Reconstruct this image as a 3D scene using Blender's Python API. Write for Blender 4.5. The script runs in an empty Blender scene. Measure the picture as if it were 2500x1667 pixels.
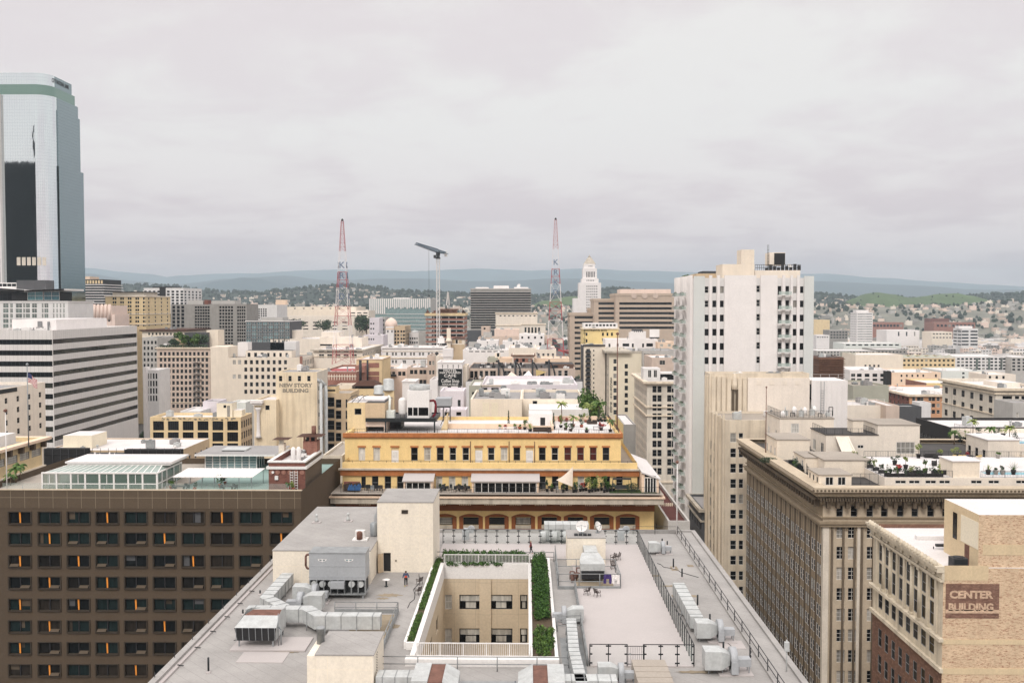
import bpy,math,random
from math import sin,cos,pi,radians as RD
from mathutils import Vector,Matrix
random.seed(11)
S=bpy.context.scene
COL=S.collection
F=2338.0;HC=80.0
TILT=math.atan(88.5/F);YAW=math.atan(36/F)
cam=bpy.data.cameras.new('camera');co=bpy.data.objects.new('camera',cam);COL.objects.link(co)
co.location=(0,0,HC);co.rotation_euler=(pi/2-TILT,0,YAW)
cam.sensor_width=36;cam.lens=F/2500*36;cam.clip_start=1;cam.clip_end=90000
S.camera=co
CM=Matrix.Rotation(YAW,3,'Z')@Matrix.Rotation(pi/2-TILT,3,'X')
def ray(px,py):return CM@Vector(((px-1250)/F,-(py-833.5)/F,-1))
def P(px,py,Y):
 d=ray(px,py);t=Y/d.y
 return d.x*t,HC+d.z*t
def G(px,py,z):
 d=ray(px,py);t=(z-HC)/d.z
 return d.x*t,d.y*t
def PX(px,Y,py=760):return P(px,py,Y)[0]
def PZ(py,Y,px=1286):return P(px,py,Y)[1]
S.view_settings.view_transform='Standard';S.view_settings.look='None'
S.view_settings.gamma=1;S.view_settings.exposure=.15
S.render.engine='CYCLES'
cy=S.cycles
cy.use_denoising=True
cy.max_bounces=6;cy.diffuse_bounces=2;cy.glossy_bounces=3;cy.transparent_max_bounces=8
cy.transmission_bounces=3;cy.volume_bounces=0
cy.use_adaptive_sampling=True;cy.adaptive_threshold=0.015
cy.sample_clamp_indirect=4
def lin(c):c/=255.0;return c/12.92 if c<.04045 else((c+.055)/1.055)**2.4
def RGB(r,g,b,k=1.0,sat=1.):
 c=[lin(v)/k for v in(r,g,b)];l=sum(c)/3;c=[l+(v-l)*sat for v in c];t=max(c);f=.86/t if t>.86 else 1
 return tuple(max(.005,v*f)for v in c)
M={}
def nodes(name):
 m=bpy.data.materials.new(name);m.use_nodes=True
 nt=m.node_tree;nt.nodes.clear()
 out=nt.nodes.new('ShaderNodeOutputMaterial')
 bs=nt.nodes.new('ShaderNodeBsdfPrincipled');nt.links.new(bs.outputs[0],out.inputs[0])
 M[name]=m
 return m,nt,bs
def nd(nt,typ,ins=None,**kw):
 n=nt.nodes.new('ShaderNode'+typ)
 for k,v in kw.items():setattr(n,k,v)
 for k,v in(ins or{}).items():
  if hasattr(v,'is_output'):nt.links.new(v,n.inputs[k])
  else:n.inputs[k].default_value=v
 return n
def mix(nt,f,a,b,blend='MIX'):
 n=nt.nodes.new('ShaderNodeMix');n.data_type='RGBA';n.blend_type=blend
 for s,v in((n.inputs['Factor'],f),(n.inputs[6],a),(n.inputs[7],b)):
  if hasattr(v,'is_output'):nt.links.new(v,s)
  elif isinstance(v,(int,float)):s.default_value=v
  else:s.default_value=(*v[:3],1)
 return n.outputs[2]
def pos(nt,scale=(1,1,1)):
 g=nd(nt,'NewGeometry')
 return nd(nt,'Mapping',{'Vector':g.outputs['Position'],'Scale':scale}).outputs[0]
def ramp(nt,v,a,b):
 return nd(nt,'MapRange',{'Value':v,'From Min':a,'From Max':b}).outputs[0]
def surf(name,rgb,rough=.85,var=.12,streak=.15,sc=.3,metal=0.,dirt=None,grid=None,brick=None,spec=.3,fine=.06,bsc=(1.3,1.3,3.2)):
 """weathered surface: blotches, rain streaks, fine grain, optional panel joints or brick patches"""
 m,nt,bs=nodes(name)
 n1=nd(nt,'TexNoise',{'Vector':pos(nt),'Scale':sc,'Detail':6.,'Roughness':.62}).outputs[0]
 col=mix(nt,ramp(nt,n1,.35,.7),[min(1,c*(1+var*.5))for c in rgb],[c*(1-var)for c in rgb])
 if fine:
  n3=nd(nt,'TexNoise',{'Vector':pos(nt),'Scale':4.,'Detail':3.}).outputs[0]
  col=mix(nt,ramp(nt,n3,.3,.7),col,mix(nt,1.,col,(1-2*fine,)*3,'MULTIPLY'))
 if streak:
  n2=nd(nt,'TexNoise',{'Vector':pos(nt,(.9,.9,.05)),'Scale':1.,'Detail':5.,'Roughness':.6}).outputs[0]
  d=dirt or[c*.55 for c in rgb]
  f=nd(nt,'Math',{0:ramp(nt,n2,.48,.78),1:streak*2},operation='MULTIPLY').outputs[0]
  col=mix(nt,f,col,d)
 if brick:
  nb=nd(nt,'TexNoise',{'Vector':pos(nt,bsc),'Scale':1.1,'Detail':8.,'Roughness':.75}).outputs[0]
  col=mix(nt,ramp(nt,nb,.50,.62),col,brick)
 if grid:
  sx,sz,ox,oz,w,gc=grid
  sp=nd(nt,'SeparateXYZ',{0:pos(nt)})
  xy=nd(nt,'Math',{0:sp.outputs[0],1:sp.outputs[1]},operation='ADD').outputs[0]
  fs=[]
  for v,s,o in((xy,sx,ox),(sp.outputs[2],sz,oz)):
   if not s:continue
   a=nd(nt,'Math',{0:v,1:o+1000*s},operation='ADD').outputs[0]
   a=nd(nt,'Math',{0:a,1:s},operation='MODULO').outputs[0]
   fs.append(nd(nt,'Math',{0:a,1:w},operation='LESS_THAN').outputs[0])
  f=fs[0]
  if len(fs)>1:f=nd(nt,'Math',{0:fs[0],1:fs[1]},operation='MAXIMUM').outputs[0]
  col=mix(nt,f,col,gc)
 nt.links.new(col,bs.inputs['Base Color'])
 bs.inputs['Roughness'].default_value=rough;bs.inputs['Metallic'].default_value=metal
 bs.inputs['Specular IOR Level'].default_value=spec
 return m
KV,KH=.80,1.68
def V(*c):return tuple(max(.004,.8*(v/.8)**1.14)for v in RGB(*c,KV,.8))
def H(*c):return RGB(*c,KH)
W=surf
W('w_white',V(232,226,222),var=.05,streak=.05)
W('w_cream',V(228,214,194),var=.07,streak=.10)
W('w_butter',V(236,224,198),var=.05,streak=.06)
W('w_ivory',V(224,212,196),var=.08,streak=.12)
W('w_stone',V(206,196,180),var=.12,streak=.16,dirt=V(120,112,100))
W('w_grey',V(176,172,166),var=.10,streak=.12)
W('w_lightgrey',V(208,205,202),var=.08,streak=.1)
W('w_concrete',V(150,146,140),var=.14,streak=.18)
W('w_tan',V(196,172,138),var=.1,streak=.12)
W('w_ochre',V(214,190,144),var=.1,streak=.15)
W('w_pink',V(196,176,160),var=.1,streak=.12)
W('w_rose',V(222,198,182),var=.07,streak=.1)
W('w_brick',V(160,112,94),var=.22,streak=.2,brick=V(130,84,70))
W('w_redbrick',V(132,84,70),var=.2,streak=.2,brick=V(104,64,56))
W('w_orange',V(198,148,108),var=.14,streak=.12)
W('w_peach',V(228,200,172),var=.08,streak=.1)
W('w_lav',V(206,198,202),var=.06,streak=.08)
W('w_sage',V(166,164,148),var=.08,streak=.1)
W('w_mint',V(206,209,202),var=.06,streak=.1)
W('w_pale_yellow',V(236,210,140),var=.08,streak=.1)
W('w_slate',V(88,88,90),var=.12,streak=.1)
W('w_dark',V(52,50,50),var=.2,streak=.1)
W('w_brown',V(106,90,72),var=.08,streak=.08)
W('w_court',V(186,166,146),var=.06,streak=.08)
W('w_pinktower',V(226,202,188),var=.06,streak=.1)
W('w_newstory',V(226,208,176),var=.16,streak=.34,sc=.16,dirt=V(168,146,116))
W('w_coolstripe',V(205,200,195),var=.05,streak=.06,grid=(1.5,0,0,0,.06,V(150,146,142)))
W('w_hotel',V(92,77,60),var=.06,streak=.07)
W('w_hotelpanel',V(97,82,64),var=.06,streak=.05,grid=(2.13,2.62,.1,1.1,.05,V(140,126,104)))
W('w_hoteldark',V(68,58,46),var=.06,streak=.04)
W('w_yellow',V(234,202,132),var=.1,streak=.14,sc=.5,fine=.04)
W('w_terra',V(182,112,48),var=.22,streak=.2,sc=.7,grid=(1.05,0,0,0,.05,V(160,100,52)))
W('w_terradark',V(142,82,32),var=.2,streak=.15,sc=.6)
W('w_fgcream',V(240,228,208),var=.04,streak=.09,sc=.2,grid=(3.6,2.4,0,.4,.03,V(228,214,188)))
W('w_well',V(196,178,150),var=.05,streak=.08,grid=(2.6,3.9,.6,.3,.03,V(160,146,124)))
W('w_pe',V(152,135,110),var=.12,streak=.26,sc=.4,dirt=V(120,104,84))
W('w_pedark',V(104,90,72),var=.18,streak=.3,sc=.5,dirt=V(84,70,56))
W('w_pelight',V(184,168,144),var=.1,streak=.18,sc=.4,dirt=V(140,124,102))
W('w_center',V(196,184,162),var=.14,streak=.28,sc=.4,dirt=V(110,100,86))
W('w_deco',V(208,194,172),var=.12,streak=.22,dirt=V(140,122,100))
W('w_decofront',V(232,220,206),var=.05,streak=.12)
W('w_palebrick',V(208,182,148),var=.12,streak=.12,brick=V(156,108,82),sc=.5,bsc=(2.6,2.6,9.))
W('w_patch',V(206,184,146),var=.1,streak=.1)
W('w_sagepanel',V(196,198,194),var=.03,streak=.05)
W('w_brownpaint',V(118,86,70),var=.25,streak=.25,brick=V(140,106,84))
W('w_signfade',V(128,94,78),var=.3,streak=.25,sc=1.4,brick=V(148,114,94),bsc=(2.2,2.2,6.))
W('w_netting',V(48,46,46),var=.3,streak=.3,grid=(2.4,0,0,0,.1,V(34,33,33)))
W('r_white',RGB(238,232,229,1.2),var=.12,streak=0,sc=.12)
W('r_grey',H(196,192,190),var=.12,streak=0,sc=.15)
W('r_tan',H(206,194,180),var=.12,streak=0,sc=.15)
W('r_dark',H(96,92,90),var=.25,streak=0,sc=.2)
W('r_fg',RGB(206,201,196,1.72),var=.16,streak=0,sc=.22,grid=(1.6,0,0,0,.05,RGB(176,171,167,1.72)),fine=.05)
W('r_deck',RGB(224,215,211,1.6),var=.06,streak=0,sc=.12,fine=.02)
W('r_stain',RGB(176,160,136,1.5),var=.3,streak=0,sc=.4,fine=.05)
W('r_teal',H(176,204,196),var=.06,streak=0)
W('r_red',H(112,60,52),var=.1,streak=0)
W('r_tile',H(108,72,56),var=.25,streak=0,sc=2.,grid=(.6,0,0,0,.2,H(84,56,44)))
W('r_lawn',H(66,92,44),var=.3,streak=0,sc=2.)
W('galv',RGB(206,208,206,1.15),rough=.55,var=.18,streak=.1,sc=1.1,metal=.15,spec=.4,dirt=RGB(150,140,128))
W('galv_dark',RGB(150,152,152),rough=.5,var=.2,streak=.1,sc=1.1,metal=.2)
W('panelgrey',RGB(172,174,176),rough=.5,var=.08,streak=.06,metal=.1,spec=.4)
W('rust',RGB(120,86,74),var=.35,streak=.2,sc=1.5)
W('paint_white',RGB(238,234,230,1.02),var=.04,streak=.04,rough=.5)
W('paint_black',RGB(34,38,40),var=.1,streak=0,rough=.5)
W('iron',RGB(58,58,60),var=.2,streak=0,rough=.6)
W('steel',RGB(150,154,156),var=.15,streak=0,rough=.45,metal=.3)
W('frame_white',RGB(222,218,212),var=.03,streak=0,rough=.5)
W('frame_grey',RGB(130,130,130),var=.05,streak=0,rough=.5)
W('frame_dark',RGB(46,46,48),var=.05,streak=0,rough=.5)
W('frame_bronze',RGB(92,80,66),var=.05,streak=0,rough=.5)
W('tower_red',RGB(178,84,86),var=.12,streak=0,rough=.6)
W('tower_white',RGB(232,226,224),var=.08,streak=0,rough=.6)
W('tower_blue',RGB(116,130,150),var=.1,streak=0,rough=.6)
W('crane_blue',RGB(84,102,116),var=.1,streak=0,rough=.6)
W('stone_trim',V(212,196,172),var=.14,streak=.2,dirt=V(130,114,94))
W('stone_grey',V(182,172,156),var=.2,streak=.3,dirt=V(110,102,92))
W('tarp_blue',RGB(60,100,150),var=.15,streak=0)
W('cloth_white',RGB(236,230,226),var=.04,streak=0)
W('cloth_sail',RGB(214,200,184),var=.04,streak=0)
W('cloth_purple',RGB(72,56,110),var=.1,streak=0)
W('cloth_yellow',RGB(226,200,140),var=.05,streak=0)
W('skin',RGB(190,140,112),var=.03,streak=0)
W('hair',RGB(30,26,26),var=.1,streak=0)
W('jacket_blue',RGB(70,80,104),var=.1,streak=0)
W('shirt_orange',RGB(220,84,60),var=.05,streak=0)
W('jacket_red',RGB(110,28,38),var=.1,streak=0)
W('trousers_dark',RGB(36,36,42),var=.1,streak=0)
W('shoe_yellow',RGB(206,178,60),var=.1,streak=0)
W('plastic_brown',RGB(62,50,46),var=.1,streak=0,rough=.5)
W('pot_terra',RGB(170,92,70),var=.15,streak=0)
W('pot_dark',RGB(48,46,46),var=.15,streak=0)
W('wicker',RGB(74,62,54),var=.2,streak=0)
W('soil',RGB(84,70,54),var=.2,streak=0,sc=2.)
W('trunk',RGB(110,92,74),var=.25,streak=0,sc=3.)
W('asphalt',RGB(92,90,90),var=.18,streak=0,sc=.05)
W('pavement',RGB(150,146,140),var=.12,streak=0,sc=.1)
W('curtain_orange',RGB(236,150,60),var=.06,streak=0)  # plain orange of the hotel curtains
W('rustwood',RGB(120,82,56),var=.3,streak=.2,sc=1.5)
W('signblack',RGB(36,38,38),var=.1,streak=.05)
W('signwhite',RGB(240,236,230),var=.04,streak=.05)
W('faded_grey',V(150,140,124),var=.25,streak=.3,sc=2.)
W('faded_cream',V(204,174,144),var=.25,streak=.2,sc=2.5,brick=V(168,134,110),bsc=(2.6,2.6,6.))
W('flag_red',RGB(176,60,66),var=.05,streak=0)
W('flag_blue',RGB(60,66,104),var=.05,streak=0)
def leafmat(name,a,b):
 m,nt,bs=nodes(name)
 oi=nd(nt,'NewGeometry')
 n=nd(nt,'TexNoise',{'Vector':pos(nt),'Scale':.9,'Detail':4.}).outputs[0]
 f=nd(nt,'Math',{0:oi.outputs['Random Per Island'],1:n},operation='ADD').outputs[0]
 nt.links.new(mix(nt,ramp(nt,f,.5,1.4),a,b),bs.inputs['Base Color'])
 bs.inputs['Roughness'].default_value=.6;bs.inputs['Specular IOR Level'].default_value=.25
leafmat('leaf',RGB(44,70,34),RGB(92,118,52))
leafmat('leaf_lush',RGB(34,60,26),RGB(72,106,42))
leafmat('leaf_dark',RGB(38,54,40),RGB(70,88,62))
leafmat('leaf_far',RGB(26,38,30),RGB(50,64,48))
leafmat('leaf_pale',RGB(88,108,58),RGB(152,160,88))
leafmat('leaf_grey',RGB(70,84,70),RGB(120,130,112))
leafmat('flower_red',RGB(120,40,36),RGB(190,70,60))
def glassmat(name,cols,rough=.1,spec=.18,sc=1):
 """window panes: each pane shows its own interior, blind or curtain behind the reflection"""
 m,nt,bs=nodes(name)
 oi=nd(nt,'ObjectInfo')
 cr=nt.nodes.new('ShaderNodeValToRGB');cr.color_ramp.interpolation='CONSTANT'
 el=cr.color_ramp.elements
 for i,(p,c)in enumerate(cols):
  e=el[i]if i<2 else el.new(p)
  e.position=p;e.color=(*c,1)
 nt.links.new(oi.outputs['Random'],cr.inputs[0])
 n=nd(nt,'TexNoise',{'Vector':pos(nt,(2.5,2.5,.4)),'Scale':1.2,'Detail':3.}).outputs[0]
 c=mix(nt,ramp(nt,n,.3,.75),cr.outputs[0],mix(nt,1.,cr.outputs[0],(.45,)*3,'MULTIPLY'))
 nt.links.new(c,bs.inputs['Base Color'])
 bs.inputs['Roughness'].default_value=rough;bs.inputs['Specular IOR Level'].default_value=spec
D1,D2,D3=RGB(18,20,24),RGB(32,35,38),RGB(60,63,64)
C1,C2=RGB(168,164,156),RGB(206,200,190)
glassmat('glass',[(0,D1),(.3,D2),(.58,D1),(.78,D3),(.9,C1),(.96,D2)])
glassmat('glass_dark',[(0,RGB(14,15,17)),(.5,RGB(24,26,28)),(.85,RGB(40,42,44))])
glassmat('glass_mix',[(0,D2),(.3,C1),(.5,D1),(.68,D3),(.8,C2),(.9,D1)])
glassmat('glass_hotel',[(0,RGB(24,28,30)),(.3,RGB(30,44,44)),(.6,RGB(34,32,30)),(.8,RGB(52,46,40))])
glassmat('glass_teal',[(0,RGB(64,110,120)),(.4,RGB(90,140,146)),(.7,RGB(50,86,98))],rough=.04,spec=.6)
glassmat('glass_green',[(0,RGB(70,96,88)),(.4,RGB(96,120,112)),(.7,RGB(52,76,70))],rough=.04,spec=.6)
glassmat('glass_grey',[(0,RGB(96,106,110)),(.4,RGB(76,84,88)),(.7,RGB(120,126,126))],rough=.05)
glassmat('glass_pale',[(0,RGB(150,172,172)),(.5,RGB(138,160,160))],rough=.05)
glassmat('curtain',[(0,RGB(214,210,200)),(.5,RGB(196,190,178)),(.8,RGB(224,220,212))],rough=.3)
glassmat('curtain_red',[(0,RGB(104,52,44)),(.5,RGB(92,44,40))],rough=.3)
glassmat('glass_olive',[(0,RGB(44,47,40)),(.35,RGB(22,25,26)),(.7,RGB(56,58,48))],rough=.05)
def mirrormat(name,rgb,sx,sz,line,rough=.07,metal=.85,bump=.02,w=.10):
 m,nt,bs=nodes(name)
 sp=nd(nt,'SeparateXYZ',{0:pos(nt)})
 xy=nd(nt,'Math',{0:sp.outputs[0],1:sp.outputs[1]},operation='ADD').outputs[0]
 fs=[]
 for v,s in((xy,sx),(sp.outputs[2],sz)):
  a=nd(nt,'Math',{0:v,1:1000*s},operation='ADD').outputs[0]
  a=nd(nt,'Math',{0:a,1:s},operation='MODULO').outputs[0]
  fs.append(nd(nt,'Math',{0:a,1:w},operation='LESS_THAN').outputs[0])
 f=nd(nt,'Math',{0:fs[0],1:fs[1]},operation='MAXIMUM').outputs[0]
 nt.links.new(mix(nt,f,rgb,line),bs.inputs['Base Color'])
 bs.inputs['Metallic'].default_value=metal;bs.inputs['Roughness'].default_value=rough
 n=nd(nt,'TexNoise',{'Vector':pos(nt,(1,1,.3)),'Scale':.35,'Detail':2.})
 b=nd(nt,'Bump',{'Strength':bump,'Distance':1.,'Height':n.outputs[0]})
 nt.links.new(b.outputs[0],bs.inputs['Normal'])
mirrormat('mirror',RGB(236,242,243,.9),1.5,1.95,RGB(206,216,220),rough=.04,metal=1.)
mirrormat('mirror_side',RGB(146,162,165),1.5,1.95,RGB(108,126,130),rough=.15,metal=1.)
mirrormat('mirror_green',RGB(134,160,149),1.5,1.95,RGB(120,146,136),rough=.2)
surf('darkglass',RGB(13,17,19),rough=.5,var=.3,streak=.4,sc=.05,spec=.1,grid=(3,3.9,0,0,.4,RGB(30,35,38)))
def simple(name,rgb,rough=.5,metal=0.,trans=0.,alpha=1.,spec=.5):
 m,nt,bs=nodes(name)
 bs.inputs['Base Color'].default_value=(*rgb,1);bs.inputs['Roughness'].default_value=rough
 bs.inputs['Metallic'].default_value=metal;bs.inputs['Alpha'].default_value=alpha
 bs.inputs['Transmission Weight'].default_value=trans;bs.inputs['Specular IOR Level'].default_value=spec
simple('clearglass',RGB(196,214,208),.03,alpha=.10)
simple('consglass',RGB(92,116,106),.05,alpha=.62);simple('consroof',RGB(156,170,162),.1,alpha=.9)
simple('guard',RGB(190,204,196),.1,alpha=.45)
simple('water',RGB(120,186,200),.05)
simple('black',(.012,.012,.013),.6)
SUN_EL,SUN_AZ=RD(44),RD(196)
w=bpy.data.worlds.new('World');S.world=w;w.use_nodes=True
nt=w.node_tree;nt.nodes.clear()
out=nt.nodes.new('ShaderNodeOutputWorld')
sky=nd(nt,'TexSky',sky_type='NISHITA');sky.sun_disc=False
sky.sun_elevation=SUN_EL;sky.sun_rotation=SUN_AZ
b1=nd(nt,'Background',{0:sky.outputs[0],1:.05})
tc=nd(nt,'TexCoord')
sp=nd(nt,'SeparateXYZ',{0:tc.outputs['Generated']})
zz=nd(nt,'Math',{0:sp.outputs[2],1:.0},operation='MAXIMUM').outputs[0]
zp=nd(nt,'Math',{0:zz,1:.17},operation='ADD').outputs[0]
u=nd(nt,'Math',{0:sp.outputs[0],1:zp},operation='DIVIDE').outputs[0]
v=nd(nt,'Math',{0:sp.outputs[1],1:zp},operation='DIVIDE').outputs[0]
cv=nd(nt,'CombineXYZ',{0:u,1:v,2:0.})
cvm=nd(nt,'Mapping',{'Vector':cv.outputs[0],'Location':(3.1,1.7,0),'Scale':(.95,1.0,1)}).outputs[0]
nb=nd(nt,'TexNoise',{'Vector':cvm,'Scale':1.0,'Detail':5.,'Roughness':.55,'Distortion':.4}).outputs[0]
ns=nd(nt,'TexNoise',{'Vector':cvm,'Scale':3.4,'Detail':6.,'Roughness':.6,'Distortion':.4}).outputs[0]
nn=nd(nt,'Math',{0:nd(nt,'Math',{0:nb,1:.66},operation='MULTIPLY').outputs[0],1:nd(nt,'Math',{0:ns,1:.34},operation='MULTIPLY').outputs[0]},operation='ADD').outputs[0]
cl=nd(nt,'MapRange',{'Value':nn,'From Min':.41,'From Max':.57},interpolation_type='SMOOTHSTEP').outputs[0]
c_hi=mix(nt,cl,RGB(230,222,223),RGB(255,252,249))
c_lo=mix(nt,cl,RGB(220,203,206),RGB(240,226,226))
c=mix(nt,nd(nt,'MapRange',{'Value':zz,'From Min':.02,'From Max':.20},interpolation_type='SMOOTHSTEP').outputs[0],c_lo,c_hi)
stg=nd(nt,'MapRange',{'Value':zz,'From Min':.30,'From Max':.85,'To Min':1.,'To Max':2.1},interpolation_type='SMOOTHSTEP').outputs[0]
b2=nd(nt,'Background',{0:c,1:stg})
mx=nd(nt,'MixShader',{0:.93,1:b1.outputs[0],2:b2.outputs[0]})
nt.links.new(mx.outputs[0],out.inputs[0])
sl=bpy.data.lights.new('sun','SUN');sl.energy=1.5;sl.angle=RD(14);sl.color=(1,.965,.92)
so=bpy.data.objects.new('sun',sl);COL.objects.link(so)
so.rotation_euler=(pi/2-SUN_EL,0,pi-SUN_AZ)
so.location=(0,0,400)
ORG={}
class MB:
 def __init__(s):s.v=[];s.f=[];s.m=[];s.sm=[]
 def q(s,a,b,c,d,m=0):
  n=len(s.v);s.v+=[a,b,c,d];s.f.append((n,n+1,n+2,n+3));s.m.append(m);s.sm.append(False)
 def poly(s,pts,m=0):
  n=len(s.v);s.v+=list(pts);s.f.append(tuple(range(n,n+len(pts))));s.m.append(m);s.sm.append(False)
 def box(s,x0,x1,y0,y1,z0,z1,m=0,skip='b',mt=None):
  if x0>x1:x0,x1=x1,x0
  if y0>y1:y0,y1=y1,y0
  if z0>z1:z0,z1=z1,z0
  mt=m if mt is None else mt
  if 'f' not in skip:s.q((x0,y0,z0),(x1,y0,z0),(x1,y0,z1),(x0,y0,z1),m)
  if 'r' not in skip:s.q((x1,y0,z0),(x1,y1,z0),(x1,y1,z1),(x1,y0,z1),m)
  if 'k' not in skip:s.q((x1,y1,z0),(x0,y1,z0),(x0,y1,z1),(x1,y1,z1),m)
  if 'l' not in skip:s.q((x0,y1,z0),(x0,y0,z0),(x0,y0,z1),(x0,y1,z1),m)
  if 't' not in skip:s.q((x0,y0,z1),(x1,y0,z1),(x1,y1,z1),(x0,y1,z1),mt)
  if 'b' not in skip:s.q((x0,y1,z0),(x1,y1,z0),(x1,y0,z0),(x0,y0,z0),m)
 def ring(s,X0,X1,Y0,Y1,p,z0,z1,m=0,mt=None):
  mt=m if mt is None else mt
  a,b,c,d=X0-p,X1+p,Y0-p,Y1+p
  s.box(a,b,c,d,z0,z1,m,'bt')
  for z,mm in((z1,mt),(z0,m)):
   s.q((a,c,z),(b,c,z),(X1,Y0,z),(X0,Y0,z),mm);s.q((b,c,z),(b,d,z),(X1,Y1,z),(X1,Y0,z),mm)
   s.q((b,d,z),(a,d,z),(X0,Y1,z),(X1,Y1,z),mm);s.q((a,d,z),(a,c,z),(X0,Y0,z),(X0,Y1,z),mm)
 def prism(s,pts,z0,z1,m=0,mt=None,bot=False):
  n=len(pts);mt=m if mt is None else mt
  for i in range(n):
   a,b=pts[i],pts[(i+1)%n]
   s.q((*a,z0),(*b,z0),(*b,z1),(*a,z1),m)
  s.poly([(*p,z1)for p in pts],mt)
  if bot:s.poly([(*p,z0)for p in reversed(pts)],m)
 def tube(s,p,q,r0,r1=None,n=8,m=0,cap=True,smooth=True):
  p,q=Vector(p),Vector(q);r1=r0 if r1 is None else r1
  d=(q-p).normalized();a=d.orthogonal().normalized();b=d.cross(a)
  k=len(s.v)
  for c,r in((p,r0),(q,r1)):
   for i in range(n):
    t=2*pi*i/n;s.v.append(tuple(c+(a*cos(t)+b*sin(t))*r))
  for i in range(n):
   j=(i+1)%n;s.f.append((k+i,k+j,k+n+j,k+n+i));s.m.append(m);s.sm.append(smooth)
  if cap:
   s.f.append(tuple(k+i for i in reversed(range(n))));s.f.append(tuple(k+n+i for i in range(n)));s.m+=[m,m];s.sm+=[False,False]
 def path(s,pts,r,n=6,m=0):
  for a,b in zip(pts,pts[1:]):s.tube(a,b,r,n=n,m=m)
 def lathe(s,c,prof,n=16,m=0,axis='z',smooth=True):
  k=len(s.v);c=Vector(c)
  for r,z in prof:
   for i in range(n):
    t=2*pi*i/n;x,y=r*cos(t),r*sin(t)
    s.v.append(tuple(c+Vector((x,y,z)if axis=='z' else((z,x,y)if axis=='x' else(x,z,y)))))
  for j in range(len(prof)-1):
   for i in range(n):
    i2=(i+1)%n
    s.f.append((k+j*n+i,k+j*n+i2,k+(j+1)*n+i2,k+(j+1)*n+i));s.m.append(m);s.sm.append(smooth)
  s.f.append(tuple(k+i for i in reversed(range(n))));s.f.append(tuple(k+(len(prof)-1)*n+i for i in range(n)))
  s.m+=[m,m];s.sm+=[False,False]
 def beam(s,p,q,w,h,m=0,up=(0,0,1)):
  p,q=Vector(p),Vector(q);d=(q-p).normalized();u=Vector(up)
  if abs(d.dot(u))>.98:u=Vector((0,1,0))
  a=d.cross(u).normalized()*w/2;b=a.cross(d).normalized()*h/2
  c=[p+a+b,p-a+b,p-a-b,p+a-b];e=[x+(q-p)for x in c]
  c=[tuple(x)for x in c];e=[tuple(x)for x in e]
  for i in range(4):j=(i+1)%4;s.q(c[i],c[j],e[j],e[i],m)
  s.q(*reversed(c),m);s.q(*e,m)
 def build(s,name,mats,par=None,at=None):
  me=bpy.data.meshes.new(name)
  o=None
  org=Vector(ORG[par.name])if par is not None else Vector(at or(0,0,0))
  me.from_pydata([tuple(Vector(x)-org)for x in s.v],[],s.f)
  for mm in([mats]if isinstance(mats,str)else mats):me.materials.append(M[mm])
  me.polygons.foreach_set('material_index',s.m);me.polygons.foreach_set('use_smooth',s.sm)
  me.update()
  o=bpy.data.objects.new(name,me);COL.objects.link(o)
  if par is not None:o.parent=par
  else:o.location=org
  ORG[o.name]=tuple(org)
  return o
def tag(o,label,cat=None,group=None,kind=None):
 if label:o['label']=label
 if cat:o['category']=cat
 if group:o['group']=group
 if kind:o['kind']=kind
 return o
def thing(name,label,cat,loc,group=None):
 o=bpy.data.objects.new(name,None);COL.objects.link(o);o.location=loc;o.empty_display_size=.5
 ORG[o.name]=tuple(loc)
 return tag(o,label,cat,group)
def clone(root,loc,rz=0,label=None,group=None):
 """a copy of a thing with copies of its parts and sub-parts"""
 r=root.copy();COL.objects.link(r);r.location=loc;r.rotation_euler=(0,0,rz);ORG[r.name]=tuple(loc)
 if label:r['label']=label
 if group:r['group']=group
 for ch in list(root.children):
  c=ch.copy();COL.objects.link(c);c.parent=r
  for g in list(ch.children):
   d=g.copy();COL.objects.link(d);d.parent=c
 return r
def text(body,size,p,th,mat,par,name='lettering',ext=.03,bold=.0,align='CENTER',sx=1.,tilt=90):
 cu=bpy.data.curves.new(name,'FONT');cu.body=body;cu.size=size;cu.extrude=ext;cu.offset=bold
 cu.align_x=align;cu.align_y='CENTER';cu.resolution_u=3;cu.materials.append(M[mat]);cu.space_line=.85
 o=bpy.data.objects.new(name,cu);COL.objects.link(o);o.parent=par
 o.location=Vector(p)-Vector(ORG[par.name]);o.rotation_euler=(RD(tilt),0,th);o.scale=(sx,1,1)
 ORG[o.name]=ORG[par.name]
 return o
def TR(p0,th,x,y,z):
 c,s_=cos(th),sin(th)
 return(p0[0]+x*c-y*s_,p0[1]+x*s_+y*c,p0[2]+z)
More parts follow.
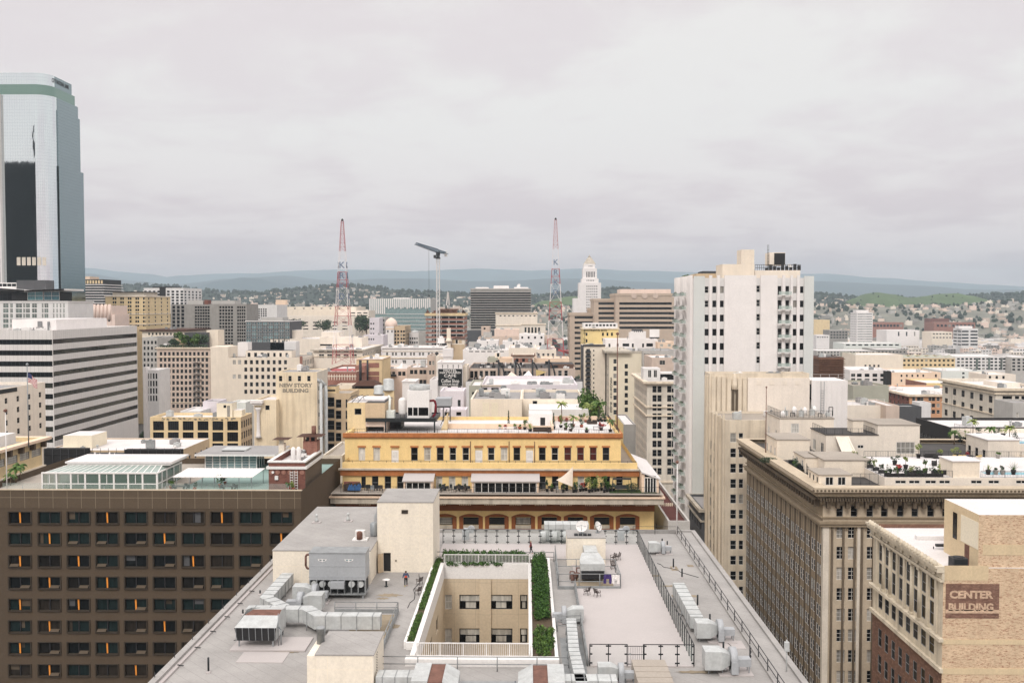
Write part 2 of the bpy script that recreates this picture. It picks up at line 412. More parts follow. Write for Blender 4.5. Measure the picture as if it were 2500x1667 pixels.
def facade(mb,p0,th,Wd,Ht,rects,dep=.15,m=0,mr=None):
 """a wall with real openings; local x runs along the wall, y goes inward"""
 mr=m if mr is None else mr
 r4=[tuple(round(c,3)for c in r)for r in rects]
 xs=sorted({0,round(Wd,3),*[r[0]for r in r4],*[r[2]for r in r4]})
 zs=sorted({0,round(Ht,3),*[r[1]for r in r4],*[r[3]for r in r4]})
 xi={x:i for i,x in enumerate(xs)};zi={z:i for i,z in enumerate(zs)}
 hole=set()
 for r in r4:
  for i in range(xi[r[0]],xi[r[2]]):
   for j in range(zi[r[1]],zi[r[3]]):hole.add((i,j))
 t=lambda x,y,z:TR(p0,th,x,y,z)
 for j in range(len(zs)-1):
  i=0
  while i<len(xs)-1:
   if(i,j)in hole:i+=1;continue
   k=i
   while k<len(xs)-1 and(k,j)not in hole:k+=1
   mb.q(t(xs[i],0,zs[j]),t(xs[k],0,zs[j]),t(xs[k],0,zs[j+1]),t(xs[i],0,zs[j+1]),m)
   i=k
 for a,b,c,d in r4:
  mb.q(t(a,0,b),t(a,0,d),t(a,dep,d),t(a,dep,b),mr);mb.q(t(c,0,d),t(c,0,b),t(c,dep,b),t(c,dep,d),mr)
  mb.q(t(a,0,b),t(a,dep,b),t(c,dep,b),t(c,0,b),mr);mb.q(t(a,dep,d),t(a,0,d),t(c,0,d),t(c,dep,d),mr)
ST={'sash':(1,2,.09,.07,'frame_white','glass'),'sashmix':(1,2,.09,.07,'frame_white','glass_mix'),'dark':(1,1,.06,.06,'frame_dark','glass'),'plain':(1,1,.08,.06,'frame_grey','glass'),'pair':(2,2,.09,.08,'frame_white','glass'),'pairmix':(2,2,.09,.08,'frame_white','glass_mix'),'wide':(3,2,.08,.07,'frame_dark','glass_dark'),'ware':(5,4,.08,.05,'frame_dark','glass_dark'),'ribbon':(24,1,.05,.1,'frame_dark','glass_olive'),'ribbon2':(10,1,.05,.25,'frame_white','glass_grey'),'band':(12,1,.05,.18,'frame_dark','glass_dark'),'teal':(2,3,.1,.1,'frame_white','glass_green'),'curt':(1,2,.12,.09,'frame_white','curtain'),'curtred':(1,2,.08,.1,'frame_grey','curtain_red'),'sashdk':(1,2,.07,.07,'frame_grey','glass_dark'),'pside':(1,2,.06,.05,'frame_white','black'),'pe':(2,3,.08,.06,'frame_white','glass_mix'),'slider':(2,1,.09,.09,'frame_white','glass'),'slot':(1,1,.03,.03,'frame_dark','glass_dark'),'black':(1,1,.03,.03,'frame_dark','black'),'tealwide':(2,2,.12,.12,'frame_white','glass_teal'),'blind':(1,3,.1,.06,'frame_grey','curtain'),'well':(1,2,.12,.1,'frame_dark','curtain')}
WM={}
def wmesh(style,wd,ht,split=False):
 key=(style,round(wd,2),round(ht,2),split)
 if key in WM:return WM[key]
 nx,ny,ft,br,fm,gm=ST[style]
 ft=min(ft,wd*.2,ht*.2)
 a,g=MB(),MB()
 a.box(0,ft,-.0,.08,0,ht,0,'bt');a.box(wd-ft,wd,-.0,.08,0,ht,0,'bt')
 a.box(ft,wd-ft,-.0,.08,0,ft,0,'lr');a.box(ft,wd-ft,-.0,.08,ht-ft,ht,0,'lrt')
 iw,ih=wd-2*ft,ht-2*ft
 for i in range(1,nx):
  x=ft+iw*i/nx;a.box(x-br/2,x+br/2,.01,.07,ft,ht-ft,0,'bt')
 for i in range(1,ny):
  z=ft+ih*i/ny;a.box(ft,wd-ft,.015,.065,z-br/2,z+br/2,0,'lr')
 tg=g if split else a
 tg.q((ft*.9,.05,ft*.9),(wd-ft*.9,.05,ft*.9),(wd-ft*.9,.05,ht-ft*.9),(ft*.9,.05,ht-ft*.9),0 if split else 1)
 def mk(b,nm,ms):
  me=bpy.data.meshes.new(nm);me.from_pydata(b.v,[],b.f)
  for x in ms:me.materials.append(M[x])
  me.polygons.foreach_set('material_index',b.m);me.update();return me
 WM[key]=(mk(a,'window_frame',[fm]),mk(g,'pane',[gm]))if split else(mk(a,'window',[fm,gm]),None)
 return WM[key]
WCOUNT={}
def windows(B,p0,th,items,dep=.15,split=False,name='window',cap=100):
 """items: (rect, style); every window a part of its building, past the hundredth one shared part"""
 rest=[]
 for r,st in items:
  wd,ht=r[2]-r[0],r[3]-r[1]
  n=WCOUNT.get(B.name,0)
  if n>=cap:rest.append((r,st));continue
  WCOUNT[B.name]=n+1
  fm,gm=wmesh(st,wd,ht,split)
  o=bpy.data.objects.new(name,fm);COL.objects.link(o);o.parent=B
  o.location=Vector(TR(p0,th,r[0],dep-.09,r[1]))-Vector(ORG[B.name]);o.rotation_euler=(0,0,th)
  ORG[o.name]=ORG[B.name]
  if gm:
   g=bpy.data.objects.new('pane',gm);COL.objects.link(g);g.parent=o
 if rest:
  a=MB();mats=[]
  for r,st in rest:
   me=wmesh(st,r[2]-r[0],r[3]-r[1])[0];k=len(a.v)
   ms=[]
   for mt in ST[st][4:]:
    if mt not in mats:mats.append(mt)
    ms.append(mats.index(mt))
   a.v+=[TR(p0,th,r[0]+v.co.x,dep-.09+v.co.y,r[1]+v.co.z)for v in me.vertices]
   for pl in me.polygons:
    a.f.append(tuple(k+i for i in pl.vertices));a.m.append(ms[pl.material_index]);a.sm.append(False)
  o=a.build('more_windows',mats,B);o['kind']='stuff'
class Bd:pass
ALL=[]
def grid(xa,xb,n,ya,yb,m,wd,ht,st,X0,Y):
 out=[]
 for j in range(m):
  py=ya+(yb-ya)*j/max(1,m-1)
  for i in range(n):
   px=xa+(xb-xa)*i/max(1,n-1)
   x,z=P(px,py,Y);hw,hh=wd*Y/F*.57,ht*Y/F*.57
   out.append(((x-hw-X0,z-hh,x+hw-X0,z+hh),st))
 return out
def bld(label,x0,x1,yt,Y,dep,wall='w_cream',roof='r_white',wins=(),side=(),name='office_building',cat='building',group=None,par=.6,pth=.35,cor=(),rev=.18,world=False,split=False,wallside=None,trim=None,zt=None,swin=True):
 b=Bd()
 if world:X0,X1=x0,x1
 else:X0,X1=P(x0,yt if zt is None else 900,Y)[0],P(x1,yt if zt is None else 900,Y)[0]
 Z=PZ(yt,Y,(x0+x1)/2)if zt is None else zt
 Y0,Y1=Y,Y+dep
 b.X0,b.X1,b.Y0,b.Y1,b.Z=X0,X1,Y0,Y1,Z
 o=b.o=thing(name,label,cat,((X0+X1)/2,(Y0+Y1)/2,0),group)
 mb=MB()
 ms=[wall,trim or wall,wallside or wall]
 items=[]
 for g in wins:
  g=tuple(g);st=g[8]if len(g)>8 else 'sash'
  items+=grid(*g[:8],st,X0,Y)
 items=[((max(r[0],.12),r[1],min(r[2],X1-X0-.12),r[3]),s)for r,s in items if r[2]>.3 and r[0]<X1-X0-.3]
 items=[(r,s)for r,s in items if r[0]>.02 and r[2]<X1-X0-.02 and r[1]>.05 and r[3]<Z-.05]
 facade(mb,(X0,Y0,0),0,X1-X0,Z,[r for r,s in items],rev,0,1)
 windows(o,(X0,Y0,0),0,items,rev,split)
 for sd in('L','R'):
  p0=(X0,Y1,0)if sd=='L' else(X1,Y0,0);th=-pi/2 if sd=='L' else pi/2
  its=[]
  if(sd=='L' and X0>0)or(sd=='R' and X1<0):
   for g in side:
    n,wd,ya,yb,m,ht=g[:6];st=g[6]if len(g)>6 else 'sash'
    for j in range(m):
     py=ya+(yb-ya)*j/max(1,m-1)
     z=PZ(py,Y);hh=ht*Y/F/2
     for i in range(n):
      x=dep*(i+.5)/n
      its.append(((x-wd/2,z-hh,x+wd/2,z+hh),st))
   its=[(r,s)for r,s in its if r[3]<Z-.05 and r[1]>.05]
  facade(mb,p0,th,dep,Z,[r for r,s in its],rev,2,1)
  if swin:windows(o,p0,th,its,rev,split)
 mb.q((X1,Y1,0),(X0,Y1,0),(X0,Y1,Z),(X1,Y1,Z),0)
 if par:
  a,c,d,e=X0+pth,X1-pth,Y0+pth,Y1-pth
  for A,B_,C,D_ in(((X0,Y0),(X1,Y0),(c,d),(a,d)),((X1,Y0),(X1,Y1),(c,e),(c,d)),((X1,Y1),(X0,Y1),(a,e),(c,e)),((X0,Y1),(X0,Y0),(a,d),(a,e))):
   mb.q((*A,Z),(*B_,Z),(*C,Z),(*D_,Z),1)
   mb.q((*D_,Z),(*C,Z),(*C,Z-par),(*D_,Z-par),0)
 mb.build('wall',ms,o)
 rb=MB();p_=pth if par else 0
 rb.q((X0+p_,Y0+p_,Z-par),(X1-p_,Y0+p_,Z-par),(X1-p_,Y1-p_,Z-par),(X0+p_,Y1-p_,Z-par))
 b.roof=rb.build('roof',roof,o)
 for dz,h,pr,mt in cor:
  c=MB();c.ring(X0,X1,Y0,Y1,pr,Z-dz-h,Z-dz,0);c.build('cornice',mt,o)
 b.zr=Z-par;b.label=label;ALL.append(b)
 return b
def pent(b,x0,x1,yt,Y,dep,wall='w_cream',roof='r_white',name='penthouse',wins=(),zb=None,lip=.0,st='sash',rev=.1):
 """rooftop volume of building b"""
 X0,X1=P(x0,yt,Y)[0],P(x1,yt,Y)[0];Z=PZ(yt,Y,(x0+x1)/2);zb=b.zr if zb is None else zb
 mb=MB();its=[]
 for g in wins:
  its+=[((r[0],r[1]-zb,r[2],r[3]-zb),s)for r,s in grid(*g[:8],g[8]if len(g)>8 else st,X0,Y)]
 facade(mb,(X0,Y,zb),0,X1-X0,Z-zb,[r for r,s in its],rev,0)
 windows(b.o,(X0,Y,zb),0,its,rev)
 mb.box(X0,X1,Y,Y+dep,zb,Z,0,'bf',1)
 if lip:mb.ring(X0,X1,Y,Y+dep,lip,Z-.35,Z,1)
 return mb.build(name,[wall,roof],b.o)
def units(b,n,where,seed,mats=('galv','r_grey','galv_dark','paint_white'),sz=(1.,3.),hh=(.6,2.0),area=None):
 """loose vents and plant boxes standing on a roof"""
 rnd=random.Random(seed)
 x0,x1,y0,y1=area or(b.X0+1.5,b.X1-1.5,b.Y0+1.5,b.Y1-1.5)
 for i in range(n):
  mb=MB();k=rnd.random();w_=rnd.uniform(*sz);d=rnd.uniform(*sz);h=rnd.uniform(*hh)
  x=rnd.uniform(x0,x1-w_);y=rnd.uniform(y0,y1-d);z=b.zr
  if k<.6:
   mb.box(x,x+w_,y,y+d,z+.15,z+h,0,'')
   mb.box(x+.1,x+.25,y+.1,y+d-.1,z,z+.15,0,'tb');mb.box(x+w_-.25,x+w_-.1,y+.1,y+d-.1,z,z+.15,0,'tb')
   mb.lathe((x+w_/2,y+d/2,z+h),[(.38*min(w_,d),0),(.38*min(w_,d),.18),(.3*min(w_,d),.2)],10)
  elif k<.82:
   mb.tube((x,y,z),(x,y,z+h),.22,.22,8);mb.lathe((x,y,z+h),[(.42,0),(.1,.3)],8)
  else:
   mb.box(x,x+w_*1.6,y,y+d*.5,z,z+h*.7,0);mb.box(x+.3,x+w_,y+.1,y+d*.4,z+h*.7,z+h,0)
  o=mb.build('rooftop_unit',mats[rnd.randrange(len(mats))],at=(x,y,z))
  tag(o,'small metal vent or box on '+where,'vent','vents on '+where)
b=bld('long silver office block banded with dark ribbon windows and pale panels',PX(-120,343),PX(128,343,806),806,343,75,'w_coolstripe','r_white',world=True,wins=[(3,3,1,835,1074,10,227,11,'ribbon')],side=[(1,74.6,835,1074,10,11.6,'ribbon')],par=1.,rev=.35)
pent(b,29,137,780,362,44,'w_white','r_white')
for i,(px,py)in enumerate(((95,792),(100,792),(119,793))):
 mb=MB();x,z=P(px,py,361.8);mb.box(x-.4,x+.4,361.55,361.95,b.zr,z+1.2,0);mb.build('door','frame_grey',b.o)
units(b,9,'the white roof of the banded silver office block',5,area=(b.X0+20,b.X1-2,344.5,360))
B1=b
b=bld('white framed apartment block with green glass strips left of the mirrored tower',-70,166,735,445,26,'w_lightgrey','r_grey',wins=[(14,14,1,746,796,5,12,9,'teal'),(28,28,1,746,796,5,6,9,'teal'),(46,46,1,746,796,5,14,9,'teal'),(59,59,1,746,796,5,5,9,'teal'),(68,68,1,746,796,5,9,9,'teal'),(84,84,1,746,796,5,11,9,'teal'),(104,104,1,746,796,5,4,9,'teal'),(113,113,1,746,796,5,9,9,'teal'),(131,156,4,746,796,5,3.4,9,'teal')],cor=[(0,.5,.3,'paint_white')])
pent(b,-40,141,712,449,14,'w_dark','r_dark',wins=[(86,126,2,722,722,1,34,19,'tealwide'),(12,12,1,724,724,1,30,15,'wide')])
for(xa,ya,xb,yb)in((-60,703,62,712),(62,713,159,709)):
 mb=MB();a=P(xa,ya,447);c=P(xb,yb,447)
 mb.prism([(a[0],a[1]),(c[0],c[1]),(c[0],c[1]+.8),(a[0],a[1]+.8)],0,1)
 mb.v=[(x,446+z*20,y)for x,y,z in mb.v];mb.build('canopy','paint_white',b.o)
pent(b,40,112,684,453,8,'w_slate','r_dark',name='plant_room',zb=b.Z+4.5);pent(b,-40,40,690,454,7,'w_lightgrey','r_grey',name='plant_room',zb=b.Z+4.5,wins=[(0,34,4,696,696,1,9,6,'dark')])
b=bld('dark office tower with white floor lines just right of the mirrored tower',190,252,682,900,40,'w_dark','r_dark',par=.3)
for k in range(8):
 c=MB();z=PZ(695+k*6.35,900,230);c.ring(b.X0,b.X1,b.Y0,b.Y1,1.4 if k else .9,z-.35,z+.35);c.build('floor_slab','paint_white',b.o)
c=MB()
for i in range(9):x=b.X0+(i+.2)*(b.X1-b.X0)/9;c.box(x,x+(b.X1-b.X0)/9*.6,899.7,900.2,PZ(692,900),PZ(684,900),0,'')
c.build('panel','w_ochre',b.o)
pent(b,190,219,675,910,20,'w_peach','r_tan')
b=bld('low pale curved podium beside the foot of the mirrored tower',203,232,748,640,20,'w_concrete','r_grey')
b=bld('pink art deco tower top with scalloped crest behind the banded office block',226,272,746,600,24,'w_pinktower','r_tan',wins=[(232,266,5,752,782,3,4,5,'dark')],par=.8)
c=MB()
for i in range(5):
 x=b.X0+(i+.5)*(b.X1-b.X0)/5;c.tube((x,599.8,b.Z-9),(x,599.8,b.Z+.9),.9,.9,8)
c.build('pier','w_pinktower',b.o)
bld('lower pink wing stepping down from the art deco tower top',272,280,768,600,22,'w_pinktower','r_tan')
b=bld('cream apartment tower with paired windows and dark hipped roof',257,355,722,640,45,'w_ochre','r_dark',wins=[(277,351,5,729,794,8,3.6,5.2,'sashdk'),(282,356,5,729,794,8,3.6,5.2,'sashdk')],side=[(4,2.,729,794,8,5.2,'sashdk')],cor=[(0,.7,.6,'w_cream'),(12,.5,.4,'w_cream'),(19,.5,.4,'w_cream')])
pent(b,275,350,712,650,25,'w_cream','r_dark',lip=1.2)
b=bld('white gridded apartment tower with a dark stripe down its face',351,448,703,800,45,'w_lightgrey','r_dark',wins=[(355,387,4,712,798,13,5.2,4.2,'wide'),(411,444,4,712,798,13,5.6,4.2,'wide')],side=[(5,4.,712,798,13,4.2,'wide')])
c=MB();c.box(PX(391,800),PX(405,800),799.2,800.4,0,PZ(701,800),0,'');c.build('stair_core','w_dark',b.o)
pent(b,372,420,700,806,22,'w_dark','r_dark')
b=bld('grey slab apartments with glazed end and black balconies, leftmost of three',417,513,743,620,26,'w_concrete','r_grey',wins=[(424,446,3,750,822,9,6.4,6.2,'dark'),(478,509,6,750,822,11,4.6,4.2,'slot')],rev=.8)
pent(b,458,496,733,626,12,'w_grey','r_grey');pent(b,499,508,732,625,6,'w_redbrick','r_red',name='stair_tower')
b=bld('grey slab apartments with black balcony columns, middle of three',513,602,742,600,26,'w_concrete','r_grey',wins=[(538,566,5,750,838,12,4.6,4.6,'slot'),(581,597,4,750,838,12,3.6,4.6,'slot')],rev=.8)
pent(b,517,573,734,606,14,'w_grey','r_grey')
b=bld('pale slab apartments with gridded black end, rightmost of three',602,676,744,690,30,'w_lightgrey','r_white',wins=[(627,649,5,755,776,5,3.4,3.,'slot')],rev=.6)
b=bld('low black and teal glass office with white frame below the slab apartments',600,707,783,560,30,'w_slate','r_grey',wins=[(607,701,8,790,832,6,10,6,'tealwide')],cor=[(0,.5,.3,'paint_white')])
pent(b,637,690,775,566,14,'w_grey','r_grey')
b=bld('long white civic hall with slotted windows left of the glass headquarters',678,868,749,960,60,'w_cream','r_white',wins=[(720,850,7,753,753,1,4,2,'slot')])
b=bld('low white civic wing with rows of slot windows in front of the civic hall',700,868,771,900,40,'w_ivory','r_white',wins=[(722,842,6,787,803,3,11,2.4,'slot')])
b=bld('pale civic annex with palms in front, right end of the civic group',825,900,758,930,40,'w_ivory','r_white',wins=[(862,892,3,764,790,5,9,2.2,'slot')])
b=bld('slim cream stair tower rising above the civic hall roof',673,696,732,1000,10,'w_peach','r_tan')
b=bld('brown roofed beige mission style block behind the roof garden building',347,452,805,540,40,'w_cream','r_tile',wins=[(364,444,10,815,846,3,3.6,5,'dark')],par=0,cor=[(0,.8,1.2,'r_tile')])
b=bld('grey walk-up between the banded office block and the tan brick building',347,384,824,500,30,'w_grey','r_grey',wins=[(353,380,4,836,920,7,4,7,'dark')])
b=bld('pale blue grey office with tall window strips beside the banded office block',349,387,903,430,14,'w_lightgrey','r_white',wins=[(355,382,5,935,935,1,3.6,42,'glass_x')]if 0 else[(355,382,5,918,972,4,3.4,12,'dark')])
bld('tiny white plant tower at the corner of the blue grey office',349,357,896,428,4,'w_white','r_white')
b=BT=bld('tan brick hotel with grid of square windows and a planted roof',383,513,848,470,34,'w_pink','r_tan',wins=[(393,505,12,863.5,863.5,1,5.4,7.6,'sashdk'),(393,505,12,878,991,9,5.6,7.8,'sashdk')],side=[(4,1.2,878,991,9,7.6,'sashdk')],cor=[(0,.7,.7,'stone_trim'),(4.6,.4,.3,'stone_trim'),(27,.4,.3,'stone_trim')])
c=MB();x=PX(480,470)
for k in range(9):
 z=PZ(885+k*14,470);c.box(x-2,x+2,468.7,469.95,z-.1,z,0,'');c.box(x-2,x+2,468.7,468.76,z+.8,z+.88,0,'');c.beam((x-1.8,469.2,z),(x+1.6,469.2,z-2.8),.4,.08,0)
c.build('fire_escape','frame_grey',b.o)
pent(b,450,505,812,482,12,'w_slate','r_dark');pent(b,420,452,826,478,8,'w_tan','r_tan');
bld('cream stair tower just behind the planted roof',504,532,806,486,10,'w_cream','r_tan')
b=BC=bld('cream party wall building with five rows of dark windows on one half',514,736,873,455,41,'w_cream','r_tan',wins=[(600,697,8,884,956,5,6.4,8.8,'sashdk'),(572,585,2,884,884,1,6.4,8.8,'blind'),(572,585,2,919,919,1,6.4,8.8,'blind')],side=[(12,1.6,888,950,4,13,'plain')],wallside='w_ivory')
mb=MB();mb.box(b.X0,PX(556,455),455.004,470,b.Z,PZ(847,455),0);mb.build('raised_wall','w_cream',b.o)
mb=MB();mb.box(PX(731,455),PX(737,455)+.02,454.8,455.6,PZ(903,455),PZ(870,455),0,'');mb.build('brick_pier','w_brick',b.o)
pent(b,600,712,856,468,8,'w_ivory','r_dark',wins=[(608,640,3,866,866,1,6,9,'dark'),(655,700,4,866,866,1,5,8,'dark')]);pent(b,694,722,834,476,8,'w_lightgrey','r_white')
pent(b,580,605,836,478,7,'w_white','r_white',name='water_tank_room')
units(b,16,'the crowded roof of the cream party wall building',6)
b=bld('white terrace building with roof trees behind the cream party wall',660,860,827,560,40,'w_ivory','r_white',wins=[(672,700,4,834,834,1,4,6,'dark')])
pent(b,682,725,806,566,14,'w_ivory','r_white',wins=[(693,693,1,814,814,1,4,4,'dark')]);pent(b,785,827,810,568,16,'w_ivory','r_white')
b=bld('white columned bank block with long window bands behind the left radio mast',780,883,824,520,22,'w_ivory','r_white',wins=[(796,796,1,842,842,1,26,3.4,'band'),(793,840,2,852,852,1,20,5,'band')])
b=BW=bld('white corniced block with a receding row of windows right of the mast',765,885,853,480,62,'w_ivory','r_white',wins=[(785,865,5,857,857,1,11,4,'band'),(785,865,5,869,869,1,11,8,'pair')],side=[(12,2.6,869,890,2,9,'pair')],cor=[(0,.7,1.3,'stone_grey'),(3.4,.4,.3,'stone_trim')])
units(b,8,'the roof of the white corniced block',8)
b=bld('white blank lift tower block behind the white corniced block',902,926,776,760,20,'w_lav','r_white',wins=[(906,912,2,790,815,3,3,3.6,'dark')])
bld('grey blue office slab joined to the blank lift tower',926,940,774,780,20,'w_grey','r_grey',wins=[(930,936,2,782,815,4,4,4,'dark')])
bld('low white warehouse with small square windows below the lift tower',887,936,818,640,20,'w_lav','r_white',wins=[(890,912,5,828,828,1,2.6,4,'dark')])
b=bld('tan brick lofts beside the domed white bell tower',961,989,796,700,34,'w_tan','r_tan',wins=[(965,972,2,809,836,4,4,4.4,'dark'),(980,986,2,809,836,4,4,4.4,'dark')],side=[(5,3.4,809,836,4,4.4,'dark')])
b=bld('slender white bell tower with a low dome',942,961,797,696,8,'w_white','r_white',wins=[(947,957,2,809,809,1,2.6,5,'dark')],cor=[(1.2,1.,.12,'w_peach')])
mb=MB();cx,cy_=PX(953,700),704
mb.lathe((cx,cy_,b.zr),[(4.6,0),(4.6,2.6),(4.3,3.6),(3.5,5),(2,6.2),(.2,6.9)],16);mb.build('dome','w_rose',b.o)
b=bld('small white building with rounded roof by the construction frame',999,1022,812,720,14,'w_white','r_white',wins=[(1002,1018,4,826,836,2,3,4,'dark')])
mb=MB();mb.lathe((PX(1010,720),727,b.zr),[(3.6,0),(3.2,1.2),(1.8,2.1),(.2,2.4)],14);mb.build('roof_dome','galv',b.o)
bld('grey corrugated shed against the construction frame',1022,1041,811,716,16,'w_grey','r_grey')
b=BO=bld('ornate white terracotta block with paired windows and cresting',933,1082,848,520,26,'w_white','r_white',wins=[(945,945,1,864,883,2,4.4,6.6,'pair'),(959,1047,5,864,864,1,4.4,6.6,'pair'),(967,1055,5,864,864,1,4.4,6.6,'pair'),(959,1011,3,883,883,1,4.4,6.6,'pair'),(967,989,2,883,883,1,4.4,6.6,'pair')],cor=[(0,.5,.6,'w_white'),(2.0,.3,.2,'stone_trim'),(5.6,.5,.4,'stone_trim')])
units(b,10,'the roof of the ornate white terracotta block',9)
b=bld('rose brick walk-up with white roof and iron balcony',933,994,900,430,24,'w_rose','r_white',wins=[(938,951,2,912,912,1,7,9,'sashdk'),(961,961,1,912,912,1,7,9,'sash'),(976,986,2,912,912,1,7,9,'sashdk')],wallside='w_brick')
mb=MB();x0,x1=PX(946,430),PX(968,430);mb.box(x0,x1,428.8,429.96,PZ(919,430),PZ(918.3,430),0,'');mb.box(x0,x1,428.8,428.86,PZ(919,430),PZ(914,430),0,'');mb.build('balcony','iron',b.o)
mb=MB();mb.poly([(PX(966,430),436,b.zr+.5),(PX(978,430),436,b.zr+.5),(PX(977,430),438,b.zr+3.4)]);mb.poly([(PX(977,430),438.02,b.zr+3.4),(PX(978,430),436.02,b.zr+.5),(PX(966,430),436.02,b.zr+.5)])
for t_ in((966,436,.6),(978,436,.6),(977,438,3.5)):mb.tube((PX(t_[0],430),t_[1],b.zr),(PX(t_[0],430),t_[1],b.zr+t_[2]),.06,n=6)
tag(mb.build('shade_sail','cloth_white',at=(PX(972,430),436,b.zr)),'small white shade sail on the roof of the rose brick walk-up','shade sail')
b=bld('beige apartment with two storeys of dark paired windows',994,1043,897,425,26,'w_pink','r_white',wins=[(1005,1015,2,908,932,2,7,9,'sashdk'),(1028,1037,2,908,932,2,7,9,'sashdk')])
mb=MB();x0,x1=PX(1024,425),PX(1036,425)
mb.box(x0,x1,429,431.6,b.zr+.8,b.zr+3.6,0,'');[mb.box(x,x+.15,429.2,431.4,b.zr,b.zr+.8,0,'tb')for x in(x0,x1-.15)]
tag(mb.build('water_tank','galv',at=(x0,430,b.zr)),'boxy galvanised water tank on the roof of the beige apartment','water tank')
b=bld('narrow beige stair block with a dark flue up its side',1043,1064,868,420,22,'w_pink','r_tan',wins=[(1050,1058,2,886,909,2,5,9,'sash')])
mb=MB();x=PX(1066,419);mb.tube((x,419,0),(x,419,PZ(865,419)),.45,n=8);mb.lathe((x,419,PZ(865,419)),[(.8,0),(.8,.6),(.2,1.1)],8);mb.build('flue','iron',b.o)
b=bld('cream flat with white upper box beside the painted hotel sign',1064,1085,869,405,20,'w_ivory','r_white')
mb=MB();mb.box(PX(1083,405),PX(1107,405),400,405,PZ(870,405),PZ(850,405),0,'');mb.box(PX(1084,405),PX(1106,405),400.3,404.8,PZ(876,405),PZ(870,405),0,'bt');mb.build('bay','w_white',b.o)
b=BJ=bld('banded cream and brick block with three brick stripes',870,932,876,400,26,'w_ochre','r_white',par=.5,cor=[(0,.3,.3,'w_rose')])
for k,(ya,yb)in enumerate(((886,898),(907,917),(919,932))):
 c=MB();c.box(PX(883,400),PX(925,400),399.93,400.3,PZ(yb,400),PZ(ya,400),0,'');c.build('brick_panel','w_brick',b.o)
b=BK=bld('low brick building with white roof under the left radio mast',781,870,907,372,44,'w_brick','r_white',par=.9,trim='w_cream')
c=MB()
for i in range(14):x=b.X0+(i+.5)*(b.X1-b.X0)/14;c.box(x-.12,x+.12,371.9,372.2,PZ(928,372),PZ(914,372),0,'')
c.box(b.X0,b.X1,371.87,372.2,PZ(920,372),PZ(918,372),0,'');c.build('cornice','w_cream',b.o)
mb=MB();mb.box(PX(849,365),PX(873,365),380,392,b.zr,PZ(893,380),0,'b');mb.build('penthouse','w_brick',b.o)
b=BH=bld('white hotel building carrying the painted black wall sign',1068,1128,884,330,14,'w_white','r_white',wins=[(1097,1122,2,947,947,1,8,8,'sashdk')],cor=[(0,.3,.2,'w_white')])
c=MB()
for i in range(4):x=PX(1080+i*13,330);c.box(x-.08,x+.08,329.9,330.2,PZ(899,330),PZ(892,330),0,'');c.lathe((x,329.8,PZ(893,330)),[(.05,0),(.22,.3)],8)
c.build('sign_lamps','iron',b.o)
c=MB();xa,za=P(1070,941.5,329.9);xb,zb=P(1128,900.5,329.9);c.box(xa,xb,329.86,330.1,za,zb,0,'');sg=c.build('sign_panel','signblack',b.o)
cxs=(xa+xb)/2;u_=330/F
for tx,dy,sz,sx in(('HOTEL',37.7,1.02,1.45),('HAYWARD',31.9,.9,1.6),('CAFE',24.4,1.4,1.3),('AND',18.4,.4,1.3),('Coffee Shop',11.6,1.75,.72),('POPULAR PRICES',3.2,.7,1.05)):
 text(tx,sz,(cxs,329.84,za+dy*u_),0,'signwhite',sg,bold=.018,ext=.02,sx=sx)
b=bld('white lower wing at the foot of the painted sign wall',1049,1068,927,327,16,'w_white','r_white')
bld('white stepped wing right of the painted sign wall',1128,1140,893,334,12,'w_cream','r_white')
bld('blank white brick lift shaft left of the big cooling tower',982,1014,930,300,10,'w_white','r_white',cor=[(0,.3,.2,'w_white')])
b=bld('tan flat roofed hall behind the white cubes',1167,1267,824,560,26,'w_pink','r_tan',par=.8)
pent(b,1180,1200,811,568,6,'w_grey','r_grey')
b=bld('blank beige fly tower with a small square window',1175,1195,797,640,20,'w_pink','r_tan',wins=[(1183,1183,1,802,802,1,4,4,'dark')])
bld('plain cream wall block behind the tan hall',1207,1267,804,620,20,'w_rose','r_white')
b=bld('beige classical newspaper building with tall window bays',1210,1312,764,860,40,'w_ivory','r_tan',wins=[(1222,1305,9,771,771,1,4,2.4,'dark')],cor=[(0,.8,.6,'stone_trim'),(11,.5,.5,'stone_trim')])
bld('lower classical wing with three tall bays beside the newspaper building',1273,1332,791,820,30,'w_ivory','r_tan',wins=[(1283,1316,5,806,806,1,4,12,'sashdk')],cor=[(0,.8,.5,'stone_trim')])
b=bld('white cube with a small dark door, left of two',1164,1216,831,500,18,'w_white','r_white',wins=[(1171,1171,1,845,845,1,7,9,'dark'),(1190,1190,1,836,848,3,2.4,2.6,'dark')])
bld('grey garage below the white cubes',1144,1164,836,496,12,'w_grey','r_grey',wins=[(1160,1160,1,846,846,1,5,8,'dark')])
bld('white cube with two narrow windows, right of two',1227,1268,833,505,18,'w_white','r_white',wins=[(1254,1263,2,840,840,1,3,7,'dark')])
b=bld('white two storey roof house with small square windows',1268,1329,816,520,20,'w_white','r_white',wins=[(1275,1322,4,824,824,1,4.2,5,'sashdk'),(1275,1283,2,840,840,1,4,6,'dark'),(1296,1319,2,840,840,1,5,7,'dark')])
bld('tan annex beside the white roof house',1329,1348,822,540,20,'w_pink','r_tan',wins=[(1332,1336,2,842,842,1,3,6,'dark')])
b=bld('low white parapet building under the satellite dishes',1130,1242,854,450,30,'w_white','r_white',wins=[(1150,1225,6,858,858,1,9,2,'slot')])
BD=b;units(b,22,'the cluttered white roof under the satellite dishes',12,hh=(.8,2.6))
b=bld('white walled hall right of the satellite dish roof',1242,1309,849,440,34,'w_ivory','r_white');units(b,5,'the white walled hall roof',13);units(BLV2 if 0 else b,6,'the white walled hall roof',33,hh=(1,3))
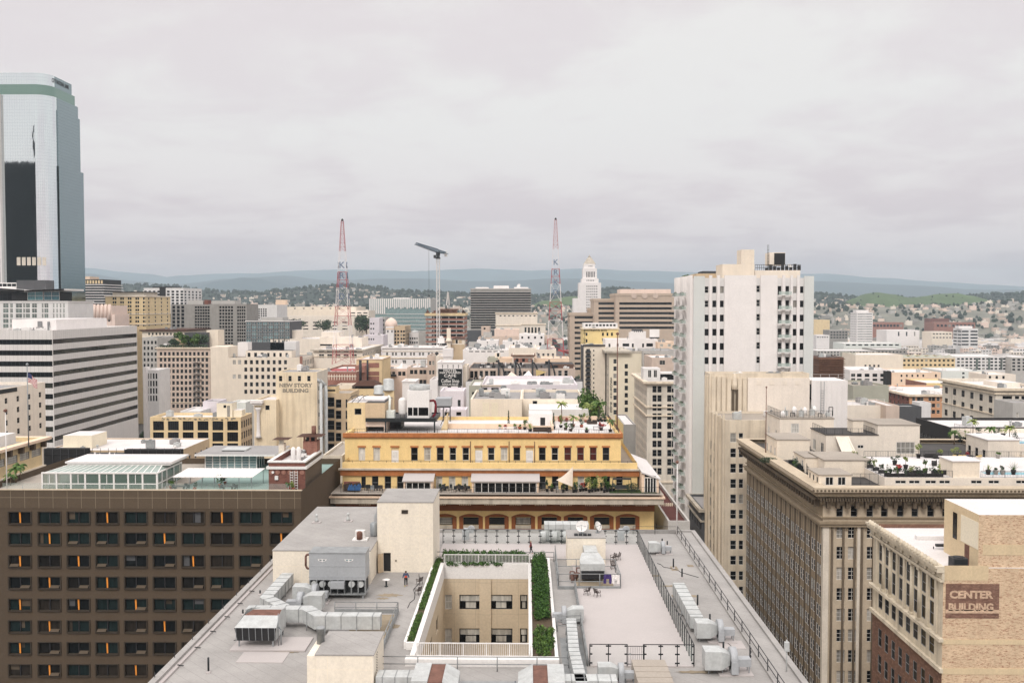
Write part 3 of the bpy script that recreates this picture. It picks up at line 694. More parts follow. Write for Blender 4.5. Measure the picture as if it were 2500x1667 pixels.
b=bld('pale parapet building at the foot of the right radio mast',1309,1358,853,436,40,'w_ivory','r_white',wins=[(1315,1350,4,866,866,1,5,6,'sash')]);BM=b
units(b,6,'the pale roof under the right radio mast',14)
b=bld('cream roof house with sloping stair and dark doors',1190,1220,873,400,12,'w_sage','r_white',wins=[(1196,1196,1,878,878,1,5,9,'dark'),(1213,1213,1,884,884,1,4,7,'dark')])
pent(b,1208,1220,861,402,8,'w_cream','r_white',name='stair_head',wins=[(1216,1216,1,866,866,1,5,8,'dark')])
bld('peach low wall block behind the roof terraces',1216,1252,874,398,10,'w_peach','r_white')
b=bld('small brick roof house with cream frame and three windows',1251,1304,866,385,12,'w_ivory','r_tan',cor=[(0,.7,.5,'w_brownpaint')])
c=MB();facade(c,(PX(1254,384.9),384.9,PZ(888,384.9)),0,PX(1300,384.9)-PX(1254,384.9),PZ(874,384.9)-PZ(888,384.9),[(.9,.8,2.,2.1),(3.4,.8,4.5,2.1),(5.8,.8,6.9,2.1)],.05);c.build('brick_panel','w_brick',b.o)
windows(b.o,(PX(1254,384.9),384.9,PZ(888,384.9)),0,[((.9,.8,2.,2.1),'dark'),((3.4,.8,4.5,2.1),'dark'),((5.8,.8,6.9,2.1),'dark')],.06)
bld('peach parapet building right of the brick roof house',1304,1390,874,392,14,'w_peach','r_white')
b=BTR=bld('beige terrace row with dark doors, iron arches and shade sails',1142,1404,899,345,36,'w_pink','r_dark',par=.5,wins=[(1152,1152,1,914,914,1,7,15,'wide'),(1162,1162,1,914,914,1,7,15,'wide'),(1175,1188,2,913,913,1,7,14,'sashdk'),(1200,1207,2,913,913,1,6,14,'sashdk'),(1238,1238,1,911,911,1,18,10,'pair'),(1269,1269,1,912,912,1,6,13,'sash'),(1281,1281,1,912,912,1,7,10,'dark'),(1324,1324,1,913,913,1,9,13,'wide'),(1367,1382,2,911,911,1,8,12,'sash')])
for px in(1217,1258,1300,1341):
 c=MB();x=PX(px,342);zt_=b.Z+1;pts=[(x+2.2*sin(t),343,zt_-12+7*(1-cos(t))*.5*2-.6)for t in[i*pi/8 for i in range(9)]]
 c.path(pts,.3,6);c.tube((x,343.5,zt_-12),(x,343.5,zt_+2.2),.35,n=6);c.beam((x-.2,341.5,zt_-6),(x+2.4,341.5,zt_-12),.5,.5)
 c.build('iron_arch','iron',b.o)
tb=MB();tb.box(b.X0,b.X1+2,333,344.96,0,PZ(929,337),0,'k',1);tb.build('terrace',['w_lightgrey','r_dark'],b.o);BTR.zt=PZ(929,337)
rl=MB();rl.box(b.X0,b.X1,345.1,345.16,b.Z+1.0,b.Z+1.1,0,'')
for i in range(40):x=b.X0+i*(b.X1-b.X0)/39;rl.box(x-.04,x+.04,345.1,345.16,b.Z,b.Z+1,0,'b')
rl.build('roof_railing','iron',b.o)
pent(b,1345,1401,889,352,14,'w_brownpaint','r_dark',name='bar_shelter');
b=bld('lavender long wall building with two dark doors high on its side',1174,1410,939,290,36,'w_lav','r_white',par=.9,wins=[(1303,1353,2,956,956,1,8.5,12,'black'),(1183,1183,1,952,952,1,12,9.6,'wide'),(1208.5,1208.5,1,952,952,1,16,9.6,'wide'),(1183,1183,1,967,967,1,12,5,'wide'),(1208.5,1208.5,1,967,967,1,16,5,'wide')])
BLV=b;c=MB()
for i in range(22):x=b.X0+.4+i*6.0/22;c.box(x,x+.14,289.8,290.1,PZ(944.5,290),PZ(941,290),0,'')
c.box(b.X0,b.X0+6.2,289.75,290.2,PZ(941,290),PZ(940,290),0,'');c.build('dentil_cornice','stone_trim',b.o)
units(b,6,'the white roof of the lavender long wall building',15)
bld('sage green rendered wall block left of the lavender building',1145,1174,941,286,22,'w_sage','r_white',wins=[(1158,1158,1,960,960,1,10,6,'plain')])
b=BLV2=bld('lavender plant house behind the big cooling tower',1074,1132,954,236,10,'w_lav','r_white',wins=[(1121,1121,1,984,984,1,6,14,'dark')])
b=bld('small lavender roof hut with two windows',1076,1138,1000,215,6,'w_lav','r_white',wins=[(1091,1120,2,1010,1010,1,11,8,'plain')])
b=BQ=bld('long plain white stucco wall with two faint blocked windows',1149,1274,974,222,24,'w_cream','r_grey',par=.5)
for px in(1186,1208):
 c=MB();c.box(PX(px-8,222),PX(px+8,222),221.9,222.2,PZ(1022,222),PZ(983,222),0,'');c.build('blocked_window','w_butter',b.o)
units(b,5,'the grey roof of the plain white stucco building',16)
b=BQ2=bld('white stucco block with one sash window and planted roof behind',1274,1427,974,226,26,'w_cream','r_grey',par=.7,wins=[(1306,1306,1,988,988,1,10,17,'sashdk')])
c=MB();c.box(PX(1292,214),PX(1440,214),214,225.9,0,PZ(999,214),0,'k');c.build('lower_wing','w_lightgrey',b.o);
units(b,4,'the roof of the white stucco block',17)
b=bld('low glass headquarters with vertical white fins',901,1052,729,1050,70,'w_grey','r_white',par=.8,wins=[(976.5,976.5,1,768,798,5,149,6,'band')]if 0 else())
gl=MB();gl.box(b.X0+.3,b.X1-.3,1049.6,1049.98,PZ(806,1050),b.Z-.4,0,'');gl.build('glazing','glass_pale',b.o)
for i in range(30):
 x=b.X0+(i+.5)*(b.X1-b.X0)/30;zb_=PZ(766 if i<8 else 754-(i%3)*2,1050);c=MB();c.box(x-.7,x+.7,1048.9,1049.58,zb_,b.Z,0,'');c.build('fin','paint_white',b.o)
for i in range(5):
 z=PZ(766+i*9,1050);c=MB();c.box(b.X0,b.X1,1049.3,1049.58,z-.5,z,0,'');c.build('floor_band','w_lightgrey',b.o)
pent(b,960,998,727,1060,20,'w_white','r_white')
b=bld('grey federal slab with close horizontal floor lines and roof dishes',1149,1296,704,950,50,'w_concrete','r_white',par=.8,wins=[(1222.5,1222.5,1,716,800,15,146,2.8,'band')],cor=[(0,1.2,.3,'w_grey')])
for k in range(15):
 c=MB();z=PZ(712.8+k*6.,950);c.ring(b.X0,b.X1,b.Y0,b.Y1,.6,z-.2,z+.2);c.build('floor_slab','w_grey',b.o)
for xa,xb,yt in((1161,1192,701),(1205,1242,697.5),(1255,1290,701)):pent(b,xa,xb,yt,962,16,'w_white','r_white')
BF=b
b=bld('dark low podium at the foot of the grey federal slab',1140,1210,808,800,20,'w_slate','r_dark')
def court(label,x0,x1,yt,Y,dep,wins,**k):return bld(label,x0,x1,yt,Y,dep,'w_court','r_tan',wins=wins,cor=[(0,2.4,.5,'w_court')],**k)
b=court('brown stone courthouse main block with stepped ribbon windows',1503,1660,716,900,60,[(1576,1576,1,741,800,6,112,5.2,'band'),(1645,1645,1,765,800,4,24,5.2,'band')],rev=.8)
for px in(1548,1574,1600):
 c=MB();c.lathe((PX(px,900),899.3,PZ(722,900)),[(2.6,0),(2.6,.9)],18,axis='y');c.build('half_round_dormer','w_pink',b.o)
pent(b,1514,1638,706,905,30,'w_rose','r_tan')
court('brown stone courthouse middle block, second step',1450,1506,729,915,50,[(1484,1484,1,741,800,6,40,5.2,'band')],rev=.8)
court('brown stone courthouse lowest block beside the street',1391,1452,764,930,50,[(1428,1428,1,775,900,11,44,5.,'band')],rev=.8,side=[(3,8.,775,860,8,5,'band')])
court('small brown court annex between city hall and the courthouse',1436,1456,752,960,20,[])
b=bld('white stepped city hall tower with pyramid roof',1414,1467.5,690,1150,32,'w_white','r_white',wins=[(1433,1457,6,699,758,10,1.9,2.8,'dark')],par=0)
def tier(x0,x1,yt,ya,inset,wall='w_white',wins=(),nm='tier'):
 X0,X1=PX(x0,1150),PX(x1,1150);z0,z1=PZ(ya,1150),PZ(yt,1150);mb=MB()
 its=[]
 for g in wins:its+=[((r[0],r[1]-z0,r[2],r[3]-z0),s)for r,s in grid(*g[:8],g[8],X0,1150+inset)]
 facade(mb,(X0,1150+inset,z0),0,X1-X0,z1-z0,[r for r,s in its],.4);windows(b.o,(X0,1150+inset,z0),0,its,.4)
 mb.box(X0,X1,1150+inset,1182-inset,z0,z1,0,'bf');mb.build(nm,wall,b.o)
tier(1420.6,1461.6,680,690,3,wins=[(1433,1449,5,685,685,1,1.8,2.6,'dark')])
tier(1423.6,1458,655,680,5,wins=[(1432.5,1451,6,670,670,1,1.7,12,'dark')])
tier(1425.5,1453.5,644,655,7,wins=[(1438,1445,3,650,650,1,1.8,2,'dark')])
c=MB();n4=4;z0=PZ(644,1150);cxh,cyh=PX(1440.7,1150),1166
for j,(r0,r1,h0,h1)in enumerate(((7.2,5.9,0,2.2),(5.9,4.6,2.2,4.4),(4.6,3.2,4.4,6.6),(3.2,1.5,6.6,8.6))):
 for k in range(4):
  a0,a1=pi/4+k*pi/2,pi/4+(k+1)*pi/2;q2=2**.5
  c.q((cxh+r0*q2*cos(a0),cyh+r0*q2*sin(a0),z0+h0),(cxh+r0*q2*cos(a1),cyh+r0*q2*sin(a1),z0+h0),(cxh+r1*q2*cos(a1),cyh+r1*q2*sin(a1),z0+h1),(cxh+r1*q2*cos(a0),cyh+r1*q2*sin(a0),z0+h1))
c.lathe((cxh,cyh,z0+8.6),[(1.6,0),(1.5,1.2),(.5,1.5),(.15,3.4)],8);c.build('pyramid_roof','stone_grey',b.o)
bld('low white wing on the left of the stepped city hall',1400,1414,728,1152,30,'w_white','r_white')
b=bld('pale yellow painted building lettered along its roof edge',1423,1510,801,610,26,'w_pale_yellow','r_white',wins=[(1432,1432,1,816,832,2,4,7,'sashdk'),(1472,1494,3,816,816,1,4,7,'dark'),(1472,1472,1,829,829,1,4,6,'dark')],cor=[(0,.7,.6,'stone_trim')])
text('CONTINENTAL BLDG',1.5,(PX(1454,609),609.5,PZ(806.5,610)),0,'signblack',b.o,bold=.02)
text('\n'.join('CONTINENTAL'),1.5,(PX(1427,609),609.5,PZ(827,610)),0,'signblack',b.o,bold=.02)
pent(b,1424,1508,789,616,14,'w_lightgrey','r_white',wins=[(1432,1500,9,794,794,1,5,4,'dark')])
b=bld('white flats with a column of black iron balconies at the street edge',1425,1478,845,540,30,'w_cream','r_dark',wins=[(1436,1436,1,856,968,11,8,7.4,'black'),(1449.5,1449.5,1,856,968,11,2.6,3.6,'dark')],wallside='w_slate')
for k in range(11):
 z=PZ(860+k*11.2,540);c=MB();x=PX(1436,540);c.box(x-1.5,x+1.5,538.7,539.95,z-.2,z,0,'');c.box(x-1.5,x+1.5,538.7,538.8,z,z+1.,0,'b');c.build('balcony','iron',b.o)
c=MB();c.box(PX(1424,540)-.3,PX(1478,540),539.4,540,b.Z,b.Z+.9,0,'b');c.build('roof_railing','iron',b.o)
b=bld('white roof house row with central stair tower',1478,1606,828,570,20,'w_white','r_white',wins=[(1488,1508,2,843,843,1,4,7,'dark'),(1528,1528,1,842,842,1,14,6,'dark'),(1545,1570,2,843,843,1,4,8,'dark'),(1586,1586,1,842,842,1,14,7,'dark')])
pent(b,1539,1577,812,571,10,'w_white','r_white',wins=[(1549,1569,5,809.5,809.5,1,2,2,'dark')],name='stair_tower',zb=b.zr+.5);pent(b,1544,1569,804,573,5,'w_slate','r_dark',name='lantern',zb=PZ(812,571))
c=MB();xa,za=P(1586,823,585);xb,zb_=P(1610,804,585);c.box(xa,xb,585,585.4,za,zb_,0,'');c.box(xa,xb,585.1,585.3,za-.8,za,1,'')
for x in(xa+1,xb-1):c.tube((x,586,b.zr),(x,585.6,zb_-.5),.15,n=6,m=1)
tag(c.build('billboard',['paint_white','iron'],at=(xa,585,za)),'blank white billboard on the roof of the white roof house row','billboard')
bld('small peach house with two bright windows right of the white row',1606,1651,835,560,20,'w_peach','r_white',wins=[(1615,1634,2,843,843,1,7,6,'curt')])
b=bld('cream bank tower lettered down its corner with deep grey cornice',45,PX(1570,523),856,523,96,'w_butter','r_grey',world=True,wins=[(1501.5,1501.5,1,882,1006,8,7,9.6,'sash'),(1529,1529,1,894,1000,7,7,9.6,'sashdk')],wallside='w_stone',side=[(22,2.,900,1000,6,11,'sashdk')],cor=[(0,1.1,.2,'stone_grey')])
c=MB();c.box(b.X0-2.6,b.X0+12,520.4,619,b.Z-.9,b.Z+.2,0,'');c.build('cornice','stone_grey',b.o)
text('\n'.join('SECURITY BLDG.'),1.75,(PX(1493,522),522.7,PZ(967,523)),0,'signblack',b.o,bold=.03)
units(b,10,'the grey roof of the cream bank tower',18)
bld('grey brick block with black framed windows behind the cream bank tower',1570,1652,856,516,30,'w_grey','r_grey',wins=[(1580,1580,1,869,887,2,14,9,'pair'),(1596,1596,1,869,887,2,10,9,'pair')])
b=bld('beige roof block with a small paired window left of the white tower',1591,1652,873,470,30,'w_pink','r_white',wins=[(1617,1617,1,885,885,1,12,9,'pair')])
b=bld('ornate beige office tower with heavy cornice and paired windows',45,PX(1662,358),929,358,42,'w_stone','r_tan',world=True,wins=[(1598,1598,1,950,1150,10,9,14,'sashdk'),(1610,1610,1,950,1150,10,9,14,'sashdk'),(1634,1634,1,950,1150,10,9,14,'sashdk'),(1645,1645,1,950,1150,10,9,14,'sashdk')],side=[(11,1.5,962,1140,9,14,'plain')],cor=[(0,.8,1.5,'stone_trim'),(.8,.5,.8,'stone_trim'),(9.4,.5,.5,'stone_trim'),(12.6,.5,.5,'stone_trim'),(37.5,.6,.5,'stone_trim')],par=.9)
pent(b,1571,1612,899,364,8,'w_lightgrey','r_white',wins=[(1586,1600,2,912,912,1,7,16,'slider')]);pent(b,1613,1660,910,365,8,'w_lightgrey','r_white',wins=[(1630,1630,1,920,920,1,34,12,'wide')])
b=bld('small concrete house with yellow and orange mural side',1522,1552,1036,232,22,'w_concrete','r_white',wallside='w_pale_yellow',par=.3)
bld('pale grey alley building with dark red roof behind the far corner of the near roof',23.9,27.6,0,161,40,'w_grey','r_red',world=True,zt=43.6,side=[(7,1.1,1265,1330,2,14,'dark')])
b=bld('dark corniced storefront beside the white tower',44,62,0,239.5,18.5,'w_slate','r_grey',world=True,zt=29,cor=[(0,.8,.9,'stone_grey'),(3,.4,.4,'stone_grey')],side=[(5,2.2,1240,1330,3,24,'black')])
b=bld('cream classical loft building with arched top windows at the right edge',2431,2560,947,330,42,'w_stone','r_white',wins=[(2459,2459,1,975,1035,3,20,15,'wide'),(2483,2483,1,975,1035,3,9,15,'sashdk'),(2505,2505,1,975,1035,3,20,15,'wide')],side=[(6,2.6,975,1035,3,17,'sashdk')],cor=[(0,.9,1.2,'stone_trim'),(1.6,.6,.6,'stone_trim'),(9,.4,.3,'stone_trim')],par=1.)
pent(b,2440,2490,934,345,12,'w_ivory','r_white')
bld('grey slab house in front of the cream classical lofts',2473,2540,983,300,12,'w_grey','r_grey',wins=[(2484,2484,1,1013,1013,1,6,12,'curt')])
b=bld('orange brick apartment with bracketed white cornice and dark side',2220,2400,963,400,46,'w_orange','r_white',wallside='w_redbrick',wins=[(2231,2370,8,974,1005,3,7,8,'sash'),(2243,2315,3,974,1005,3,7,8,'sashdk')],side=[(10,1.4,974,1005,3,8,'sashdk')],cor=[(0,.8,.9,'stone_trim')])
units(b,9,'the roof of the orange brick apartment',19)
bld('sunny yellow roof house with brick end behind the orange apartment',2262,2380,935,470,26,'w_pale_yellow','r_white',wins=[(2303,2316,2,941,941,1,4,4,'dark')],wallside='w_brick')
bld('peach stucco block with round arched windows',2177,2297,909,560,36,'w_peach','r_white',wins=[(2201,2201,1,917,929,2,3.6,5,'dark'),(2214,2254,4,917,917,1,3.6,5,'dark'),(2285,2285,1,917,917,1,4,6,'dark')],wallside='w_brick')
bld('pale mint warehouse right of the peach block',2300,2400,905,590,30,'w_mint','r_white',wins=[(2352,2352,1,911,921,2,5,4,'dark')])
bld('white modern studio building with big dark windows',2075,2173,903,520,30,'w_white','r_white',wins=[(2083,2083,1,916,927,2,9,7,'slider'),(2098,2155,4,916,916,1,10,7,'wide'),(2098,2155,4,927,927,1,10,5,'wide')])
bld('white blind end wall with black sign strip right of the studio building',2165,2176,906,515,6,'w_dark','r_dark')
b=bld('white arched window house below the mint warehouse',2408,2480,914,500,20,'w_ivory','r_white',wins=[(2417,2450,3,921,921,1,5,6,'dark')])
bld('olive grey office box with flat roof near the white railings',2083,2170,941,330,24,'w_sage','r_tan')
bld('cream theatre back wall with a dotted row of windows',2089,2205,866,700,30,'w_cream','r_white',wins=[(2113,2145,4,893,893,1,4,5,'dark')])
bld('yellow green walk-up with white bays left of the cream theatre',2073,2090,862,720,20,'w_sage','r_white',wins=[(2076,2086,2,868,888,3,4,4,'dark')])
b=bld('cream garden apartments with green pitched caps',2200,2332,873,760,40,'w_ochre','r_lawn',wins=[(2208,2326,12,880,902,3,5,4,'dark')],cor=[(0,.5,.5,'w_cream')])
for i in range(6):
 c=MB();x=b.X0+(i+.5)*(b.X1-b.X0)/6;z=b.Z
 c.poly([(x-3,759.6,z),(x+3,759.6,z),(x,763,z+2.4)]);c.poly([(x-3,759.6,z),(x,763,z+2.4),(x-3,768,z)]);c.poly([(x+3,759.6,z),(x+3,768,z),(x,763,z+2.4)]);c.build('gable_cap','w_sage',b.o)
bld('grey green modern apartments with glazed stair columns',2332,2470,870,800,40,'w_lightgrey','r_white',wins=[(2340,2462,13,876,900,4,5.6,3.8,'dark'),(2385,2445,3,888,888,1,5,26,'teal')])
bld('dark glazed apartment end block at the right edge',2470,2540,872,790,40,'w_grey','r_white',wins=[(2475,2500,3,878,902,4,6,4,'wide')])
bld('long grey apartment row with coloured balconies behind the rusty frame',1994,2139,856,950,40,'w_grey','r_white',wins=[(1999,2132,18,860,872,3,4,2.8,'dark')])
bld('grey apartment row with cream corner bays',2139,2215,853,960,40,'w_concrete','r_white',wins=[(2146,2208,8,859,868,2,3,3,'dark')])
b=bld('white slab office block standing alone in the far flats',2092,2131,763,1500,30,'w_white','r_white',wins=[(2099.5,2099.5,1,767,834,12,10,2.2,'ribbon2'),(2110,2110,1,767,834,12,7.5,2.2,'ribbon2'),(2122,2122,1,767,834,12,12,2.2,'ribbon2')],side=[(4,5.6,767,834,12,2.2,'ribbon2')])
pent(b,2090,2121,757,1506,14,'w_white','r_white')
b=bld('pale blue and white office block with arched window rows in the far flats',2348,2388,802,1500,30,'w_lightgrey','r_white',wins=[(2356,2356,1,809,841,5,15,3.4,'band'),(2378,2378,1,809,841,5,15,3.4,'band')],side=[(2,12,809,841,5,3.4,'band')])
pent(b,2340,2374,796,1506,12,'w_white','r_white')
bld('long low red brick cold store left half',2131,2206,787,2000,50,'w_brick','r_tan',wins=[(2135,2200,9,795,795,1,5,5,'plain')])
bld('long low red brick cold store right half with a raised box',2281,2381,787,1980,50,'w_brick','r_tan',wins=[(2290,2375,10,795,795,1,5,5,'plain')])
bld('red brick box rising above the long cold store',2271,2318,778,2040,30,'w_redbrick','r_tan')
bld('white museum halls with three dark tall slots',2165,2245,806,1700,50,'w_white','r_white',wins=[(2194,2233,3,815,815,1,3,9,'dark')])
bld('cream hospital block on the far hillside',2342,2404,748,3200,60,'w_cream','r_white',wins=[(2346,2400,9,753,760,2,4,2,'plain')])
bld('cream depot with clipped corner right of the white tower',1988,2026,781,1700,40,'w_ochre','r_white')
bld('white villa block with small windows by the dark tree line',1993,2025,818,1350,26,'w_white','r_white',wins=[(1997,2020,5,823,823,1,3,2.4,'dark')])
bld('grey lofts with stair bays below the far white slab',2025,2070,806,1400,30,'w_concrete','r_white',wins=[(2030,2066,6,811,824,3,4,3,'dark')])
bld('pale storage hall with long sage side below the far white slab',2060,2200,838,1150,40,'w_mint','r_white',wins=[(2070,2190,9,842,842,1,8,3,'band')])
bld('cream depot with a row of windows right of the museum halls',2275,2325,810,1650,40,'w_cream','r_white',wins=[(2280,2320,6,815,824,2,4,2.4,'plain')])
b=bld('rust brown building wrapped in ragged horizontal boards',2000,2060,872,480,18,'w_brownpaint','r_dark',par=.3)
for k in range(9):
 c=MB();z=PZ(876+k*5.4,480);c.box(b.X0-.6+(k%3)*.2,b.X1+.5-(k%2)*.3,479.2-(k%2)*.2,498.6,z-.22,z+.1,0,'');c.build('ragged_board','rustwood',b.o)
def rounded(x0,x1,y0,y1,r,n=8):
 p=[(x0,y0),(x1-r,y0)]
 p+=[(x1-r+r*sin(t),y0+r-r*cos(t))for t in[i*pi/2/n for i in range(1,n)]]
 return p+[(x1,y0+r),(x1,y1),(x0,y1)]
t=BT_=thing('glass_tower','tall mirrored glass office tower with rounded corner and green band','tower',(-300,590,0))
zt=lambda py:PZ(py,574,100)
XR=-287.
for nm,x1,y1,za,zb,mt,mtop in(('shaft',XR+1.,611,0,zt(231),'mirror','r_grey'),('green_band',XR+.5,608,zt(231),zt(206),'mirror_green','r_grey'),('crown',XR,605,zt(206),zt(178),'mirror','r_grey')):
 mb=MB();pts=rounded(-335,x1,574,y1,9)
 nside=len(pts)-3
 n=len(pts)
 for i in range(n):
  a,b=pts[i],pts[(i+1)%n]
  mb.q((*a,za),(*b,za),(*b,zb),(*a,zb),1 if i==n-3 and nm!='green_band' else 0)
 mb.poly([(*p,zb)for p in pts],2)
 mb.build(nm,[mt,'mirror_side',mtop],t)
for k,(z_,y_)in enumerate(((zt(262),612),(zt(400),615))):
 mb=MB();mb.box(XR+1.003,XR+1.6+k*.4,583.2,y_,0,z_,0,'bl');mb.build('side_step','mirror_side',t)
mb=MB();mb.box(-335,PX(3,572),571,573.95,0,zt(231),0,'k');mb.box(PX(3,572),PX(8,572),571.4,573.95,0,zt(231),1,'kl');mb.build('corner_bay',['darkglass','paint_white'],t)
text('CITY NATIONAL BANK',3.6,(XR+.05,591,zt(190)),pi/2,'frame_dark',t,bold=.03,sx=.55)
mb=MB()
for i in range(6):
 x=PX(48+i*12.5,574);mb.box(x-1.1,x+1.1,573.9,574.1,zt(648),zt(628),0,'')
mb.build('vent_panel','w_stone',t)
b=bld('dark glass skyscraper left of the view, seen only mirrored in the bank tower',-150-305,-150-272,0,292,34,'darkglass','r_dark',world=True,zt=203)
pent(b,0,1,0,300,4,'darkglass','r_dark')if 0 else None
mb=MB();mb.box(-426,-422.2,300,320,203,235,0,'b');mb.build('mast_box','darkglass',b.o)
HY=141.0
X0,X1=PX(-60,HY,1400),PX(735,HY,1197);HZ=PZ(1197,HY,400)
t=TH=thing('hotel','brown hotel with deep framed windows and orange curtains in some','hotel',((X0+X1)/2,156,0))
cols=[49,121,192,262,332,402,472,542,612,687]
rows=[1263,1314,1369,1421.5,1475,1528,1581,1635,1688]
hx=MB();items=[];k_=0
rnd=random.Random(3)
CURTAINED={(0,0),(3,0),(7,0),(1,1),(5,1),(9,1),(0,2),(2,2),(6,2),(1,3),(3,3),(0,4),(2,4),(4,4),(1,5),(5,5),(0,6),(3,6),(1,7),(4,7)}  # windows that show an orange curtain edge
for j,py in enumerate(rows):
 for i,px in enumerate(cols):
  if i==9 and j>3 or(i+j>15):continue
  x,z=P(px,py,HY);items.append((i,j,(x-1.62-X0,z-.86,x+1.62-X0,z+.84)))
facade(hx,(X0,HY,0),0,X1-X0,HZ-2.7,[r for _,_,r in items],.42,0,2)
facade(hx,(X0,HY-.06,HZ-2.7),0,X1-X0,2.7,[],0,1)
hx.q((X0,HY-.06,HZ-2.7),(X1,HY-.06,HZ-2.7),(X1,HY,HZ-2.7),(X0,HY,HZ-2.7),0)
hx.q((X1,HY-.06,0),(X1,HY+30,0),(X1,HY+30,HZ),(X1,HY-.06,HZ),0)
hx.q((X1,HY+30,0),(X0,HY+30,0),(X0,HY+30,HZ),(X1,HY+30,HZ),0);hx.q((X0,HY+30,0),(X0,HY,0),(X0,HY,HZ),(X0,HY+30,HZ),0)
hx.q((X0,HY-.06,HZ),(X1,HY-.06,HZ),(X1,HY+.35,HZ),(X0,HY+.35,HZ),1);hx.q((X1,HY+.35,HZ),(X0,HY+.35,HZ),(X0,HY+.35,HZ-1),(X1,HY+.35,HZ-1),1)
hx.build('wall',['w_hotel','w_hotelpanel','w_hoteldark'],t)
dk=MB();dk.q((X0,HY+.35,HZ-1),(PX(400,HY),HY+.35,HZ-1),(PX(400,HY),HY+30,HZ-1),(X0,HY+30,HZ-1),0);dk.q((PX(400,HY),HY+.35,HZ-1),(X1,HY+.35,HZ-1),(X1,HY+30,HZ-1),(PX(400,HY),HY+30,HZ-1),1)
dk.build('roof_deck',['r_tan','r_teal'],t);HD=HZ-1
cap=MB();cap.box(X0,X1+.1,HY-.12,HY+.42,HZ+.003,HZ+.12,0,'');cap.build('parapet_cap','w_pelight',t)
for i,j,r in items:
 p=(X0,HY,0);a,b_,c_,d=r
 fr=MB()
 for(u0,u1,v0,v1)in((a-.17,a,b_-.2,d+.1),(c_,c_+.17,b_-.2,d+.1)):fr.box(X0+u0,X0+u1,HY-.14,HY-.005,v0,v1,0,'')
 fr.box(X0+a,X0+c_,HY-.14,HY-.005,d,d+.1,0,'');fr.box(X0+a,X0+c_,HY-.2,HY-.005,b_-.2,b_,0,'')
 m_=(a+c_)/2;fr.box(X0+m_-.07,X0+m_+.07,HY+.1,HY+.4,b_,d,1,'')
 wn=fr.build('window',['w_hoteldark','frame_dark'],t)
 pn=MB();pn.box(X0+a+.01,X0+m_-.07,HY+.3,HY+.33,b_+.01,d-.01,0,'krltb');pn.box(X0+m_+.07,X0+c_-.01,HY+.3,HY+.33,b_+.01,d-.01,0,'krltb')
 pn.build('pane','glass_hotel',wn)
 if rnd.random()<.55 and j>0:
  q_=MB();s_=(X0+m_+.1,X0+c_-.15)if rnd.random()<.6 else(X0+a+.1,X0+m_-.15)
  q_.q((s_[0],HY-.32,b_+.12),(s_[1],HY-.32,b_+.12),(s_[1],HY+.22,b_+.42),(s_[0],HY+.22,b_+.42));q_.build('open_vent','frame_bronze',wn)
 elif rnd.random()<.5:
  q_=MB();u0=X0+(a+.05 if rnd.random()<.5 else m_+.1);u1=u0+rnd.choice((.5,.9,1.35));zl=b_+.05+rnd.choice((0,0,.5,.8));q_.q((u0,HY+.29,zl),(u1,HY+.29,zl),(u1,HY+.29,d-.03),(u0,HY+.29,d-.03));q_.build('blind',('w_slate','frame_bronze','w_hoteldark','w_hotel')[rnd.randrange(4)],wn)
 if(i,j)in CURTAINED:
  q_=MB();q_.q((X0+m_-.1,HY+.06,b_+.06),(X0+m_+.1,HY+.06,b_+.06),(X0+m_+.06,HY+.085,d),(X0+m_-.2,HY+.085,d));q_.q((X0+m_-.2,HY+.085,d),(X0+m_-.14,HY+.06,b_+.06),(X0+m_-.14,HY+.2,b_+.06),(X0+m_-.2,HY+.2,d));o=q_.build('curtain','curtain_orange',wn);o['label']='orange curtain edge'
bl=thing('glass_balustrade','frameless glass balustrade along the brown hotel roof edge','railing',(-50,HY+.6,HD))
for i in range(14):
 xa=X0+4+i*(X1-X0-6)/14;xb=xa+(X1-X0-6)/14-.06
 mb=MB();mb.box(xa,xb,HY+.62,HY+.65,HD,HD+1.95,0,'b');mb.build('glass_panel','clearglass',bl)
 mb=MB();mb.tube((xb+.03,HY+.6,HD),(xb+.03,HY+.6,HD+1.6),.035,n=6);mb.build('post','steel',bl)
def bars(mb,lst,w_=.14,m=0):
 for p,q in lst:mb.beam(p,q,w_,w_,m)
cxa,cxb=PX(95,146),PX(377,146);cz,ce,cr=HD,54.0,54.75
t=thing('conservatory','white framed glass conservatory with sloping glazed roof on the hotel terrace','conservatory',((cxa+cxb)/2,150,HD))
fr=MB();n=16
for i in range(n+1):
 x=cxa+(cxb-cxa)*i/n
 if i%2==0:fr.box(x-.13,x+.13,146,146.22,cz,ce,0,'')
 elif i%4==1:fr.box(x-.05,x+.05,146.05,146.15,cz+1,ce-.1,0,'')
 xt=PX(165,150)+(PX(392,150)-PX(165,150))*i/n
 fr.beam((x,146.1,ce+.02),(xt,149.9,cr),.13,.13)
fr.box(cxa-.1,cxb+.1,145.95,146.25,ce,ce+.22,0,'');fr.box(cxa,cxb,146.02,146.18,cz+.95,cz+1.1,0,'')
for y in(148,150,153,156.5):fr.box(cxb-.1,cxb+.1,y-.1,y+.1,cz,ce,0,'');fr.box(cxa-.1,cxa+.1,y-.1,y+.1,cz,ce,0,'')
fr.box(cxb-.1,cxb+.1,146.3,156.6,ce,ce+.2,0,'');fr.box(cxb-.08,cxb+.08,146.3,156.6,cz+.95,cz+1.1,0,'')
fr.build('frame','paint_white',t)
gl=MB();gl.q((cxa,146.1,cz),(cxb,146.1,cz),(cxb,146.1,ce),(cxa,146.1,ce));gl.q((cxb,146.1,cz),(cxb,156.5,cz),(cxb,156.5,ce),(cxb,146.1,ce));gl.build('wall_glass','consglass',t)
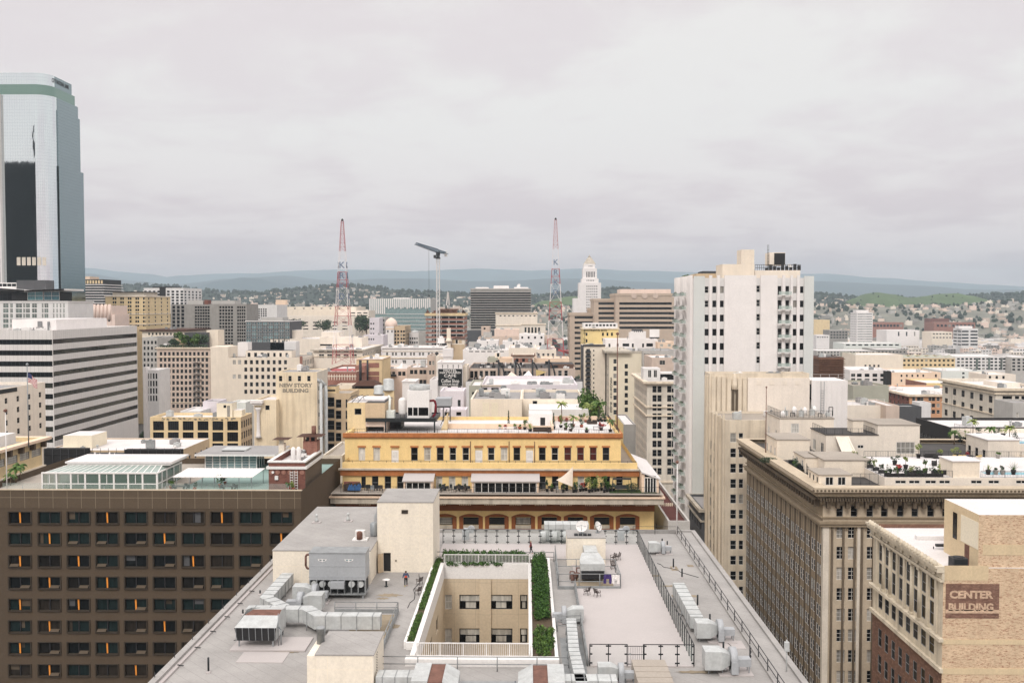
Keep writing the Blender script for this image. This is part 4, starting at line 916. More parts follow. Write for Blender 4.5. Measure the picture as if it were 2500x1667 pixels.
gl=MB();gl.q((cxa,146.15,ce+.1),(cxb,146.15,ce+.1),(PX(392,150),149.9,cr),(PX(165,150),149.9,cr));gl.q((cxb,146.15,ce+.1),(cxb,156,ce+.1),(PX(392,150),156,cr),(PX(392,150),149.9,cr));gl.build('roof_glass','consroof',t)
rf=MB();xa,xb=PX(155,150),PX(416,150);rf.box(xa,xb,149.6,157.5,55.,55.28,0,'');rf.box(xa+.3,xb-.3,149.75,157.2,54.72,55,1,'bt');rf.build('flat_roof',['r_white','paint_white'],t)
fl=MB();fl.box(cxa+.3,cxb-.3,151,156.4,cz,ce-.3,0,'');fl.build('inner_room','w_mint',t)
for i in range(5):
 mb=MB();x=cxa+2+i*3.4;mb.box(x,x+1.6,147.6,148.5,cz+.72,cz+.78,0,'');mb.tube((x+.8,148.05,cz),(x+.8,148.05,cz+.72),.06,n=6)
 tag(mb.build('table','paint_black',at=(x,148,cz)),'dark dining table seen through the conservatory glass','table','tables in the conservatory')
xa,xb=PX(497,165),PX(623,165)
t=thing('glass_pavilion','blue glazed pavilion with thin overhanging grey roof on the hotel terrace','pavilion',((xa+xb)/2,168,HD))
mb=MB();mb.box(PX(470,163.5),PX(668,163.5),163.5,174,54.,54.3,1,'',0);mb.build('roof',['r_grey','paint_white'],t)
mb=MB();mb.box(PX(540,168),PX(600,168),167,170.5,54.33,54.6,0,'');mb.box(PX(543,168),PX(597,168),166.96,167.5,54.3,54.42,1,'');mb.build('skylight',['galv','black'],t)
fr=MB()
for i in range(8):x=xa+(xb-xa)*i/7;fr.box(x-.08,x+.08,164.9,165.08,HD,54.,0,'bt')
for k in range(1,8):z=HD+2.3*k/8+.1;fr.box(xa,xb,164.92,165.06,z-.03,z+.03,0,'')
for y in(165,166.5,168,169.5):fr.box(xb-.05,xb+.08,y-.06,y+.06,HD,54,0,'bt')
fr.build('frame','paint_white',t)
for i in range(7):
 x=xa+(xb-xa)*i/7;mb=MB();mb.q((x+.09,165,HD),(x+(xb-xa)/7-.09,165,HD),(x+(xb-xa)/7-.09,165,54),(x+.09,165,54));mb.build('pane','glass_teal',t)
mb=MB();mb.q((xb,165.08,HD),(xb,169.6,HD),(xb,169.6,54),(xb,165.08,54));mb.q((xb,169.6,HD),(xa,169.6,HD),(xa,169.6,54),(xb,169.6,54));mb.q((xa,169.6,HD),(xa,165,HD),(xa,165,54),(xa,169.6,54));mb.build('side_glass','glass_teal',t)
xa,xb=PX(416,148),PX(613,148)
t=thing('pergola','long white slatted awning over tables on the hotel terrace','awning',((xa+xb)/2,150,HD))
mb=MB();n=13
for i in range(n):
 a=xa+(xb-xa)*i/n;b_=a+(xb-xa)/n-.05;o_=.65
 mb.q((a,148,53.2),(b_,148,53.2),(b_+o_,153,53.75),(a+o_,153,53.75));mb.q((a,148,53.1),(b_,148,53.1),(b_,148,53.2),(a,148,53.2))
mb.build('slats','cloth_white',t)
mb=MB()
for i in range(7):
 x=xa+.6+(xb-xa-.8)*i/6;mb.tube((x,148.1,HD),(x,148.1,53.1),.05,n=6);mb.tube((x+.5,152.8,HD),(x+.5,152.8,53.6),.05,n=6)
mb.build('posts','steel',t)
for i,x in enumerate((xa+1.8,xa+9.3)):
 for k,(dx,dy)in enumerate(((0,0),(1.2,.3),(-1.1,.2),(.5,1.1))):
  mb=MB()
  if k==0:mb.box(x-.9,x+.9,145.6,146.4,HD+.7,HD+.76,0,'');mb.box(x-.7,x-.6,145.7,146.3,HD,HD+.7,0,'b');mb.box(x+.6,x+.7,145.7,146.3,HD,HD+.7,0,'b')
  else:
   cx=x+dx;yy=146+dy;mb.box(cx-.22,cx+.22,yy-.22,yy+.22,HD+.42,HD+.47,0,'');mb.box(cx-.22,cx+.22,yy+.18,yy+.23,HD+.47,HD+.92,0,'')
   for sx in(-.2,.17):
    for sy in(-.2,.17):mb.box(cx+sx,cx+sx+.04,yy+sy,yy+sy+.04,HD,HD+.42,0,'bt')
  o=mb.build('terrace_table' if k==0 else 'terrace_chair','paint_black',at=(x+dx,146+dy,HD))
  tag(o,('black table under the %s half of the white awning' if k==0 else 'black chair by the table under the %s half of the white awning')%('left','right')[i],'table' if k==0 else 'chair',None if k==0 else 'chairs under the %s half of the awning'%('left','right')[i])
b=BB=bld('red brick building with white cornice and brown painted side at the terrace end',PX(652,147),PX(745,147,1130),1123,147,12,'w_redbrick','r_white',world=True,wallside='w_brown',par=.9,pth=.5,trim='paint_white',cor=[(0,.25,.15,'paint_white'),(.85,.4,.3,'paint_white')])
c=MB()
for i in range(6):x=b.X0+(i+.5)*(b.X1-b.X0)/6;c.lathe((x,146.86,b.Z-1.75),[(.36,0),(.36,.2)],12,axis='y')
c.build('brick_arch','w_brick',b.o)
c=MB();c.tube((PX(663,147),146.8,b.Z-1.75),(PX(663,147),146.95,b.Z-1.75),.2,n=12);c.box(PX(668,147),PX(676,147),146.7,147,b.Z-2.9,b.Z-2.3,0,'');c.build('meter_box','paint_white',b.o)
c=MB();x=PX(706,147)
for dx in(0,.7):
 for k in range(7):c.box(x+dx,x+dx+.4,146.75,146.85,HD+.4*k+.3,HD+.4*k+.38,0,'')
 c.box(x+dx-.05,x+dx,146.75,146.85,HD,HD+3,0,'');c.box(x+dx+.4,x+dx+.45,146.75,146.85,HD,HD+3,0,'')
c.build('ladder','paint_white',b.o)
def hutroof(name,label,x0,x1,y0,y1,z0,z1,rz,wall,stack=None):
 t=thing(name,label,'roof turret',((x0+x1)/2,(y0+y1)/2,z0));mb=MB();mb.box(x0,x1,y0,y1,z0,z1,0);mb.build('base',wall,t)
 mb=MB()
 for x in(x0+.2,(x0+x1)/2,x1-.2):mb.box(x-.15,x+.15,y0+.1,y0+.4,z1,z1+.8,0,'bt')
 mb.box(x0+.4,x1-.4,y0+.5,y1-.4,z1,z1+.8,1,'bt');mb.build('louvre',[wall,'black'],t)
 mb=MB();e=.9;cx,cy2=(x0+x1)/2,(y0+y1)/2;P4=[(x0-e,y0-e),(x1+e,y0-e),(x1+e,y1+e),(x0-e,y1+e)]
 for i in range(4):mb.poly([(*P4[i],z1+.8),(*P4[(i+1)%4],z1+.8),(cx,cy2,rz)])
 mb.poly([(*p,z1+.8)for p in reversed(P4)]);mb.build('hip_roof','r_tile',t)
 if stack:mb=MB();mb.tube((cx+.4,cy2,rz-.6),(cx+.4,cy2,stack),.38,n=10);mb.build('stack','rust',t)
 return t
hutroof('chimney_turret','brick roof turret with brown hipped cap and a dark stack',PX(737,156),PX(771,156),156,158.4,b.zr,PZ(1078,156),PZ(1059,157),'w_brick',PZ(1041,157))
hutroof('vent_turret','small cream roof turret with brown hipped cap',PX(677,157),PX(690,157),157,158.6,b.zr-1,PZ(1085,157),PZ(1072,157),'w_cream')
for i,dx in enumerate((0,.78)):
 mb=MB();x=PX(711,149)+dx;mb.lathe((x,149.5+i*.3,b.zr),[(.36,0),(.38,.3),(.38,2.3),(.25,2.6),(.08,2.7)],14)
 tag(mb.build('water_tank','paint_white',at=(x,149.5,b.zr)),'white upright tank on the brick building, %s of the pair'%('left','right')[i],'tank','white tanks on the brick building')
units(b,7,'the narrow roof of the red brick building',21,area=(b.X0+2.5,b.X1-1,151,157),sz=(.6,1.3),hh=(.5,1.1))
b=BCR=bld('ochre corner building with bracketed cornice at the left edge',-112,-92,0,146,33.5,'w_ochre','r_tan',world=True,zt=55,par=.8,side=[(8,2.6,1129,1129,1,22,'sashdk'),(8,3.4,1185,1185,1,22,'blind')],cor=[(0,.5,1.3,'w_peach'),(5.3,.4,.5,'w_cream')])
c=MB()
for i in range(9):y=147+i*4;c.box(-92,-91.1,y,y+.6,53.2,54.4,0,'')
c.build('bracket','w_brown',b.o)
mb=MB();mb.box(-100,-94,168,174,b.zr,b.zr+2.4,0,'b');mb.build('penthouse','w_lightgrey',b.o)
b=BFL=bld('plain cream block with paired narrow windows below the flag',-165,-127,0,212,38,'w_ivory','r_grey',world=True,zt=59.8,side=[(7,1.2,972,1090,5,15,'sashdk')],par=.8)
mb=MB();mb.box(-127.3,-126.9,224,236,58.6,59.6,0,'');mb.build('louvre','paint_black',b.o)
def flagpole(label,x,y,z0,z1,r,mat,ball):
 t=thing('flagpole',label,'flagpole',(x,y,z0));mb=MB();mb.tube((x,y,z0),(x,y,z1),r,r*.6,8);mb.build('pole',mat,t)
 mb=MB();mb.lathe((x,y,z1-.05),[(.03,0),(ball,ball*.7),(ball,ball*1.3),(.03,ball*2)],10);mb.build('ball',mat if mat!='paint_white' else 'rust',t);return t
fx=PX(68,172,980);t=flagpole('tall flagpole flying the flag above the ochre corner building',fx,172,54.2,PZ(892,172,68),.12,'steel',.25)
fg=thing('flag','waving striped flag with dark blue corner','flag',(fx,172,PZ(912,172,68)))
zf=PZ(910,172,68);L,Hh=2.0,1.7
def fp(u,v):return(fx+.1+u*L*.86,172+.25*sin(u*6),zf-u*1.3-v*Hh*(1-.1*u)+.1*sin(u*7))
for nm,mt,cells in(('red_stripes','flag_red',[(j,0)for j in range(0,13,2)]),('white_stripes','cloth_white',[(j,0)for j in range(1,13,2)]),('blue_corner','flag_blue',[])):
 mb=MB()
 for j,_ in cells:
  a0=3 if j<7 else 0
  for i in range(a0,8):mb.q(fp(i/8,j/13),fp((i+1)/8,j/13),fp((i+1)/8,(j+1)/13),fp(i/8,(j+1)/13))
 if nm=='blue_corner':
  for i in range(3):mb.q(fp(i/8,0),fp((i+1)/8,0),fp((i+1)/8,7/13),fp(i/8,7/13))
 mb.build(nm,mt,fg)
flagpole('white ball topped pole rising from the hotel roof edge at far left',PX(15,143.5,1100),143.5,HD,PZ(1006,143.5,14),.09,'paint_white',.28)
b=BSC=bld('broad white roofed building wrapped in black scaffold netting',PX(103,215),PX(440,215,1098),1098,215,20,'w_tan','r_white',world=True,par=.25,side=[(5,1.2,1130,1175,3,14,'sashdk')],trim='r_white')
pent(b,154,224,1063,219,8,'w_butter','r_white')
sc=thing('scaffold','black netted scaffold wrapped round the white roofed building','scaffold',((b.X0+b.X1)/2,213,0))
mb=MB()
for xa,xb,yt in((100,205,1098),(298,436,1100)):mb.box(PX(xa,213),PX(xb,213),213,214.9,0,PZ(yt,213),0)
mb.build('netting','w_netting',sc)
mb=MB();mb.box(PX(205,214),PX(298,214),214,214.9,0,PZ(1108,214),0);mb.build('folded_netting','w_slate',sc)
mb=MB()
for i in range(18):x=PX(103,212.9)+i*(PX(436,212.9)-PX(103,212.9))/17;mb.tube((x,212.8,0),(x,212.8,PZ(1096,212.8)),.05,n=5)
mb.tube((PX(103,212.8),212.8,PZ(1112,212.8)),(PX(436,212.8),212.8,PZ(1112,212.8)),.05,n=5);mb.build('poles','iron',sc)
c=MB()
for i in range(6):
 x=PX(222+i*12,213.9);c.poly([(x,213.2,PZ(1118,214)),(x+1.2,213.1,PZ(1119,214)),(x+.5,213.7,PZ(1103+(i%3)*4,214))])
c.build('torn_sheet','cloth_white',sc)
units(b,4,'the broad white scaffolded roof',22,sz=(.6,1.),hh=(.4,.7))
b=BWH=bld('ochre warehouse with three rows of large black factory windows',366,588,1018,290,12,'w_ochre','r_white',wins=[(387,568,6,1039,1093,3,23.6,20,'ware')],side=[(5,1.5,1039,1093,3,18,'sashdk')],wallside='w_tan',par=.8)
pent(b,529,566,984,294,5,'w_butter','r_grey',wins=[(549,549,1,992,992,1,6,6,'dark'),(558,558,1,1004,1004,1,6,24,'dark')]);pent(b,566,590,1001,295,4,'w_butter','r_white')
rnd=random.Random(8);c=MB()
for i in range(14):
 x=PX(394+i*13,290);
 for k in range(3):
  u0=rnd.uniform(-.5,.5);v0=rnd.uniform(0,.6);c.box(x+u0,x+u0+rnd.uniform(.3,.8),289.96,290.1,PZ(1028,290)+v0,PZ(1028,290)+v0+rnd.uniform(.15,.5),0,'')
c.build('paint_marks','faded_grey',b.o)
b=bld('grey and blue box roofs stacked behind the ochre warehouse',495,532,980,340,10,'w_lav','r_grey');bld('faded blue low roof house behind the ochre warehouse',562,600,982,345,10,'w_mint','r_white')
bld('low white hip roofed shed left of the warehouse roof',440,490,1003,330,14,'w_lightgrey','r_white')
b=BNS=bld('weathered cream building painted with its name high on a blank wall',674,774,908,262,14,'w_newstory','r_grey',par=.3,wins=[(685,754,4,924,924,1,7,11.5,'sashdk')],side=[(3,1.6,950,1080,5,11,'sashdk')],wallside='w_stone')
for tx,py in(('NEW STORY',941.5),('BUILDING',954.5)):text(tx,1.42,(PX(720,262),261.97,PZ(py,262)),0,'faded_grey',b.o,bold=.06,ext=.02,sx=1.12)
b2=bld('lower cream wing with white classical corner column on its left',621,674,976,259,14,'w_newstory','r_white',wins=[(653,653,1,995,995,1,9,10,'plain')],par=.5)
c=MB();x=PX(628,258.6);c.lathe((x,258.6,PZ(1070,258)),[(.9,0),(.6,.6),(.5,2),(.42,7),(.7,7.6),(.9,8.2)],14);c.box(x-1.9,x+1.4,257.5,259.1,PZ(985,258),PZ(978,258),0,'');c.box(x-1.5,x+1.1,257.9,259.1,PZ(990,258),PZ(985,258),0,'');c.build('corner_column','w_white',b2.o)
t=thing('pipe_bundle','thick grey pipes climbing the side of the name painted building','pipes',(PX(780,264),264,0))
mb=MB()
for i,y in enumerate((262.5,266,269.5)):
 x=BNS.X1+.9+(i%2)*.6;mb.tube((x,y,0),(x,y,BNS.Z-3-i),.42,n=10);mb.tube((x,y,BNS.Z-3-i),(x-1.6,y,BNS.Z-1.5-i),.42,n=10)
mb.build('pipes','galv',t)
b=bld('tan block with tall dark bays between the name painted building and yellow terraces',798,856,960,272,14,'w_tan','r_tan',wins=[(808,808,1,981,1094,5,15,20,'sashdk'),(826.5,826.5,1,985,1094,5,12,18,'sashdk'),(846,846,1,985,1094,5,4,18,'sashdk')],par=.5)
pent(b,798,820,943,274,5,'w_ochre','r_dark',wins=[(809,809,1,953,953,1,17,4,'wide')])
b=bld('cream roof house with a green door behind the tan block',820,860,940,292,8,'w_cream','r_grey',wins=[(828,828,1,954,954,1,5,10,'plain')])
b=bld('cream roof hut under a wide brown hip roof with twin stacks',852,918,949,290,8,'w_ochre','r_tan',wins=[(872,912,4,946,946,1,8,3,'black')]if 0 else())
t=thing('vent_canopy','wide brown hipped vent canopy with two dark chimneys','roof turret',(PX(888,293),293,b.Z))
mb=MB();mb.box(PX(868,293),PX(916,293),291.5,297,b.Z,b.Z+.9,0);mb.build('louvre','black',t)
mb=MB();xs=(PX(858,290),PX(924,290));z=b.Z+.9;A4=[(xs[0],289.5,z),(xs[1],289.5,z),(xs[1],298.5,z),(xs[0],298.5,z)];T4=[(xs[0]+2,292.5,z+1.4),(xs[1]-2,292.5,z+1.4),(xs[1]-2,295.5,z+1.4),(xs[0]+2,295.5,z+1.4)]
for i in range(4):mb.q(A4[i],A4[(i+1)%4],T4[(i+1)%4],T4[i])
mb.q(*T4);mb.q(*reversed(A4));mb.build('hip_roof','r_tile',t)
for px,w_ in((879,.42),(896.5,.3)):
 mb=MB();mb.tube((PX(px,294),294,z+1),(PX(px,294),294,PZ(879,294)),w_,n=10);mb.build('chimney','iron',t)
for i,(px,py,r,h)in enumerate(((926,950,1.5,2.2),(949,941,1.5,3.),(936,958,.9,1.4))):
 mb=MB();x,z=P(px,py+12,268);mb.lathe((x,268,z),[(r*1.1,0),(r*1.1,.3),(r,.4),(r,h),(r*.8,h+.25),(r*.2,h+.4)],16);mb.box(x-r,x+r,267.2,268.8,0,z,1,'bt')
 tag(mb.build('vent_drum',['galv','w_ochre'],at=(x,268,0)),('squat silver vent drum beside the brown canopy','tall silver vent drum on an ochre base','small silver vent drum in front of two larger ones')[i],'vent')
bld('narrow stone lane building left of the yellow terraces',786,836,1112,190,20,'w_stone','r_tan',wins=[(800,800,1,1160,1160,1,6,40,'black'),(835,835,1,1120,1120,1,7,18,'black')],par=.5)
def mast(label,px,Y,py0,py1,wpx0,letters_front):
 x,z0=P(px,py0,Y);z1=PZ(py1,Y,px);y=Y
 t=thing('radio_mast',label,'radio mast',(x,y,z0));Ht=z1-z0;w0=wpx0*Y/F/2;w1=.45
 hw=lambda s:w1+(w0-w1)*max(0,1-s)**1.0
 bands=[(0,.135,'tower_red',2),(.135,.27,'tower_white',1),(.27,.405,'tower_red',2),(.405,.535,'tower_white',1),(.535,.645,'tower_red',2),(.645,.79,'tower_white',3),(.79,1.,'tower_red',7)]
 for a,b_,mt,n in bands:
  mb=MB()
  for k in range(n):
   s0,s1=a+(b_-a)*k/n,a+(b_-a)*(k+1)/n;h0,h1=hw(s0),hw(s1);za,zb=z0+s0*Ht,z0+s1*Ht;th=.13 if s0<.6 else .08
   A=[(x-h0,y-h0,za),(x+h0,y-h0,za),(x+h0,y+h0,za),(x-h0,y+h0,za)];B_=[(x-h1,y-h1,zb),(x+h1,y-h1,zb),(x+h1,y+h1,zb),(x-h1,y+h1,zb)]
   for i in range(4):
    j=(i+1)%4
    mb.beam(A[i],B_[i],th*1.4,th*1.4);mb.beam(B_[i],B_[j],th*.8,th*.8);mb.beam(A[i],B_[j],th*.6,th*.6);mb.beam(A[j],B_[i],th*.6,th*.6)
  mb.build('lattice',mt,t)
 mb=MB();mb.lathe((x,y,z1),[(.45,0),(.5,.5),(.15,1.)],8);mb.build('beacon','iron',t)
 for i,ch in enumerate('KRKD'):
  s=.69-i*.073;h=hw(s)
  for th,p in((0,(x,y-h-.25,z0+s*Ht)),(pi/2,(x+h+.25,y,z0+s*Ht)),(-pi/2,(x-h-.25,y,z0+s*Ht))):
   if th and not letters_front:continue
   text(ch,3.6,p,th,'tower_blue',t,bold=.03,ext=.08,name='letter')
 return t
m1=mast('red and white lattice radio mast on the left, rising from a low brick roof',838,392,888,540,46,True)
m2=mast('red and white lattice radio mast on the right, beside city hall',1356,447,872,537,42,False)
mb=MB();xl,z=P(838,889,388);mb.box(xl-4.8,xl+4.8,387.6,396,BK.zr,BK.zr+.5,0);mb.build('platform','tower_red',m1)
mb=MB();xr,z=P(1379,880,440);mb.box(xr-.4,xr+1.8,438,444,BM.zr,PZ(856,440),0);mb.beam((xr-3,441,PZ(854,440)),(xr+1.8,441,PZ(862,440)),.8,.8);mb.build('feeder_frame','tower_red',m2)
xa,xb=PX(1039,700),PX(1134,700);zt_=PZ(771,700)
t=thing('construction_frame','unfinished concrete tower frame with orange netting at each floor','building site',((xa+xb)/2,716,0))
fh=10.9*700/F;mb=MB();nb=MB();kb=MB()
for k in range(8):
 z=zt_-k*fh;mb.box(xa-.3,xb+.3,699.7,730.3,z-.45,z,0,'')
 if k<7:
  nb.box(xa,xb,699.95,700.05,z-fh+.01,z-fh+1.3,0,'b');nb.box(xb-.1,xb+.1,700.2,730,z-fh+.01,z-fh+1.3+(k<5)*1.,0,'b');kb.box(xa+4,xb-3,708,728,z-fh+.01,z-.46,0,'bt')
  for i in range(6):
   for j in range(2):x=xa+.5+(xb-xa-1)*i/5;mb.box(x-.35,x+.35,700+j*10+.3,700.9+j*10,z-fh,z-.45,0,'bt')
  for y in(715,729.3):mb.box(xb-.7,xb,y,y+.6,z-fh,z-.45,0,'bt')
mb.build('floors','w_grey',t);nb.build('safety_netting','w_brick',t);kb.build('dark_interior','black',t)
mb=MB();mb.box(xa-.6,xb+.6,699.3,730.6,zt_+.01,zt_+1.9,0,'b');mb.build('top_formwork','w_ochre',t)
mb=MB();mb.box(PX(1075,705),PX(1113,705),706,720,zt_+1.9,PZ(757,705),0,'b');mb.box(PX(1072,705),PX(1116,705),704,722,PZ(757,705),PZ(754,705),0,'');mb.build('lift_core','w_brownpaint',t)
mb=MB();rnd=random.Random(5)
for i in range(26):x=rnd.uniform(xa,xb);mb.box(x,x+rnd.uniform(.3,1.6),700,701,zt_+1.9,zt_+rnd.uniform(2.4,4.6),0,'b')
mb.build('stored_material','rust',t)
mb=MB();x,z=P(1093,755,712);mb.tube((x,712,PZ(754,705)),(x,712,z+3),.5,n=8);mb.beam((x-.8,711,z+3),(x+.4,710,PZ(713,712)),.9,.9);mb.beam((x+1.1,712,z+3),(x+.6,711,PZ(715,712)),.8,.8)
tag(mb.build('concrete_boom','paint_white',at=(x,712,z)),'folded white concrete pump boom on top of the construction frame','pump boom')
cxm,_=P(1069.7,700,690);z0,z1=zt_,PZ(632,690,1070)
t=thing('tower_crane','white tower crane with blue grey jib above the construction frame','crane',(cxm,690,0))
mb=MB();hw=1.05;n=26;zb=30
for k in range(n):
 za,zc=zb+(z1-zb)*k/n,zb+(z1-zb)*(k+1)/n
 for i in range(4):
  c4=[(cxm-hw,690-hw),(cxm+hw,690-hw),(cxm+hw,690+hw),(cxm-hw,690+hw)];a,b_=c4[i],c4[(i+1)%4]
  mb.beam((*a,za),(*a,zc),.38,.38);mb.beam((*a,za),(*b_,zc),.2,.2);mb.beam((*a,zc),(*b_,zc),.2,.2)
mb.build('mast','paint_white',t)
mb=MB();mb.lathe((cxm,690,z1),[(1.7,0),(1.7,.8),(1.2,1.2),(1.2,2.4)],12);mb.box(cxm-3,cxm-1.3,687.5,689.5,z1+.4,z1+2.6,0,'');mb.box(cxm-1.4,cxm+1.4,689,691,z1+2.4,PZ(614,690),0,'');mb.build('slewing_cab','iron',t)
def truss(mb,p,q,w_,h_,n,th):
 p,q=Vector(p),Vector(q);d=q-p;a=d.cross(Vector((0,0,1))).normalized()*w_/2;up=Vector((0,0,h_))
 for k in range(n):
  s,e=p+d*(k/n),p+d*((k+1)/n);tap0,tap1=1-.5*k/n,1-.5*(k+1)/n
  for A,B_ in((s+a,e+a),(s-a,e-a),(s+up*tap0,e+up*tap1),(s+a,e+up*tap1),(s-a,e+up*tap1),(s+up*tap0,e+a),(s+up*tap0,e-a),(s+a,e-a)):mb.beam(A,B_,th,th)
mb=MB();xt,ztp=P(1016,597,642);xc,zc=P(1091,620,703)
truss(mb,(cxm,690,PZ(617,690,1070)),(xt,642,ztp),2.2,2.6,14,.27);mb.build('jib','crane_blue',t)
mb=MB();truss(mb,(cxm,690,PZ(617,690,1070)),(xc,703,zc),2.2,2.2,5,.3);mb.build('counter_jib','crane_blue',t)
mb=MB();mb.box(xc-1.6,xc+.4,700.5,703,zc-2,zc+1,0,'');mb.box(xc-.3,xc,702.5,703,zc+1,zc+3.4,0,'');mb.build('counterweight','paint_white',t)
mb=MB();xk,zk=P(1047,608,665);mb.tube((xk,665,zk-1),(xk,665,PZ(722,665)),.09,n=5);mb.lathe((xk,665,PZ(724,665)),[(.5,0),(.7,.6),(.2,1.2)],8);mb.build('hook_block','iron',t)
b=bld('tan brick chapel end with brown hip roof and cream framed windows',1102,1134,828,560,10,'w_ivory','r_tile',wins=[(1115,1115,1,834,834,1,4.5,8,'dark')],par=0)
c=MB();e=.6;A4=[(b.X0-e,b.Y0-e,b.Z),(b.X1+e,b.Y0-e,b.Z),(b.X1+e,b.Y1+e,b.Z),(b.X0-e,b.Y1+e,b.Z)];ap=((b.X0+b.X1)/2,565,PZ(821,562))
for i in range(4):c.poly([A4[i],A4[(i+1)%4],ap])
c.build('hip_roof','r_tile',b.o)
c=MB()
for px in(1107.5,1123.5):c.box(PX(px-3.6,560),PX(px+3.6,560),559.9,560.1,PZ(838,560),PZ(830,560),0,'')
c.box(PX(1102,560),PX(1134,560),559.92,560.1,30,PZ(841,560),0,'');c.build('brick_panel','w_tan',b.o)
mb=MB();x=PX(1095.5,556);mb.box(x-1.1,x+1.1,555,557.2,0,PZ(801,556),0);mb.lathe((x,556,PZ(834,556)),[(2.2,0),(1.6,1),(1.3,2)],10)
tag(mb.build('chimney','w_cream',at=(x,556,0)),'tall square cream chimney left of the chapel roof','chimney')
mb=MB();xa,za=P(1069,838,545);xb,zb=P(1085,825,545);mb.box(xa,xb,544,547,za,zb,0,'');mb.lathe(((xa+xb)/2,545.5,zb),[(1.2,0),(1.2,.9),(.9,1.)],12);
for x in(xa+.2,xb-.2):mb.tube((x,545,0),(x,545,za),.14,n=6,m=1)
tag(mb.build('cooling_tower',['paint_white','iron'],at=(xa,545,0)),'small white cooling tower on legs before the construction frame','cooling tower')
def dish(label,x,y,z,r,az,el,group=None,legs=1.2,cat='satellite dish'):
 t=thing('satellite_dish',label,cat,(x,y,z),group);cz=z+legs
 d=Vector((sin(az)*cos(el),-cos(az)*cos(el),sin(el)));a=d.cross(Vector((0,0,1))).normalized();b_=a.cross(d)
 mb=MB();n,R_=20,4;k0=len(mb.v);c0=Vector((x,y,cz))
 for side in(0,.05):
  k=len(mb.v);mb.v.append(tuple(c0-d*side))
  for j in range(1,R_+1):
   rr=r*j/R_;dp=.28*r*(j/R_)**2
   for i in range(n):th=2*pi*i/n;mb.v.append(tuple(c0+d*(dp-side)+(a*cos(th)+b_*sin(th))*rr))
  for i in range(n):mb.f.append((k,k+1+i,k+1+(i+1)%n));mb.m.append(0);mb.sm.append(True)
  for j in range(R_-1):
   for i in range(n):
    p=k+1+j*n;mb.f.append((p+i,p+n+i,p+n+(i+1)%n,p+(i+1)%n));mb.m.append(0);mb.sm.append(True)
 mb.build('reflector','paint_white',t)
 mb=MB();f=c0+d*r*.95
 for s in(-1,1):mb.tube(tuple(c0+a*r*.8*s+d*.2*r),tuple(f),.03*max(1,r),n=5)
 mb.tube(tuple(c0-b_*r*.8+d*.2*r),tuple(f),.03*max(1,r),n=5);mb.tube(tuple(f-d*.12*r),tuple(f+d*.12*r),.08*r,n=8);mb.build('feed_arm','steel',t)
 mb=MB();mb.tube((x,y,z),tuple(c0-d*.1),.08*max(1,r*.8),n=8);mb.box(x-.4*r,x+.4*r,y-.4*r,y+.4*r,z,z+.1,0,'b');mb.build('mount','steel',t)
 return t
for i,(px,py,r)in enumerate(((1141,856,1.45),(1158,856,1.5))):
 x,z=P(px,py,452);dish(('white satellite dish left of the middle distance pair','white satellite dish right of the middle distance pair, facing front')[i],x,452,BD.zr,r,(-.8,-.3)[i],.5,legs=z-BD.zr)
x,z=P(1267,700,970);dish('white dish on the roof of the grey federal slab',x,970,BF.zr,2.2,-.6,.4,legs=3.5)
for i,(pts,mt,lb)in enumerate(((((1236,920),(1248,907),(1266,920)),'w_rose','faded rose shade sail on the iron arch terrace'),(((1277,917),(1291,904),(1300,917)),'cloth_white','white peaked shade sail on the iron arch terrace'),(((1308,902),(1335,908),(1309,918)),'cloth_yellow','cream triangular shade sail on the iron arch terrace'))):
 p3=[P(px,py,337+(k%2)*2.5)for k,(px,py)in enumerate(pts)];p3=[(p[0],337+(k%2)*2.5,p[1])for k,p in enumerate(p3)]
 mb=MB();g=tuple(sum(c)/3 for c in zip(*p3));g=(g[0],g[1],g[2]-.4)
 for k in range(3):mb.poly([p3[k],p3[(k+1)%3],g]);mb.poly([tuple(Vector(c)+Vector((0,.05,-.02)))for c in(p3[(k+1)%3],p3[k],g)])
 for p in p3:mb.tube((p[0],p[1]+.1,BTR.zt-.2),p,.07,n=5,m=1)
 tag(mb.build('shade_sail',[mt,'iron'],at=(p3[0][0],337,BTR.zt)),lb,'shade sail')
for i in range(54):
 rr=random.Random(i+40);x=BTR.X0+1+rr.random()*37;up_=i>=22;mb=MB();y=347+rr.random()*26 if up_ else 334+rr.random()*7;z=BTR.zr if up_ else BTR.zt
 mb.box(x,x+rr.uniform(.5,1.6),y,y+.8,z+.3,z+rr.uniform(.5,1.6),0,'');mb.box(x+.1,x+.2,y+.1,y+.7,z,z+.3,0,'bt');mb.box(x+.4,x+.5,y+.1,y+.7,z,z+.3,0,'bt')
 tag(mb.build('outdoor_bench',('paint_black','wicker','paint_black','cloth_white')[i%4],at=(x,y,z)),'dark or white roof bar seat above the iron arches' if up_ else 'dark or white terrace seat under the shade sails','seat','seats above the iron arches' if up_ else 'seats under the shade sails')
t=TY=thing('terraced_building','yellow brick building stepping back in two planted terraces with terracotta bands','building',(-5,175,0))
def rectpx(Y,cx,y0,y1,w,X0,z0=0):
 x,za=P(cx,y1,Y);_,zb=P(cx,y0,Y);h=w*Y/F/2
 return(x-h-X0,za-z0,x+h-X0,zb-z0)
Y1=165.;LX0,LX1=-33.2,PX(1597,Y1,1260);ZT=PZ(1204,161.5)-.1
AR=[1086,1150,1213,1277.5,1341,1405,1469,1532,1022,958]
low=MB();its=[]
for px in AR:its.append((rectpx(Y1,px,1262,1281,38,LX0),'wide'))
facade(low,(LX0,Y1,0),0,LX1-LX0,ZT-.2,[r for r,_ in its],.35,0,0)
